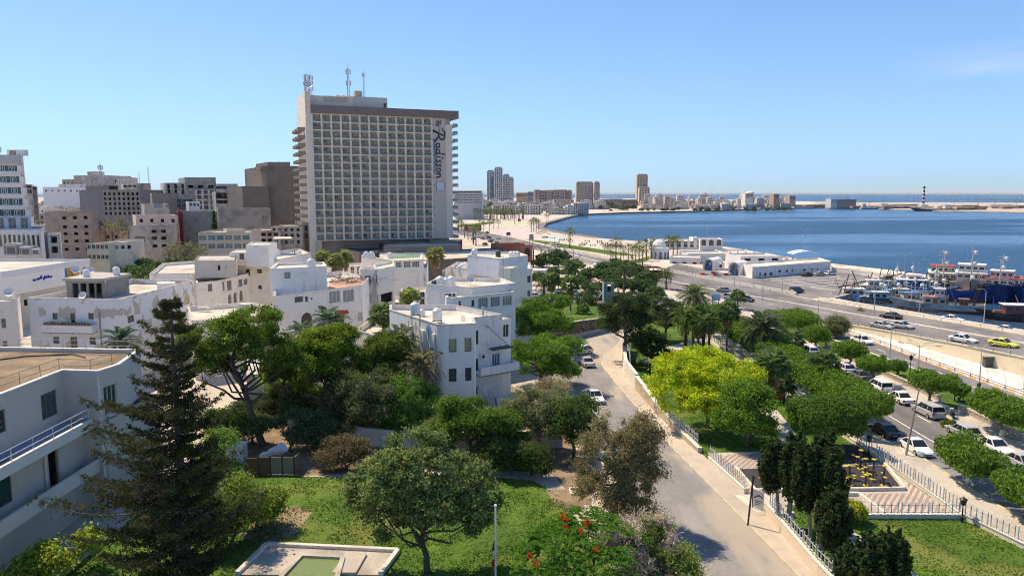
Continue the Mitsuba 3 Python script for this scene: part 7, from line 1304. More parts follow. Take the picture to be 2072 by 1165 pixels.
for i, (px, py, w) in enumerate(((1814, 760, 2.6), (1922, 790, 2.2), (1941, 812, 2.4), (1996, 825, 2.6), (1813, 747, 1.), (1857, 772, 1.), (1786, 733, .8))): p = W(px, py); topiary(f'drum shaped clipped hedge on a short stem behind the balustrade, {WHERE[i]} listed', p[0], p[1], w, w, 2.5 if w > 1 else 1.2, .9 if w > 1 else .1, 70 + i, group='drum hedges behind the balustrade', name='drum_hedge', dens=40, white=False)
for k in [k for k in labels if k.startswith('drum_hedge')]: n_ = int(k[-3:]) if k[-3:].isdigit() else 0; labels[k]['label'] = ('wide drum shaped clipped hedge on the slip road verge', 'drum hedge left of the grey sign board', 'drum hedge just behind the clipped forked tree', 'drum hedge right of the grey sign board', 'tiny clipped ball before the wide drum hedge', 'tiny clipped ball beside the balustrade posts', 'tiny clipped stump left of the wide drum hedge')[n_]
p = W(1690, 682); fe('tamarisk_tree', 'loose grey green bush at the tip of the slip road', p[0], p[1], 3.5, [(0, 0, 2.2, 2., 1.4), (.9, 0, 2.4, 1.3, 1.)], (.085, .095, .045), 90, n=200, k=50, size=.1, trunk=.1); k = thing('shrub', 'dry tuft on the highway median', 'shrub'); p = W(1740, 636); rng = np.random.default_rng(3); v, f, c = leaf_quads(p + rng.normal(size=(200, 3)) * [.35, .35, .4] + [0, 0, .9], .2, rng, (.09, .08, .05)); put(k, (v, f), 'leaf', color=c)
p = W(1925, 868); k = thing('shrub', 'small clipped round bush at the foot of the motorbike bay', 'shrub'); hedge_surface(k, [(p[0], p[1] + .6, .5, .7, .7, .5, 0)], (.07, .11, .02), 5, 60)
topi = thing('shrub', 'yellow topped round bush on the lawn below the concrete ramp', 'shrub'); rng = np.random.default_rng(6); p = W(1724, 1056); leafy(topi, [(p[0], p[1], .95, .95, .9, .9), (p[0] - .4, p[1] - .4, 1.2, .6, .6, .6)], (.16, .20, .02), rng, n=240, k=22, size=.14, spread=.16, tint=((.34, .33, .04), .4))
for i, (px, py, s) in enumerate(((1135, 606, 1.6), (1142, 602, 1.), (1180, 610, 1.8), (1195, 612, 1.4), (1105, 615, 1.2), (1130, 625, .9))): k = thing('shrub', 'rounded shrub along the top of the grass bank', 'shrub', 'shrubs above the grass bank'); p = W(px, py, 1.2); hedge_surface(k, [(p[0], p[1], 1.2 + s * .4, s, s, s * .8, 0)], (.045, .075, .022), 80 + i, 22, .2)
# cypresses round the playground
for lab, px, py, top, r, cl, st in (('left cypress clump with several thin stems at the steps', 1588, 1066, 862, 1.75, 3., 4), ('tallest cypress clump before the rubber floor', 1652, 1122, 880, 1.65, 3.6, 4), ('single small cypress below the tallest clump', 1682, 1170, 992, .95, 2.2, 1)): p = W(px, py); cypress(lab, p[0], p[1], zat(top, p), r, cl, len(lab), st)
for i, (px, top, y) in enumerate(((1727, 1100, 46.5), (1765, 1080, 45.5), (1806, 1075, 46.2))): p = Wy(px, 1125, y); cypress(f'low dark cypress at the bottom edge, {WHERE[i]} of three from the left', p[0], y, zat(top, p), .85, .2, 7 + i, 1)
# ------------------------------------------------------------------ stone wall, park walls, fences
k = thing('stone_wall', 'curved brown rubble stone wall holding the grass bank at the street bend', 'wall'); rng = np.random.default_rng(2); bk, stn, pl_ = M((.10, .085, .07)), M(), M((.50, .44, .35))
wb = np.array(wall_base); L = LineString(wb[:, :2]); n = int(L.length / .42)
def wtop(s): return np.interp(s, [L.project(Point(p[:2])) for p in wb], top_z)
pts = [np.array(L.interpolate(i * L.length / n).coords[0]) for i in range(n + 1)]; ss = np.arange(n + 1) * L.length / n
bk.raw(np.vstack([np.c_[pts, np.zeros(n + 1)], np.c_[pts, [wtop(s) for s in ss]]]), [[i, i + 1, n + 2 + i, n + 1 + i] for i in range(n)]); put(k + '__backing', bk, 'matte')
for i in range(n):
 d = (pts[i + 1] - pts[i]); d /= np.linalg.norm(d); o = np.array([d[1], -d[0]]); z = .85
 while z < wtop(ss[i]) - .25:
  h, w, t = rng.uniform(.26, .42), rng.uniform(.34, .5), rng.uniform(.06, .2); c = np.array((.19, .145, .115)) * rng.uniform(.55, 1.5); q = pts[i] + d * rng.uniform(-.08, .12)
  stn.obb((*(q + o * t), z), (*(d * w), rng.uniform(-.05, .05)), (*(-o * (t + .03)), 0), (rng.uniform(-.04, .04), 0, h), c); z += h + .03
 pl_.obb((*(pts[i] + o * .26), 0), (*(d * .44), 0), (*(-o * .3), 0), (0, 0, .8))
put(k + '__stones', stn, 'matte'); labels[k + '__stones'] = {'kind': 'stuff'}; put(k + '__plinth', pl_, 'plaster')
cp = M((.55, .5, .42))
for a, b, s in zip(pts[:-1], pts[1:], ss): cp.bar((*a, wtop(s) + .06), (*b, wtop(s + .42) + .06), .45, .14)
put(k + '__coping', cp, 'matte')
def wall_run(label, pts, hs, w, col, mat='plaster', name='park_wall', cap=(.6, .56, .48)):
 k = thing(name, label, 'wall'); m, c = M(col), M(cap)
 for a, b, h0, h1 in zip(pts[:-1], pts[1:], hs[:-1], hs[1:]):
  a, b = np.array(a[:2], float), np.array(b[:2], float); d = (b - a) / np.linalg.norm(b - a); o = np.array([d[1], -d[0]]) * w / 2
  v = [(*(a + o), 0), (*(b + o), 0), (*(b - o), 0), (*(a - o), 0), (*(a + o), h0), (*(b + o), h1), (*(b - o), h1), (*(a - o), h0)]; m.raw(v, [[4, 5, 6, 7], [0, 1, 5, 4], [1, 2, 6, 5], [2, 3, 7, 6], [3, 0, 4, 7]])
  c.bar((*a, h0 + .05), (*b, h1 + .05), w + .1, .1)
 put(k + '__body', m, mat); put(k + '__cap', c, 'matte'); return k
wall_run('tall pale plastered wall below the dark trees at the street bend', [(20.6, 131), (18.6, 121), (17.4, 111), (17.9, 104)], [3.2, 3., 2.7, 2.2], .4, (.62, .58, .50)); wall_run('low stone clad park wall beside the yellow tree', [(17.9, 103.8), (18.6, 92), (19.5, 84), (20.4, 77.6)], [2.0, 1.3, .8, .55], .45, (.42, .34, .26), 'concrete'); wall_run('low white kerb wall under the slatted fence at the playground', [(20.8, 75.2), (21.9, 66.5)], [.5, .5], .3, (.62, .6, .55)); wall_run('cream retaining wall of the park at the bottom by the street', [(22.4, 61.8), (22.5, 51), (24, 35)], [1.1, 1.2, 1.2], .4, (.60, .50, .38)); wall_run('pale garden wall behind the shady shrubs', [(-26, 83.5), (-14, 79.5), (-4, 78.8), (5.6, 79.5)], [1.9, 1.9, 1.9, 1.9], .3, (.60, .56, .50), name='garden_wall'); wall_run('pale low garden wall along the near kerb of the street', [(7., 92), (9., 72), (10.9, 58)], [1.4, 1.3, 1.2], .25, (.55, .5, .43), name='garden_wall')
wall_run('pale kerb wall between plaza and lower lawn', [(29.8, 61.35), (39., 61.3)], [.35, .35], .3, (.62, .57, .48)); wall_run('pale kerb under the park fence along the avenue', [(x, y) for x, y in fence_x[1:]], [.42] * 8, .3, (.60, .56, .48))
def fence(label, pts, h, step, base=.4, panel=2.4, col=(.44, .46, .46), near=True, gap=.5):
 """White steel fence in panels: every post, rail and picket that can be told apart is a part."""
 k = thing('steel_fence', label, 'fence', 'steel fences round the park'); L = LineString([p[:2] for p in pts]); n = max(1, int(L.length / panel)); far = M(col)
 for i in range(n):
  a, b = (np.array(L.interpolate(L.length * (i + f) / n).coords[0]) for f in (.06, .94)); far.bar((*a, base + h * .25), (*b, base + h * .25), .04, .05); far.bar((*a, base + h * .85), (*b, base + h * .85), .04, .05)
  q = max(2, int(np.linalg.norm(b - a) / step))
  for j in range(q + 1):
   c = a + (b - a) * j / q; hh = h * (1.12 if j in (0, q) else .88 + .2 * math.sin(math.pi * j / q))
   if near: put(part(k, 'picket'), M(col).box(c[0] - .04, c[0] + .04, c[1] - .03, c[1] + .03, base, base + hh), 'painted')
   else: far.box(c[0] - .035, c[0] + .035, c[1] - .03, c[1] + .03, base, base + hh)
 put(k + '__rails', far, 'painted'); 
 if not near: labels[k + '__rails'] = {'kind': 'stuff'}
fence('white slatted fence on the kerb beside the playground and the street', [(20.8, 75.2), (21.9, 66.6)], 1.15, .42, .5); fence('white fence along the avenue beside the striped plaza', [(38.7, 76), (39.05, 61.5)], 1.15, .5, .42); fence('white fence across the plaza above the lower lawn', [(31., 61.35), (38.9, 61.3)], 1.05, .5, .35); fence('white fence along the avenue below the plaza corner', [(39.1, 61.2), (40.7, 55.8), (43.2, 48), (45, 40)], 1.05, .45, .42); fence('white fence on the cream retaining wall at the bottom', [(22.4, 61.6), (22.5, 51), (23.4, 42)], 1., .45, 1.2)
fence('white fence along the avenue behind the palms', [(37.5, 140), (37.9, 94), (38.8, 77)], 1.1, .5, .42, near=False); fence('white fence on the park wall behind the yellow tree', [(18.6, 92), (20.3, 78)], 1., .45, 1., near=False); fence('white fence on top of the tall pale wall', [(20.6, 131), (17.6, 108)], 1., .5, 3., near=False)
k = thing('balustrade', 'pale stone balustrade between avenue and slip road', 'balustrade')
bp = line([(56.9, 132), (57.1, 118)], 1.), line([(57.3, 112), (57.7, 97)], 1.), line([(57.8, 93), (58., 80)], 1.)
for run in bp:
 m = M((.50, .45, .37)); m.bar((*run[0], .95), (*run[-1], .95), .34, .16).bar((*run[0], .2), (*run[-1], .2), .34, .16); put(part(k, 'rail'), m, 'plaster')
 for a, b in zip(run[:-1], run[1:]):
  for f in (0, .25, .5, .75): q = a + (b - a) * f; put(part(k, 'baluster'), M((.48, .43, .35)).lathe([(.06, .28), (.12, .42), (.07, .62), (.09, .87)] if f else [(.2, .0), (.2, 1.1), (0, 1.14)], 6, (*q, 0)), 'matte')
def guard(label, pts, z, step=4.0, h=.75, col=(.22, .22, .22), far=False):
 k = thing('guard_rail', label, 'guard rail', 'guard rails of the highway'); P = np.array(pts, float); d = np.r_[0, np.cumsum(np.linalg.norm(np.diff(P[:, :2], axis=0), axis=1))]; n = int(d[-1] / step); s = np.linspace(0, d[-1], n + 1); q = np.c_[[np.interp(s, d, P[:, j]) for j in range(3)]].T; m = M(col)
 for a, b in zip(q[:-1], q[1:]): m.bar(a + [0, 0, z + h], b + [0, 0, z + h], .07, .09); m.bar(a + [0, 0, z + h * .5], b + [0, 0, z + h * .5], .05, .07)
 put(k + '__rails', m, 'painted')
 for a in q: put(part(k, 'post'), M(col).box(a[0] - .05, a[0] + .05, a[1] - .05, a[1] + .05, a[2] + z, a[2] + z + h), 'painted')
guard('dark guard rail on top of the cream wall', cut(r_near, 1575, 2250), .25, 3.2); guard('brown pipe rail along the foot of the white bank', [(*p, 0) for p in (svc_f[0], svc_f[1], svc_f[2], svc_f[3], svc_f[4])], .1, 3.5, .6, (.20, .13, .09)); guard('pale pipe rail on the harbour side kerb of the highway', lift(cut(r_far, 1656, 2250), 0), .2, 5, .6, (.5, .42, .28)); guard('dark railing along the edge of the harbour basin', [(*p, 0) for p in fence_line[::-1]], .1, 2.4, 1., (.10, .09, .08))
k = thing('barrier', 'white notched concrete barrier between highway and harbour car park', 'barrier'); 
for A_, B_ in (((1352, 550), (1612, 597)), ((1140, 505), (1238, 527)), ((1238, 527), (1330, 545))):
 q = line([xy(*A_), xy(*B_)], 3.4)
 for a, b in zip(q[:-1], q[1:]): d = b - a; put(part(k, 'block'), M((.66, .63, .57)).bar((*a, .45), (*(a + d * .93), .45), .5, .9).bar((*(a + d * .2), .98), (*(a + d * .7), .98), .3, .16, (.3, .28, .26)), 'matte')
# ------------------------------------------------------------------ harbour terminal
tk = thing('harbour_terminal', 'long low white harbour terminal with small windows and a pale roof', 'building'); TW = (.70, .69, .67)
fp = ccw([xy(1497, 553.5), xy(1523, 563), xy(1680, 549.5), xy(1655, 541)]); e1 = E_(fp, xy(1523, 563), xy(1680, 549.5)); e0 = E_(fp, xy(1497, 553.5), xy(1523, 563)); h = zat(541, W(1523, 563))
block(tk, fp, 0, h - .4, .5, col=TW, coping=(.6, .56, .48), mat='matte', wins=wpx(fp, e1, [(1536, 552, 1540, 559), (1546, 552, 1551, 558), (1557, 551, 1563, 557), (1575, 546, 1580, 551), (1590, 546, 1595, 550), (1602, 545, 1608, 549), (1625, 544, 1631, 548), (1639, 543, 1645, 547), (1653, 543, 1658, 546)], fc=(.1, .15, .3)))
for i in range(9): a, b = np.array(xy(1523, 563)), np.array(xy(1680, 549.5)); d = (b - a) / np.linalg.norm(b - a); o = np.array([d[1], -d[0]]); q = a + (b - a) * (i + .5) / 9; put(part(tk, 'pilaster'), M(TW).prism([q - d * .3, q + d * .3, q + d * .3 + o * .25, q - d * .3 + o * .25] if o[1] < 0 else [q + d * .3, q - d * .3, q - d * .3 - o * .25, q + d * .3 - o * .25], 0, h + .1), 'matte')
mid('white two storey wing behind the terminal roof', 1502, 1590, 518, 268, 14, 3, (527.5,), 2.4, .9, 6, col=TW, mat='matte', name='harbour_building'); mid('white wall building with blue doors at the left of the gates', 1360, 1418, 521, 296, 14, 3, (540,), 1.6, 2., -16, col=TW, gc=(.08, .14, .28), mat='matte', name='harbour_building'); mid('white middle building between the two vaulted gates', 1440, 1470, 531, 270, 10, 2, (541,), .9, 2., -14, col=TW, mat='matte', name='harbour_building')
mid('white flat halls in the middle of the harbour quarter', 1395, 1500, 513, 310, 16, 0, (), col=(.62, .61, .58), mat='matte', name='harbour_building'); mid('white two storey harbour house with dark arches by the water', 1420, 1465, 484, 365, 14, 3, (497,), 2.2, 3, -8, col=TW, mat='matte', name='harbour_building', arch=1); mid('long white two storey harbour house left of the arches', 1318, 1422, 486, 372, 14, 8, (492, 500), 1.8, 1.6, -6, col=TW, mat='matte', name='harbour_building'); mid('white low sheds behind the wing', 1465, 1530, 509, 320, 12, 4, (514,), 3, 1.4, col=(.66, .65, .62), mat='matte', name='harbour_building'); mid('white stair box on the harbour house roof', 1405, 1416, 480, 372, 8, col=TW, mat='matte', name='harbour_building'); mid('pale beige hut behind the terminal by the sea', 1585, 1612, 522, 292, 8, 2, (526,), 1.5, 1.2, col=(.56, .50, .42), mat='matte', name='harbour_building')
for i, (l, r, tp, bt_) in enumerate(((1417, 1448, 523, 547), (1468, 1501, 530, 557))):
 k = thing('vaulted_gate', ('left', 'right')[i] + ' white barrel vaulted gate with a blue door', 'gate'); p = W((l + r) / 2, bt_); w = (r - l) * .36 * p[1] / FOCAL; zt = zat(tp, p); m = M(TW); th = np.linspace(0, math.pi, 13)
 arc_o = [(p[0] + w * math.cos(t), zt - w + w * math.sin(t)) for t in th]; arc_i = [(p[0] + (w - .5) * math.cos(t), zt - w + (w - .5) * math.sin(t)) for t in th]; poly = [(p[0] + w, 0)] + arc_o + [(p[0] - w, 0), (p[0] - w + .5, 0)] + arc_i[::-1] + [(p[0] + w - .5, 0)]
 v2, f = trimesh.creation.triangulate_polygon(Polygon(poly), engine='earcut'); n = len(poly); m.raw(np.c_[v2[:, 0], np.full(len(v2), p[1]), v2[:, 1]], f); q = np.array(poly); m.raw(np.vstack([np.c_[q[:, 0], np.full(n, p[1]), q[:, 1]], np.c_[q[:, 0], np.full(n, p[1] + 9), q[:, 1]]]), [[j, (j + 1) % n, n + (j + 1) % n, n + j] for j in range(n)])
 v = np.vstack([np.array(m.arrays()[0])]); s_ = m.arrays()[1]; R = at(p[0], p[1], 0, -38) @ at(-p[0], -p[1]); put(k + '__vault', (v, s_), 'matte', color=m.colors(), to_world=R); put(k + '__door', M((.08, .15, .30)).box(p[0] - w + .5, p[0] + w - .5, p[1] + .4, p[1] + .6, 0, zt * .42), 'painted', to_world=R)
k = thing('domed_pavilion', 'small white domed pavilion behind the palm grove', 'pavilion'); p = W(1333, 523); m = M(TW).lathe([(4, 0), (4, 4.2), (4.3, 4.3), (4.3, 4.7), (3.2, 4.8), (3., 6.), (2.2, 7.3), (1.1, 8.), (0, 8.2)], 16, p); put(k + '__dome', m, 'matte', smooth=False)
for a in range(5): q = p + [4.0 * math.cos(-2.6 + a * .5), 4.02 * math.sin(-2.6 + a * .5), 0]; put(part(k, 'opening'), M((.20, .22, .26)).box(q[0] - .6, q[0] + .6, q[1] - .1, q[1] + .1, 0, 3), 'matte')
k = thing('wave_canopy', 'thin white wave shaped canopy at the end of the terminal', 'canopy'); a, b = W(1622, 541), W(1672, 541); u = np.linspace(0, 1, 12); v = np.vstack([np.c_[a[0] + (b[0] - a[0]) * u, np.full(12, 290 + dy), 4.2 + 1.1 * np.sin(u * 2.8)] for dy in (0, 7)]); put(k, M((.66, .72, .76)).raw(np.vstack([v, v + [0, 0, .2]]), [[i, i + 1, 13 + i, 12 + i] for i in range(11)] + [[24 + i, 25 + i, 37 + i, 36 + i] for i in range(11)] + [[i, i + 1, 25 + i, 24 + i] for i in range(11)]), 'painted')
for i, (px, py) in enumerate(((1424, 557), (1446, 554), (1450, 558), (1471, 557))): k = thing('water_barrier', f'red and white plastic barrier on the harbour yard, {WHERE[i]} from the left', 'barrier'); p = W(px, py); put(k, M((.45, .05, .04)).box(p[0] - 1.2, p[0] + .3, p[1] - .3, p[1] + .3, 0, .8).box(p[0] + .3, p[0] + 1.4, p[1] - .3, p[1] + .3, 0, .8, (.6, .58, .55)).box(p[0] - 1.2, p[0] + 1.4, p[1] - .45, p[1] + .45, 0, .2, (.3, .28, .27)), 'painted')
wall_run('white quay wall with openings between car park and pier', [xy(*p) for p in ((1683, 549), (1742, 556), (1815, 566), (1835, 571))], [1.3] * 4, .4, (.64, .62, .58), 'matte', name='quay_parapet')
k = thing('slipway_gantry', 'rusty slipway gantry of leaning steel posts beside the basin', 'gantry'); rng = np.random.default_rng(9); rust = (.13, .085, .065)
for i in range(13):
 p = W(1695 + i * 11.5, 600 - i * 2.7); e = p + [rng.uniform(-2.5, 2.5), rng.uniform(-1, 1), rng.uniform(3.2, 6)]; put(part(k, 'post'), M(rust).tube([p, e], .14, 5), 'matte'); q = W(1695 + (i + 1) * 11.5, 597.3 - i * 2.7); 
 put(part(k, 'beam'), M(rust).bar(p + [0, 0, 2.6], q + [0, 0, 2.6], .25, .3).bar(p + [2.5, 1.5, 1.0], q + [2.5, 1.5, 1.0], .25, .25), 'matte')
structure('jetty', M((.30, .28, .26)).prism([xy(*p) for p in ((1690, 604), (1690, 600), (1800, 572), (1828, 568), (1832, 572))], -2, .25), 'concrete', 'old concrete jetty beside the slipway')
# ------------------------------------------------------------------ boats
def hull_mesh(Lh, B, D, bow, col, low, flare=1.25, tum=.9, deck=(.32, .28, .22)):
 """Hull along +x with raked flared bow, transom stern; two colour bands; keel 1 m below the water at z = 0."""
 xs = np.array([-.5, -.46, -.3, 0, .22, .36, .45, .5]); bw_ = np.array([.78, .85, .97, 1, .9, .62, .28, .02]) * B / 2; sh = D * np.array([1.05, 1.02, .95, .92, 1., 1.16, 1.32, 1.42]); m = M(col); rows_ = []
 for x, b, s in zip(xs, bw_, sh):
  rk = max(0, x - .2) / .3
  rows_.append([(x * Lh - rk * bow * Lh * (1 - z / D) * .5, y, z) for y, z in ((-b * tum * (1 - .25 * rk), -1.0), (-b * (.94 if rk else 1), D * .32), (-b * (flare if rk > 0 else 1), s))])
 v = np.array([[*r, *[(x, -y, z) for x, y, z in r[::-1]]] for r in rows_]); n = len(xs)
 for j, c in ((0, low), (1, col), (3, col), (4, low)): m.raw(v[:, j:j + 2].reshape(-1, 3), [[2 * i, 2 * i + 1, 2 * i + 3, 2 * i + 2] for i in range(n - 1)], c)
 m.raw(v[0], [[0, 5, 1], [1, 5, 4], [1, 4, 2], [2, 4, 3]], col); dk = v[:, 2:4] - [0, 0, .55]; m.raw(dk.reshape(-1, 3), [[2 * i, 2 * i + 1, 2 * i + 3, 2 * i + 2] for i in range(n - 1)], deck)
 return m
def boat(label, px, py, Lh, B, D, head, col, low=(.10, .03, .025), house=(), masts=(), rust=False, group='fishing boats in the basin', name='fishing_boat', gear=0):
 k = thing(name, label, 'boat', group); p = W(px, py, -1.6); R = at(p[0], p[1], -1.6, head)
 put(k + '__hull', hull_mesh(Lh, B, D, .22, col, low), 'concrete' if rust else 'painted', to_world=R)
 for (x0, x1, wf, z0, z1, c, roof) in house:
  w = B * wf / 2; kk = part(k, 'deckhouse'); m = M(c).box(x0 * Lh, x1 * Lh, -w, w, D * .8 + z0, D * .8 + z1); put(kk, m, 'painted', to_world=R)
  put(kk + '__roof', M(roof).box(x0 * Lh - .3, x1 * Lh + .3, -w - .3, w + .3, D * .8 + z1 + .002, D * .8 + z1 + .2), 'painted', to_world=R)
  g = M((.03, .04, .05)); n = max(2, int((x1 - x0) * Lh / 1.4)); zz = D * .8 + z1 - 1.15
  for i in range(n):
   xx = x0 * Lh + (i + .2) / n * (x1 - x0) * Lh
   for s in (-1, 1): g.box(xx, xx + .6 * (x1 - x0) * Lh / n, min(s * w, s * (w + .03)), max(s * w, s * (w + .03)), zz, zz + .7)
  for i in range(4): yy = -w + (i + .15) / 4 * 2 * w; g.box(x1 * Lh, x1 * Lh + .03, yy, yy + .35 * w, zz, zz + .7)
  put(kk + '__windows', g, 'dark_glass', to_world=R)
 rg = M((.60, .59, .56))
 for (x, z0, z1) in masts:
  mm = M((.55, .54, .50)); mm.tube([(x * Lh, 0, D * .7 + z0), (x * Lh, 0, D * .8 + z1)], [.22, .09], 6)
  for f in (.62, .8): mm.bar((x * Lh, -1.5, D * .8 + z0 + (z1 - z0) * f), (x * Lh, 1.5, D * .8 + z0 + (z1 - z0) * f), .12, .12)
  mm.lathe([(0, 0), (.45, .25), (.55, .6), (.4, 1.), (0, 1.15)], 8, (x * Lh, .7, D * .8 + z0 + (z1 - z0) * .63), (.66, .66, .64)); put(part(k, 'mast'), mm, 'painted', to_world=R)
 rng = np.random.default_rng(len(label)); gm = M()
 for i in range(gear): c = [(.45, .42, .36), (.25, .12, .08), (.10, .22, .30), (.32, .30, .26), (.5, .5, .5)][i % 5]; x, y = rng.uniform(-.45, .3) * Lh, rng.uniform(-.35, .35) * B; gm.box(x, x + rng.uniform(.4, 1.6), y, y + rng.uniform(.4, 1.2), D * .45, D * .8 + rng.uniform(.3, 1.2), c); gm.tube([(x, y, D * .7), (x + rng.uniform(-2, 2), y, D + rng.uniform(1.5, 4))], .07, 4, c)
 if gear: put(k + '__deck_gear', gm, 'painted'); scene[k + '__deck_gear']['to_world'] = R; labels[k + '__deck_gear'] = {'kind': 'stuff'}
 return k
WB, NB_, RR = (.54, .54, .52), (.012, .045, .16), (.26, .06, .05); GH = (.34, .33, .31)
boat('grey hulled ship with long cream bridge and white masts, left of the big ships', 1905, 584, 30, 9, 3.8, -118, GH, house=((-.3, .12, .8, 0, 2., (.46, .43, .36), WB), (-.25, .0, .7, 2.2, 3.8, (.48, .45, .38), RR)), masts=((.22, 0, 8), (-.12, 4.5, 9)), rust=True, gear=14)
boat('rusty grey ship with a dark red deck line in the middle of the big ships', 1962, 597, 32, 9.5, 4.6, -122, (.36, .35, .33), (.2, .1, .08), ((-.34, .0, .8, 0, 2.6, (.46, .44, .40), WB), (-.3, -.1, .7, 2.8, 4.8, (.5, .49, .45), WB)), ((.2, 0, 9), (-.1, 5, 10)), True, gear=14)
boat('blue and white ship with red topped bridge at the right', 2020, 604, 29, 9, 4.2, -128, NB_, NB_, ((-.36, -.02, .8, 0, 2., WB, RR), (-.32, -.12, .6, 2.2, 4., WB, WB)), ((.02, 0, 8), (-.2, 4, 9)), gear=10); boat('blue ship with red bridge roof cut by the right edge', 2076, 606, 29, 9, 4.2, -130, NB_, NB_, ((-.3, .05, .8, 0, 2.2, WB, RR),), ((0, 0, 8),), gear=6)
boat('long deep blue trawler with low flat deck in front of the big ships', 1915, 607, 30, 6.5, 3.4, -22, (.010, .040, .20), house=((-.42, -.18, .7, 0, 2.6, (.03, .10, .28), WB),), masts=((-.1, 0, 7), (.2, 0, 5)), gear=12); boat('blue trimmed white trawler with curved deck rail in the crowd of boats', 1852, 602, 20, 5.2, 2.6, -20, (.05, .14, .30), house=((-.2, .15, .75, 0, 2.6, (.42, .5, .58), (.1, .2, .36)), (-.12, .05, .6, 2.8, 4.4, WB, WB)), masts=((-.25, 0, 8),), gear=12); boat('white boat with dark awning behind the crowd of boats', 1884, 592, 16, 4.4, 2, -20, WB, house=((-.2, .2, .7, 0, 1.8, (.2, .22, .22), WB),), masts=((.1, 0, 6),), gear=5)
boat('white motor cruiser with raked windows, leftmost by the jetty', 1731, 606, 13, 4, 1.7, -14, (.60, .62, .62), (.3, .45, .5), ((-.25, .15, .75, 0, 1.7, WB, WB),), gear=3); boat('pale blue cruiser with striped roof second from the jetty', 1776, 602, 15, 4.2, 1.9, -14, (.36, .50, .56), house=((-.3, .1, .75, 0, 2, WB, WB), (-.2, 0, .6, 2.2, 3.4, WB, WB)), gear=5); boat('teal fishing boat with green awning among the small boats', 1806, 591, 14, 4.2, 1.8, -20, (.10, .30, .30), house=((-.25, .1, .8, 0, 1.8, (.25, .4, .38), (.15, .36, .32)),), masts=((.2, 0, 5.5),), gear=8); boat('dark hulled small boat before the pale blue cruiser', 1800, 613, 14, 3.8, 1.6, -16, (.06, .12, .14), house=((-.3, -.05, .7, 0, 1.6, (.4, .45, .46), WB),), masts=((.15, 0, 5),), gear=7); boat('small blue boat with yellow crane gear', 1826, 607, 12, 3.8, 1.6, -16, (.03, .10, .26), house=((-.2, .1, .7, 0, 1.8, (.5, .46, .36), WB),), masts=((.25, 0, 6),), gear=9); boat('white boat with blue roof behind the teal one', 1845, 585, 14, 4, 2, -18, (.5, .55, .58), house=((-.2, .2, .7, 0, 2, WB, (.06, .16, .36)),), masts=((0, 0, 7),), gear=7)
for i, (px, py) in enumerate(((1760, 598), (1790, 594), (1818, 600), (1838, 595), (1862, 597), (1872, 608), (1895, 600), (1848, 612), (1812, 606), (1770, 610))): boat('small blue and white boat in the crowd moored along the jetty', px, py, 11 + i % 3 * 2, 3.4, 1.5, -18 + i * 3, ((.03, .12, .30), (.45, .5, .54), (.06, .22, .30))[i % 3], house=((-.25, .08, .7, 0, 1.5, WB, (.12, .25, .42)),), masts=((.2, 0, 4.5),), gear=6, group='small boats in the crowd by the jetty')
k = boat('rusty derelict wooden boat with peeling white wheelhouse nearest the highway', 1893, 629, 21, 5.2, 2.3, 152, (.46, .44, .40), (.16, .07, .045), ((-.10, .13, .7, 0, 1.7, (.46, .38, .32), (.28, .14, .10)), (-.08, .02, .4, 1.9, 3.8, (.6, .57, .52), WB), (-.33, -.24, .4, 0, 1.5, (.22, .10, .06), (.2, .09, .06))), rust=True, gear=9)
p = W(1955, 632, -1.6); m = M((.05, .035, .03)); m.tube([p + [0, -2.4, 1.5], p + [2.0, -2.4, 7.2], p + [4.6, 2.4, 7.2], p + [2.6, 2.4, 1.5]], .28, 6); put(k + '__stern_frame', m, 'matte')
boat('dark rusty workboat at the right edge by the highway railing', 2062, 648, 18, 5, 1.8, 165, (.05, .04, .04), house=((-.1, .2, .7, 0, 2.2, (.22, .06, .05), WB),), masts=((-.2, 0, 6),), rust=True, gear=8)
for i, (px, L_, c) in enumerate(((1762, 40, WB), (1785, 24, (.5, .5, .5)), (1808, 60, (.05, .06, .09)), (1885, 70, (.06, .07, .10)), (1940, 60, (.04, .05, .05)))): boat(('white vessel at the far quay, left', 'grey vessel at the far quay', 'dark freighter at the far quay left of the lighthouse', 'long dark freighter at the far quay below the lighthouse', 'dark tanker with funnel at the far quay on the right')[i], px, 423.5 if i < 3 else 427, L_, L_ * .17, 4, 178 if i % 2 else 4, c, house=((-.42, -.28, .8, 0, 7, WB, WB),), masts=((.2, 0, 12),), group='vessels at the far quay', name='cargo_ship')
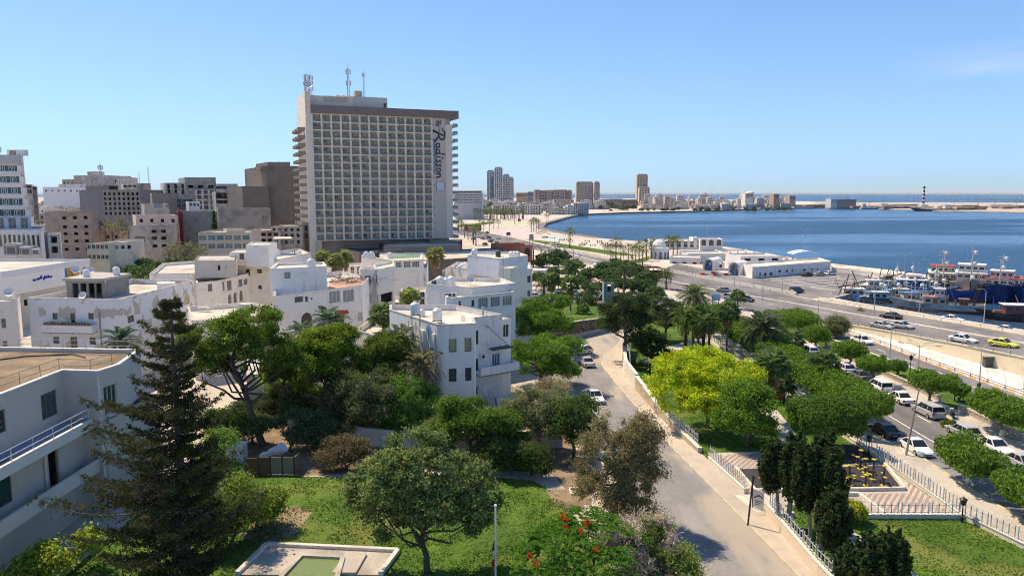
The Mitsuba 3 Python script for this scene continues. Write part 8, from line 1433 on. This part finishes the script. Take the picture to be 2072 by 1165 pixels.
# ------------------------------------------------------------------ cars
def car_meshes(L, Wd, H, kind):
 """A car along +x (front), standing on z = 0: body, glass, roof, wheels, lamps, each a mesh with its own colour or None for paint."""
 hl, hw = L / 2, Wd / 2; van = kind == 'suv'; belt = H * (.60 if van else .62)
 st = {'sedan': [(-1, .60, .55), (-.94, .92, .60), (-.62, 1, .635), (-.3, 1, .63), (.28, 1, .62), (.46, 1, .585), (.82, .94, .50), (.95, .86, .43), (1, .7, .34)], 'hatch': [(-1, .74, .56), (-.96, .93, .62), (-.6, 1, .63), (.3, 1, .61), (.5, 1, .58), (.84, .94, .50), (.96, .86, .42), (1, .7, .34)]}['sedan' if kind == 'sedan' else 'hatch']
 body = M((1, 1, 1)); V = []
 for x, w, t in st: b, y = .2 + .06 * (abs(x) > .9), w * hw; V.append([(x * hl, -y * .9, b), (x * hl, -y, b + .16), (x * hl, -y, t * H - .1), (x * hl, -y * .93, t * H - .015), (x * hl, -y * .6, t * H), (x * hl, y * .6, t * H), (x * hl, y * .93, t * H - .015), (x * hl, y, t * H - .1), (x * hl, y, b + .16), (x * hl, y * .9, b)])
 n = len(V); v = np.array(V).reshape(-1, 3); f = [[i * 10 + j, (i + 1) * 10 + j, (i + 1) * 10 + (j + 1) % 10, i * 10 + (j + 1) % 10] for i in range(n - 1) for j in range(10)]; body.raw(v, np.array(f)[:, ::-1])
 for e, o in ((0, 1), ((n - 1) * 10, -1)): body.raw(v[e:e + 10], [[0, 9 - i if o > 0 else i + 1, 8 - i if o > 0 else i + 2] for i in range(8)])
 x0, x1, r0, r1 = {'sedan': (-.66, .42, -.34, .14), 'hatch': (-.93, .46, -.70, .12), 'suv': (-.96, .48, -.84, .16)}[kind]; y0, y1, zb, zt = hw * .92, hw * .74, belt - .05, H
 lo = [(x0 * hl, -y0), (x1 * hl, -y0), (x1 * hl, y0), (x0 * hl, y0)]; hi = [(r0 * hl, -y1), (r1 * hl, -y1), (r1 * hl, y1), (r0 * hl, y1)]
 cv = np.array([(*p, zb) for p in lo] + [(*p, zt - .06) for p in hi]); g = M((.022, .026, .03)).raw(cv, [[0, 1, 5, 4], [1, 2, 6, 5], [2, 3, 7, 6], [3, 0, 4, 7]])
 roof = M((1, 1, 1)); rv = cv[4:].copy(); rv[:, :2] *= 1.02; top_ = rv.copy(); top_[:, :2] *= .9; top_[:, 2] = zt; roof.raw(np.vstack([rv - [0, 0, .03], top_]), [[4, 5, 6, 7], [0, 1, 5, 4], [1, 2, 6, 5], [2, 3, 7, 6], [3, 0, 4, 7]])
 for i in range(4): roof.bar(cv[i] * [1.005, 1.01, 1], cv[i + 4] * [1.005, 1.01, 1], .09, .09)
 for s in (-1, 1):
  for q in (.5,) if kind == 'sedan' else (.36, .70): a = cv[0 if s < 0 else 3] * (1 - q) + cv[1 if s < 0 else 2] * q; b = cv[4 if s < 0 else 7] * (1 - q) + cv[5 if s < 0 else 6] * q; roof.bar(a * [1, 1.012, 1], b * [1, 1.012, 1], .08, .05)
 wh = []
 for x in (-.60, .60):
  for s in (-1, 1):
   ty = M((.012, .012, .012)); rm = M((.42, .42, .43)); R = .33
   def ring(m, r, ya, yb): a = np.linspace(0, 2 * math.pi, 16, endpoint=False); q = np.vstack([np.c_[x * hl + r * np.cos(a), np.full(16, ya), .33 + r * np.sin(a)], np.c_[x * hl + r * np.cos(a), np.full(16, yb), .33 + r * np.sin(a)], [[x * hl, yb, .33]]]); m.raw(q, [[i, (i + 1) % 16, 16 + (i + 1) % 16, 16 + i] for i in range(16)]); m.raw(q, [[16 + i, 16 + (i + 1) % 16, 32] for i in range(16)])
   ring(ty, R, s * (hw - .25), s * (hw + .015)); ring(rm, R * .62, s * (hw - .2), s * (hw + .03)); wh.append((ty, rm))
 lamps = [('headlight', M((.62, .64, .66)).box(hl * .90, hl * .975, s * hw * .82 - .16, s * hw * .82 + .13, H * .36, H * .455)) for s in (-1, 1)] + [('tail_light', M((.30, .015, .012)).box(-hl * 1.004, -hl * .955, s * hw * .78 - .15, s * hw * .78 + .15, H * .43, H * .55)) for s in (-1, 1)]
 tr = M((.03, .03, .03)).box(hl * .955, hl * 1.004, -hw * .55, hw * .55, .3, .46).box(-hl * 1.006, -hl * .96, -hw * .6, hw * .6, .24, .36).box(-hl * 1.008, -hl * .97, -.26, .26, H * .44, H * .50, (.5, .5, .47))
 return body, roof, g, wh, lamps, tr
_cars = {}
def car(label, px, py, head, col, kind='sedan', group=None, z=.0, name='car', simple=False):
 k = thing(name, label, 'car', group); p = W(px, py, z); R = at(p[0], p[1], z, head); dims = {'sedan': (4.6, 1.8, 1.44), 'hatch': (4.3, 1.8, 1.52), 'suv': (4.75, 1.9, 1.74)}[kind]
 if kind not in _cars: b, r, g, wh, la, tr = car_meshes(*dims, kind); _cars[kind] = (b, r, ply(g.arrays(), 'dark_glass', color=g.colors()), [(ply(a.arrays(), 'matte', color=a.colors()), ply(c.arrays(), 'metal', color=c.colors())) for a, c in wh], [(n_, ply(m.arrays(), 'painted', color=m.colors())) for n_, m in la], ply(tr.arrays(), 'painted', color=tr.colors()))
 b, r, g, wh, la, tr = _cars[kind]
 if (kind, col) not in _cars: _cars[kind, col] = [ply(m.arrays(), 'car_paint', color=m.colors() * col) for m in (b, r)]
 for n_, d in (('body', _cars[kind, col][0]), ('roof', _cars[kind, col][1]), ('windows', g), ('trim', tr)): scene[f'{k}__{n_}'] = {**d, 'to_world': R}
 for a, c in wh: q = part(k, 'wheel'); scene[q] = {**a, 'to_world': R}; scene[q + '__rim'] = {**c, 'to_world': R}
 if not simple:
  for n_, d in la: scene[part(k, n_)] = {**d, 'to_world': R}
CW, CS, CG, CB = (.72, .72, .71), (.36, .37, .38), (.12, .125, .13), (.012, .012, .014)
PA = 'cars parked along the avenue'
for a in (('white sedan parked nose out at the right of the avenue, nearest the right edge', 2012, 912, -86, CW), ('silver hatchback parked before the white sedan, second from the right edge', 1948, 882, 93, CS, 'hatch'), ('silver estate car parked beside the motorbike', 1877, 840, 93, CS, 'suv'), ('white sedan seen from behind, second behind the clipped round tree', 1820, 812, 92, CW), ('white off roader parked under the clipped round tree', 1778, 790, 92, CW, 'suv'), ('dark grey sedan parked ahead of the white off roader', 1740, 767, 92, CG), ('white hatchback parked ahead of the dark grey sedan', 1708, 752, 92, CW, 'hatch'), ('pale blue white hatchback far up the avenue', 1638, 716, 92, (.55, .62, .68), 'hatch'), ('white car at the far top of the avenue', 1606, 705, 92, CW), ('black sedan in the shade of the clipped trees on the left kerb', 1789, 880, 92, CB), ('white sedan half under the clipped hedge on the left kerb', 1852, 913, -88, CW), ('silver sedan cut by the right edge of the avenue', 2070, 946, -86, CS)): car(*a[:5], *(a[5:] or ('sedan',)), PA)
SL = 'cars on the slip road'; car('white sedan driving down the slip road', 1744, 694, -72, CW, 'sedan', SL); car('silver sedan entering the slip road at its tip', 1642, 660, -66, CS, 'sedan', SL)
HW = 'cars on the highway'
for lab, px, py, hd, c, kd in (('left one of two silver sedans side by side on the highway', 1784, 664, -58, CS, 'sedan'), ('right one of two silver sedans side by side on the highway', 1825, 664, -58, CS, 'sedan'), ('black sedan on the highway above the two silver ones', 1802, 644, 122, CB, 'sedan'), ('white saloon on the highway left of the yellow taxi', 1948, 692, -60, CW, 'sedan'), ('bright yellow taxi on the highway', 2029, 701, -60, (.62, .60, .03), 'sedan'), ('dark sedan on the highway by the far light pole', 1464, 591, 120, CG, 'sedan'), ('pickup like blue grey car at the highway island', 1482, 607, -58, (.2, .24, .33), 'suv'), ('black saloon on the highway behind the island palm', 1510, 609, -58, CB, 'sedan')): car(lab, px, py, hd, c, kd, HW, float(np.interp(px, cols, hw_z)) + .03)
for lab, px, py, hd, c, kd in (('dark off roader alone in the harbour car park', 1612, 592, 30, (.03, .04, .06), 'suv'), ('dark car parked in the shade of the terminal wall', 1633, 558.5, 25, CB, 'sedan'), ('grey car parked by the terminal wall', 1658, 557.5, 25, CS, 'sedan'), ('white car parked at the end of the terminal wall', 1680, 556.5, 25, CW, 'hatch'), ('dark car by the quay parapet', 1801, 569, 15, CB, 'suv'), ('white car parked on the harbour walk behind the highway', 1926, 650, -50, CW, 'sedan'), ('pale car parked on the harbour walk near the right edge', 2036, 672, -50, (.5, .53, .56), 'sedan')): car(lab, px, py, hd, c, kd, 'cars at the harbour', .1 if px > 1900 else 0)
for lab, px, py, hd, c, kd in (('white hatchback turning at the street bend', 1175, 716, 205, CW, 'hatch'), ('grey sedan driving away up the street', 1187, 739, 98, CS, 'sedan'), ('white sedan coming down the street', 1203, 810, -80, CW, 'sedan')): car(lab, px, py, hd, c, kd, 'cars on the street')
for i, (px, py, hd, c, kd) in enumerate(((1129, 606, 10, (.55, .58, .62), 'suv'), (1161, 598, 15, CW, 'suv'), (1083, 602, 5, CW, 'sedan'), (1102, 604, 5, CG, 'sedan'), (1148, 607, 20, CB, 'sedan'), (1258, 608, 30, CW, 'hatch'), (1240, 602, 20, CW, 'suv'), (1221, 606, 30, CG, 'hatch'), (1343, 606, -40, CW, 'sedan'), (1357, 616, -40, CS, 'sedan'), (1330, 600, -40, CB, 'sedan'), (1355, 640, -60, CG, 'suv'), (1372, 628, -40, CW, 'sedan'), (1306, 598, -30, CS, 'hatch'))): car(('silver blue van under the palms in the upper car park', 'white off roader behind the silver blue van', 'white car at the left end of the upper car park', 'dark grey car between palms in the upper car park', 'black car nose to the silver blue van', 'white hatchback by the green cabin', 'white off roader behind the green cabin', 'dark hatchback left of the green cabin', 'white sedan in the row behind the dark tree', 'silver sedan nearer in the row behind the dark tree', 'black sedan at the end of the row behind the dark tree', 'dark off roader parked close behind the dark tree', 'white sedan by the walkway railing', 'silver hatchback far in the upper car park')[i], px, py, hd, c, kd, 'cars in the upper car park', simple=True)
for i, (px, py) in enumerate(((975, 472), (985, 478), (989, 483), (976, 484), (966, 479), (997, 489), (981, 496), (986, 472), (954, 476), (948, 470), (942, 465), (1128, 509), (1168, 518), (1009, 484), (992, 490), (960, 472), (1115, 497), (1127, 500), (1005, 494), (958, 485))): car('tiny car in the traffic of the highway beside the hotel', px, py, (118, -62)[i % 2], (CW, CS, CB, CG)[i % 4], 'sedan', 'traffic beside the hotel', simple=True)
k = thing('motorbike', 'dark motorbike with white fairing parked in the bay beside the silver estate car', 'motorbike'); p = W(1926, 846); m = M((.02, .02, .02)); R = at(p[0], p[1], .1, 70)
for x in (-.7, .7): put(part(k, 'wheel'), M((.02, .02, .02)).tube([(x, -.06, .32), (x, .06, .32)], .32, 12), 'matte', to_world=R)
put(k + '__body', m.box(-.5, .4, -.16, .16, .4, .75).box(-.8, .1, -.14, .14, .75, .9).tube([(.45, 0, .75), (.7, 0, .35)], .05, 5).box(.4, .5, -.38, .38, 1., 1.06), 'painted', to_world=R); put(k + '__fairing', M((.6, .6, .6)).box(.3, .62, -.2, .2, .72, 1.08), 'car_paint', to_world=R)
# ------------------------------------------------------------------ lamp posts, signs
def lamp(label, px, py, top, arms=1, az=180, col=(.42, .42, .41), r=.085, reach=2.0, z=.0, kind='street_lamp', group='street lamps', dx=0):
 k = thing(kind, label, 'street lamp', group); p = W(px, py, z); h = zat(top, p); s = .02 * dx; e = np.array([p[0] + s * 5, p[1], h]); put(k + '__pole', M(col).tube([(p[0], p[1], z), tuple(e - [0, 0, .3])], [r * 1.3, r * .6], 7), 'painted')
 for i in range(arms):
  a = math.radians(az + 360 * i / arms); t = e + [reach * math.cos(a), reach * math.sin(a), .25 if reach > 1 else -.1]; put(part(k, 'arm'), M(col).tube([e - [0, 0, .35], e * .6 + t * .4 + [0, 0, .1], t], r * .5, 5), 'painted'); d = (t - e) / np.linalg.norm(t - e); put(part(k, 'lamp_head'), M((.35, .35, .35)).bar(t - d * .1, t + d * .65, .26, .13), 'painted')
def lantern(label, px, py, top): k = thing('lantern_post', label, 'lamp post', 'black lantern posts of the park'); p = W(px, py); h = zat(top, p); put(k + '__pole', M((.015, .015, .017)).tube([(p[0], p[1], 0), (p[0], p[1], .5), (p[0], p[1], .55), (p[0], p[1], h - .6)], [.12, .12, .06, .05], 7), 'painted'); put(k + '__lantern', M((.03, .03, .03)).lathe([(.06, 0), (.2, .12), (.28, .55), (.34, .57), (.05, .8), (0, .9)], 8, (p[0], p[1], h - .65)), 'painted')
lamp('rusty grey lamp post at the kerb above the parked white sedan', 1833, 922, 782, 1, 190, (.26, .22, .18), .1, 2.4, dx=9); lamp('many armed lamp post among the drum hedges', 1857, 762, 698, 5, 20, reach=2.4); lamp('double armed lamp post on the white bank', 1981, 782, 702, 2, 20, reach=2.0); lamp('slim lamp post on the white bank', 1800, 728, 655, 1, 200, reach=1.6); lamp('lamp post at the tip of the cream wall', 1654, 662, 612, 1, 180, reach=3.5); lamp('thin white lamp post in the street before the white sedan', 1202, 862, 790, 0, col=(.6, .6, .6)); lamp('short lamp post by the yellow tree wall', 1326, 838, 787, 0, col=(.6, .6, .58))
for i, (px, py, top) in enumerate(((1543, 608, 558), (1400, 577, 541), (1486, 580, 534), (1582, 596, 543), (1768, 645, 583), (1860, 630, 583), (1990, 659, 586), (1588, 640, 622))): lamp(f'tall lamp post of the highway, {("behind the median bend", "at the notched barrier", "before the terminal corner", "before the car park", "by the derelict boat", "left of the derelict boat", "right of the derelict boat", "on the near verge")[i]}', px, py, top, 1 + (i in (2, 4)), 200, z=0, group='lamp posts of the highway')
for i, (px, py, top) in enumerate(((1624, 537, 465), (1428, 500, 455), (1829, 566, 515), (1857, 566, 527), (1293, 486, 446), (1151, 492, 462), (1690, 575, 540))): lamp(f'tall harbour light mast, {("behind the terminal", "behind the arched harbour house", "on the pier", "with white crossbars on the pier", "on the promenade shore", "at the promenade bend", "in the car park")[i]}', px, py, top, 2, 10, reach=1.6, group='light masts of the harbour')
for lab, px, py, top in (('at the tip of the slip road', 1645, 677, 648), ('on the slip road verge', 1738, 705, 679), ('before the wide drum hedge', 1841, 762, 720), ('beside the grey sign board', 1979, 800, 775), ('at the black rubber floor', 1757, 923, 882), ('behind the twin trunked palm', 1601, 812, 785), ('at the plaza corner', 1946, 1056, 1008)): lantern('black lantern post ' + lab, px, py, top)
def board(key, px, l, r, t, b, y, col, depth=.25): p0, p1 = Wy(l, 400, y), Wy(r, 400, y); put(key, M(col).box(p0[0], p1[0], y, y + depth, zat(b, p0), zat(t, p0)), 'painted'); return p0, p1
k = thing('billboard', 'dark red billboard with cream lettering panel on a pole beside the hotel', 'billboard'); y = 410; board(k + '__panel', 0, 940.5, 973.5, 455.5, 467.5, y, (.13, .05, .045), .8); board(k + '__face', 0, 945.5, 970.5, 458, 465, y - .1, (.55, .47, .36), .1); p = Wy(957, 400, y); put(k + '__pole', M((.12, .09, .08)).tube([(p[0], y + .4, 0), (p[0], y + .4, zat(467, p))], .4, 8), 'painted')
import meshkit
tm = meshkit.text_mesh('JOTUN', 1.35, .05, True); v = np.asarray(tm.vertices) @ np.array([[1, 0, 0], [0, 0, 1], [0, -1, 0]]) ; p = Wy(950.5, 400, y); put(k + '__lettering', M((.06, .03, .10)).raw(v * [.87, 1, 1] + [p[0], y - .12, zat(463.7, p)], tm.faces), 'matte'); put(k + '__emblem', M((.42, .05, .03)).box(p[0] - 1.3, p[0] - .4, y - .16, y - .1, zat(464, p), zat(460, p)), 'matte')
for lab, l, r, t, b, yy, c in (('small dark sign board beside the highway', 1024.5, 1033, 470, 476, 380, (.05, .05, .09)), ('grey green board on the promenade', 1071, 1080, 474, 485, 395, (.28, .33, .30)), ('dark small board on two legs far on the promenade', 1048, 1054, 443, 448, 700, (.12, .07, .06)), ('teal banner wall before the park belt', 950, 973, 430, 437, 900, (.10, .30, .31)), ('blue and white poster board by the highway island', 1447, 1465, 595, 608, 178, (.22, .42, .60))):
 k = thing('sign_board', lab, 'sign'); p0, p1 = board(k + '__panel', 0, l, r, t, b, yy, c); m = M((.1, .1, .1))
 for q in (p0[0] * .85 + p1[0] * .15, p0[0] * .15 + p1[0] * .85): m.tube([(q, yy + .12, 0), (q, yy + .12, zat(b, p0))], .12, 5)
 put(k + '__legs', m, 'painted')
k = thing('sign_board', 'grey backed sign board on two black posts among the drum hedges', 'sign'); y = 98; board(k + '__panel', 0, 1962, 1986, 775, 801, y, (.16, .19, .20), .15); m = M((.03, .03, .03))
for px in (1965, 1983): p = Wy(px, 400, y); put(part(k, 'post'), M((.03, .03, .03)).tube([(p[0], y + .2, 0), (p[0], y + .2, zat(776, p))], .07, 6), 'painted')
k = thing('park_sign', 'white park notice board with a dark hill motif beside the steps', 'sign'); p0, p1 = Wy(1524, 1000, 63.2), Wy(1546, 1000, 62.6); z0, z1 = zat(1024, p0), zat(988, p0); put(k + '__panel', M((.60, .60, .57)).obb((*p0[:2], z0), (*(p1 - p0)[:2], -.1), (.05, .12, 0), (0, 0, z1 - z0)), 'painted'); d = p1 - p0; mo = M((.08, .09, .09))
for i in range(8): f = i / 8; mo.obb((*(p0 + d * (.08 + f * .84))[:2] - np.array([0, .02]), z0 + (z1 - z0) * (.50 + .14 * math.sin(math.pi * f))), (*(d * .11)[:2], 0), (0, .01, 0), (0, 0, .14))
for j in range(3): mo.obb((*(p0 + d * .2)[:2] - np.array([0, .02]), z0 + (z1 - z0) * (.36 - .1 * j)), (*(d * (.6 - .1 * j))[:2], 0), (0, .01, 0), (0, 0, .07))
put(k + '__print', mo, 'matte')
for q, dz in ((p0, 0), (p1, 0)): put(part(k, 'post'), M((.03, .03, .03)).tube([(q[0], q[1] + .1, 0), (q[0], q[1] + .1, z1)], .05, 6), 'painted')
k = thing('signpost', 'tall black post at the kerb left of the park steps', 'post'); p = W(1513, 1063); put(k, M((.03, .025, .025)).tube([p, (p[0] + .3, p[1], zat(962, p))], .08, 7), 'painted')
k = thing('flagpole', 'white flagpole with a limp red and black flag in the foreground lawn', 'flagpole'); p = W(1003, 1185); zt = zat(1024, p); put(k + '__pole', M((.66, .66, .66)).tube([(p[0], p[1], 0), (p[0], p[1], zt)], [.075, .06], 8).lathe([(0, 0), (.11, 0), (.11, .12), (0, .14)], 8, (p[0], p[1], zt)), 'painted', smooth=False); u = np.linspace(0, 1, 12); fo = np.c_[p[0] - .05 - .28 * np.abs(np.sin(u * 5 + .4)) * (.5 + .5 * u), p[1] + .18 * np.sin(u * 9), zt - 2.6 - u * 2.1]; fi = np.c_[np.full(12, p[0] - .07), np.full(12, p[1]), zt - 2.5 - u * 1.9]
for n_, a, b, c in (('flag_red', 7, 12, (.38, .02, .03)), ('flag_dark', 0, 5, (.02, .02, .022)), ('flag_white', 4, 8, (.55, .52, .52))): put(f'{k}__{n_}', M(c).raw(np.vstack([fi[a:b] + [0, .02 * (c[0] > .4), 0], fo[a:b]]), [[i, i + 1, b - a + i + 1, b - a + i] for i in range(b - a - 1)]), 'matte')
# ------------------------------------------------------------------ exercise yard, pool, fence, halls
rng = np.random.default_rng(17)
for i, (px, py) in enumerate(((1707, 982), (1719, 985), (1740, 950), (1750, 958), (1751, 984), (1766, 972), (1787, 984), (1734, 942), (1718, 970), (1668, 950), (1680, 948), (1545, 978))):
 c = ((.46, .38, .03), (.30, .30, .30), (.60, .22, .03))[0 if i < 9 else 1 if i < 11 else 2]; k = thing('exercise_machine', ('yellow and purple exercise machine nearest the left front of the rubber floor', 'yellow stepping machine at the front of the rubber floor', 'tall yellow topped machine at the back of the rubber floor', 'yellow machine in the middle back of the rubber floor', 'low yellow seat machine at the front middle', 'dark post machine in the middle of the rubber floor', 'orange topped machine at the right front corner', 'low yellow wheel at the back left of the rubber floor', 'yellow board machine on the left of the rubber floor', 'grey twin post machine on the back edge, left', 'grey twin post machine on the back edge, right', 'orange and blue machine behind the left cypress clump')[i], 'exercise machine'); p = W(px, py); h = (1.9, 1., 2., 1.5, 1.1, 2.1, 2., .9, 1.4, 1.5, 1.5, 1.3)[i]; m = M((.05, .035, .075)).tube([(p[0], p[1], .09), (p[0], p[1], h)], .10, 8); a = rng.uniform(0, 3); d = np.array([math.cos(a), math.sin(a), 0]); m.tube([p + [0, 0, h * .55] - d * .6, p + [0, 0, h * .55] + d * .6], .05, 6); put(k + '__frame', m, 'painted'); put(k + '__base_plate', M(c).lathe([(0, .09), (.3, .09), (.3, .16), (0, .17)], 10, (p[0], p[1], 0)), 'painted')
 for s in (-1, 1): q = p + d * .6 * s; put(part(k, 'pad'), M(c).lathe([(0, 0), (.17, .0), (.19, .08), (.0, .12)], 10, (q[0], q[1], (h * .55, h, .3)[i % 3])).bar((q[0], q[1], .2), (q[0], q[1], h * .5), .06, .06, (.05, .035, .075)), 'painted')
 put(k + '__top', M(c).lathe([(0, 0), (.2, .02), (.24, .1), (0, .16)], 10, (p[0], p[1], h)), 'painted')
ST = (.44, .40, .34); k = thing('fountain_basin', 'angular stone basin with shallow green water at the bottom of the lawn', 'fountain'); A_ = [W(*q) for q in ((540, 1105), (805, 1118), (770, 1165), (480, 1165))]; bs = np.array(A_)[:, :2]
put(k + '__floor', M(ST).prism([*bs, ], 0, .12), 'concrete'); m = M((.60, .56, .50))
for a, b in ((bs[0], bs[1]), (bs[1], bs[2]), (bs[0], bs[3])): m.bar((*a, .2), (*b, .2), .35, .34)
put(k + '__rim', m, 'plaster'); pl4 = [xy(*q) for q in ((610, 1131), (694, 1135), (680, 1185), (560, 1185))]; m = M((.45, .42, .37))
for a, b in zip(pl4, pl4[1:] + pl4[:1]): m.bar((*a, .25), (*b, .25), .35, .35)
put(k + '__pool_wall', m, 'concrete'); put(k + '__water', M((.16, .20, .045)).prism(pl4, .2, .25), 'dark_glass'); put(k + '__block', M(ST).prism([xy(*q) for q in ((700, 1122), (742, 1126), (720, 1165), (672, 1165))], .12, .3), 'plaster')
k = thing('panel_fence', 'brown panelled screen round a white bundle behind the lawn', 'fence'); q = [W(*v) for v in ((498, 962), (524, 961), (548, 960), (572, 960), (596, 961), (608, 948))]
for i, (a, b) in enumerate(zip(q[:-1], q[1:])): put(part(k, 'panel'), M(((.17, .10, .06), (.16, .10, .065), (.25, .22, .18), (.24, .215, .18), (.2, .15, .11))[i]).bar(a * .985 + b * .015 + [0, 0, .95], a * .015 + b * .985 + [0, 0, .95], .08, 1.75), 'matte'); put(part(k, 'post'), M((.1, .06, .04)).box(a[0] - .06, a[0] + .06, a[1] - .06, a[1] + .06, 0, 2), 'matte')
k = thing('covered_bundle', 'white sheet over a long bundle behind the brown screen', 'bundle'); p = W(560, 940); u = np.linspace(0, 1, 9); put(k, M((.66, .67, .70)).tube(np.c_[p[0] - 1.6 + 2.4 * u, np.full(9, p[1]), .9 + .95 * u + .1 * np.sin(u * 14)], .25 + .35 * u, 9), 'matte', smooth=True); k = thing('white_box', 'white utility box at the foot of the leaning pine', 'box'); p = W(480, 930); put(k, M((.64, .62, .56)).box(p[0] - .9, p[0] + .9, p[1] - .7, p[1] + .7, 0, 1.7).box(p[0] - 1, p[0] + 1, p[1] - .8, p[1] + .8, 1.7, 1.82), 'painted')
k = thing('stone_frame', 'white stone frame on the sandy bed by the street garden', 'edging'); m = M((.62, .58, .52)); q = [W(*v) for v in ((1152, 990), (1172, 989), (1178, 1001), (1156, 1001))]
for a, b in zip(q, q[1:] + q[:1]): m.bar(a + [0, 0, .1], b + [0, 0, .1], .14, .2)
put(k, m, 'matte')
k = thing('red_hall', 'long red brown hall with an arched end wall before the highway', 'building'); RH = (.36, .14, .09); mid('', 1003, 1062, 493, 292, 6, key=k, col=RH, turn=20, mat='matte'); mid('', 1056, 1078, 497, 268, 3, 1, (519,), 2., 3.2, key=k, col=(.42, .17, .10), mat='matte', arch=1)
k = thing('shelter_frame', 'row of bare dark gabled shelter frames on a white base', 'shelter'); 
for i in range(5):
 a, b = Wy(1080 + i * 16, 500, 262), Wy(1096 + i * 16, 500, 262); zt, zg = zat(506, a), zat(497, a); put(part(k, 'frame'), M((.05, .05, .055)).tube([(a[0], 262, 0), (a[0], 262, zt), ((a[0] + b[0]) / 2, 262, zg), (b[0], 262, zt), (b[0], 262, 0)], .09, 4).tube([(a[0], 268, 0), (a[0], 268, zt), ((a[0] + b[0]) / 2, 268, zg), (b[0], 268, zt)], .09, 4), 'painted')
p0, p1 = Wy(1079, 500, 258), Wy(1160, 500, 258); put(k + '__base', M((.58, .56, .51)).box(p0[0], p1[0], 257, 270, 0, 1.4), 'plaster')
k = thing('kiosk', 'dark brown kiosk with cluttered pale roof at the harbour road', 'building'); mid('', 1316, 1345, 543, 246, 8, 3, (551,), 1.4, 1.4, key=k, col=(.16, .07, .05), mat='matte'); k = thing('green_cabin', 'grey green cabin with white roof edge in the upper car park', 'cabin'); mid('', 1225, 1246, 574, 190, 4, 1, (590,), 1, 2, key=k, col=(.20, .27, .25), mat='matte')
tank(*W(1205, 545, 0)[:2], 0, 'round white water tank by the pale yard wall', 1.9, group=None)
for i in range(34):
 px, py = 1100 + rng.uniform(0, 220), 0; py = np.interp(px, [1100, 1320], [478, 500]) + rng.uniform(0, 12); p = W(px, py); k = thing('cafe_table', 'small dark table with seats on the pale waterfront terrace', 'table', 'tables on the waterfront terrace'); put(k, M((.16, .13, .11)).box(p[0] - .7, p[0] + .7, p[1] - .7, p[1] + .7, .7, .8).box(p[0] - .1, p[0] + .1, p[1] - .1, p[1] + .1, 0, .7).box(p[0] - 1.5, p[0] - 1.0, p[1] - .3, p[1] + .3, 0, .9).box(p[0] + 1, p[0] + 1.5, p[1] - .3, p[1] + .3, 0, .9), 'matte')

k = thing('seesaw_sculpture', 'red brown playground frame on the promenade', 'play frame'); p = W(1098, 475); put(k, M((.30, .12, .07)).bar(p + [-5, 0, .3], p + [0, 0, 3], .3, .3).bar(p + [0, 0, 3], p + [5, 0, .3], .3, .3).bar(p + [-3, 0, .2], p + [3, 0, 2], .3, .3), 'matte')

# tufts of longer grass over the lawns, nobody could count them
for name, poly, n, c in (('garden_lawn__grass_tufts', gl, 26000, (.044, .078, .011)), ('park_lawn__grass_tufts', park, 30000, (.058, .098, .014))):
 rng = np.random.default_rng(n); x0, y0, x1, y1 = poly.bounds; q = np.c_[rng.uniform(x0, x1, n * 3), rng.uniform(y0, min(y1, 120), n * 3)]; import shapely
 q = q[shapely.contains_xy(poly, q[:, 0], q[:, 1])]; q = q[meshkit.fbm(np.c_[q * .5, np.zeros(len(q))], 3, 2) + rng.normal(size=len(q)) * .08 > .47][:n]
 if 'park' in name: q = q[~shapely.contains_xy(unary_union([plaza, LineString(path2).buffer(1.2), LineString(path_c).buffer(1.6), LineString([(28.3, 64), (27, 60), (28.2, 56), (29.2, 50), (30, 45)]).buffer(1)]), q[:, 0], q[:, 1])]
 v, f, cc = leaf_quads(np.c_[q, np.full(len(q), .06)], .10, rng, c, .35, 2.2, nrm=np.tile([0, 0, .8], (len(q), 1))); put(name, (v, f), 'leaf', color=cc); labels[name] = {'kind': 'stuff'}
for k in list(scene):
 if 'window_strip' in k or k.endswith('panel_antennas') or k.endswith('stripes') or 'deckhouse' in k and k.endswith('__windows'): labels[k] = {'kind': 'stuff'}
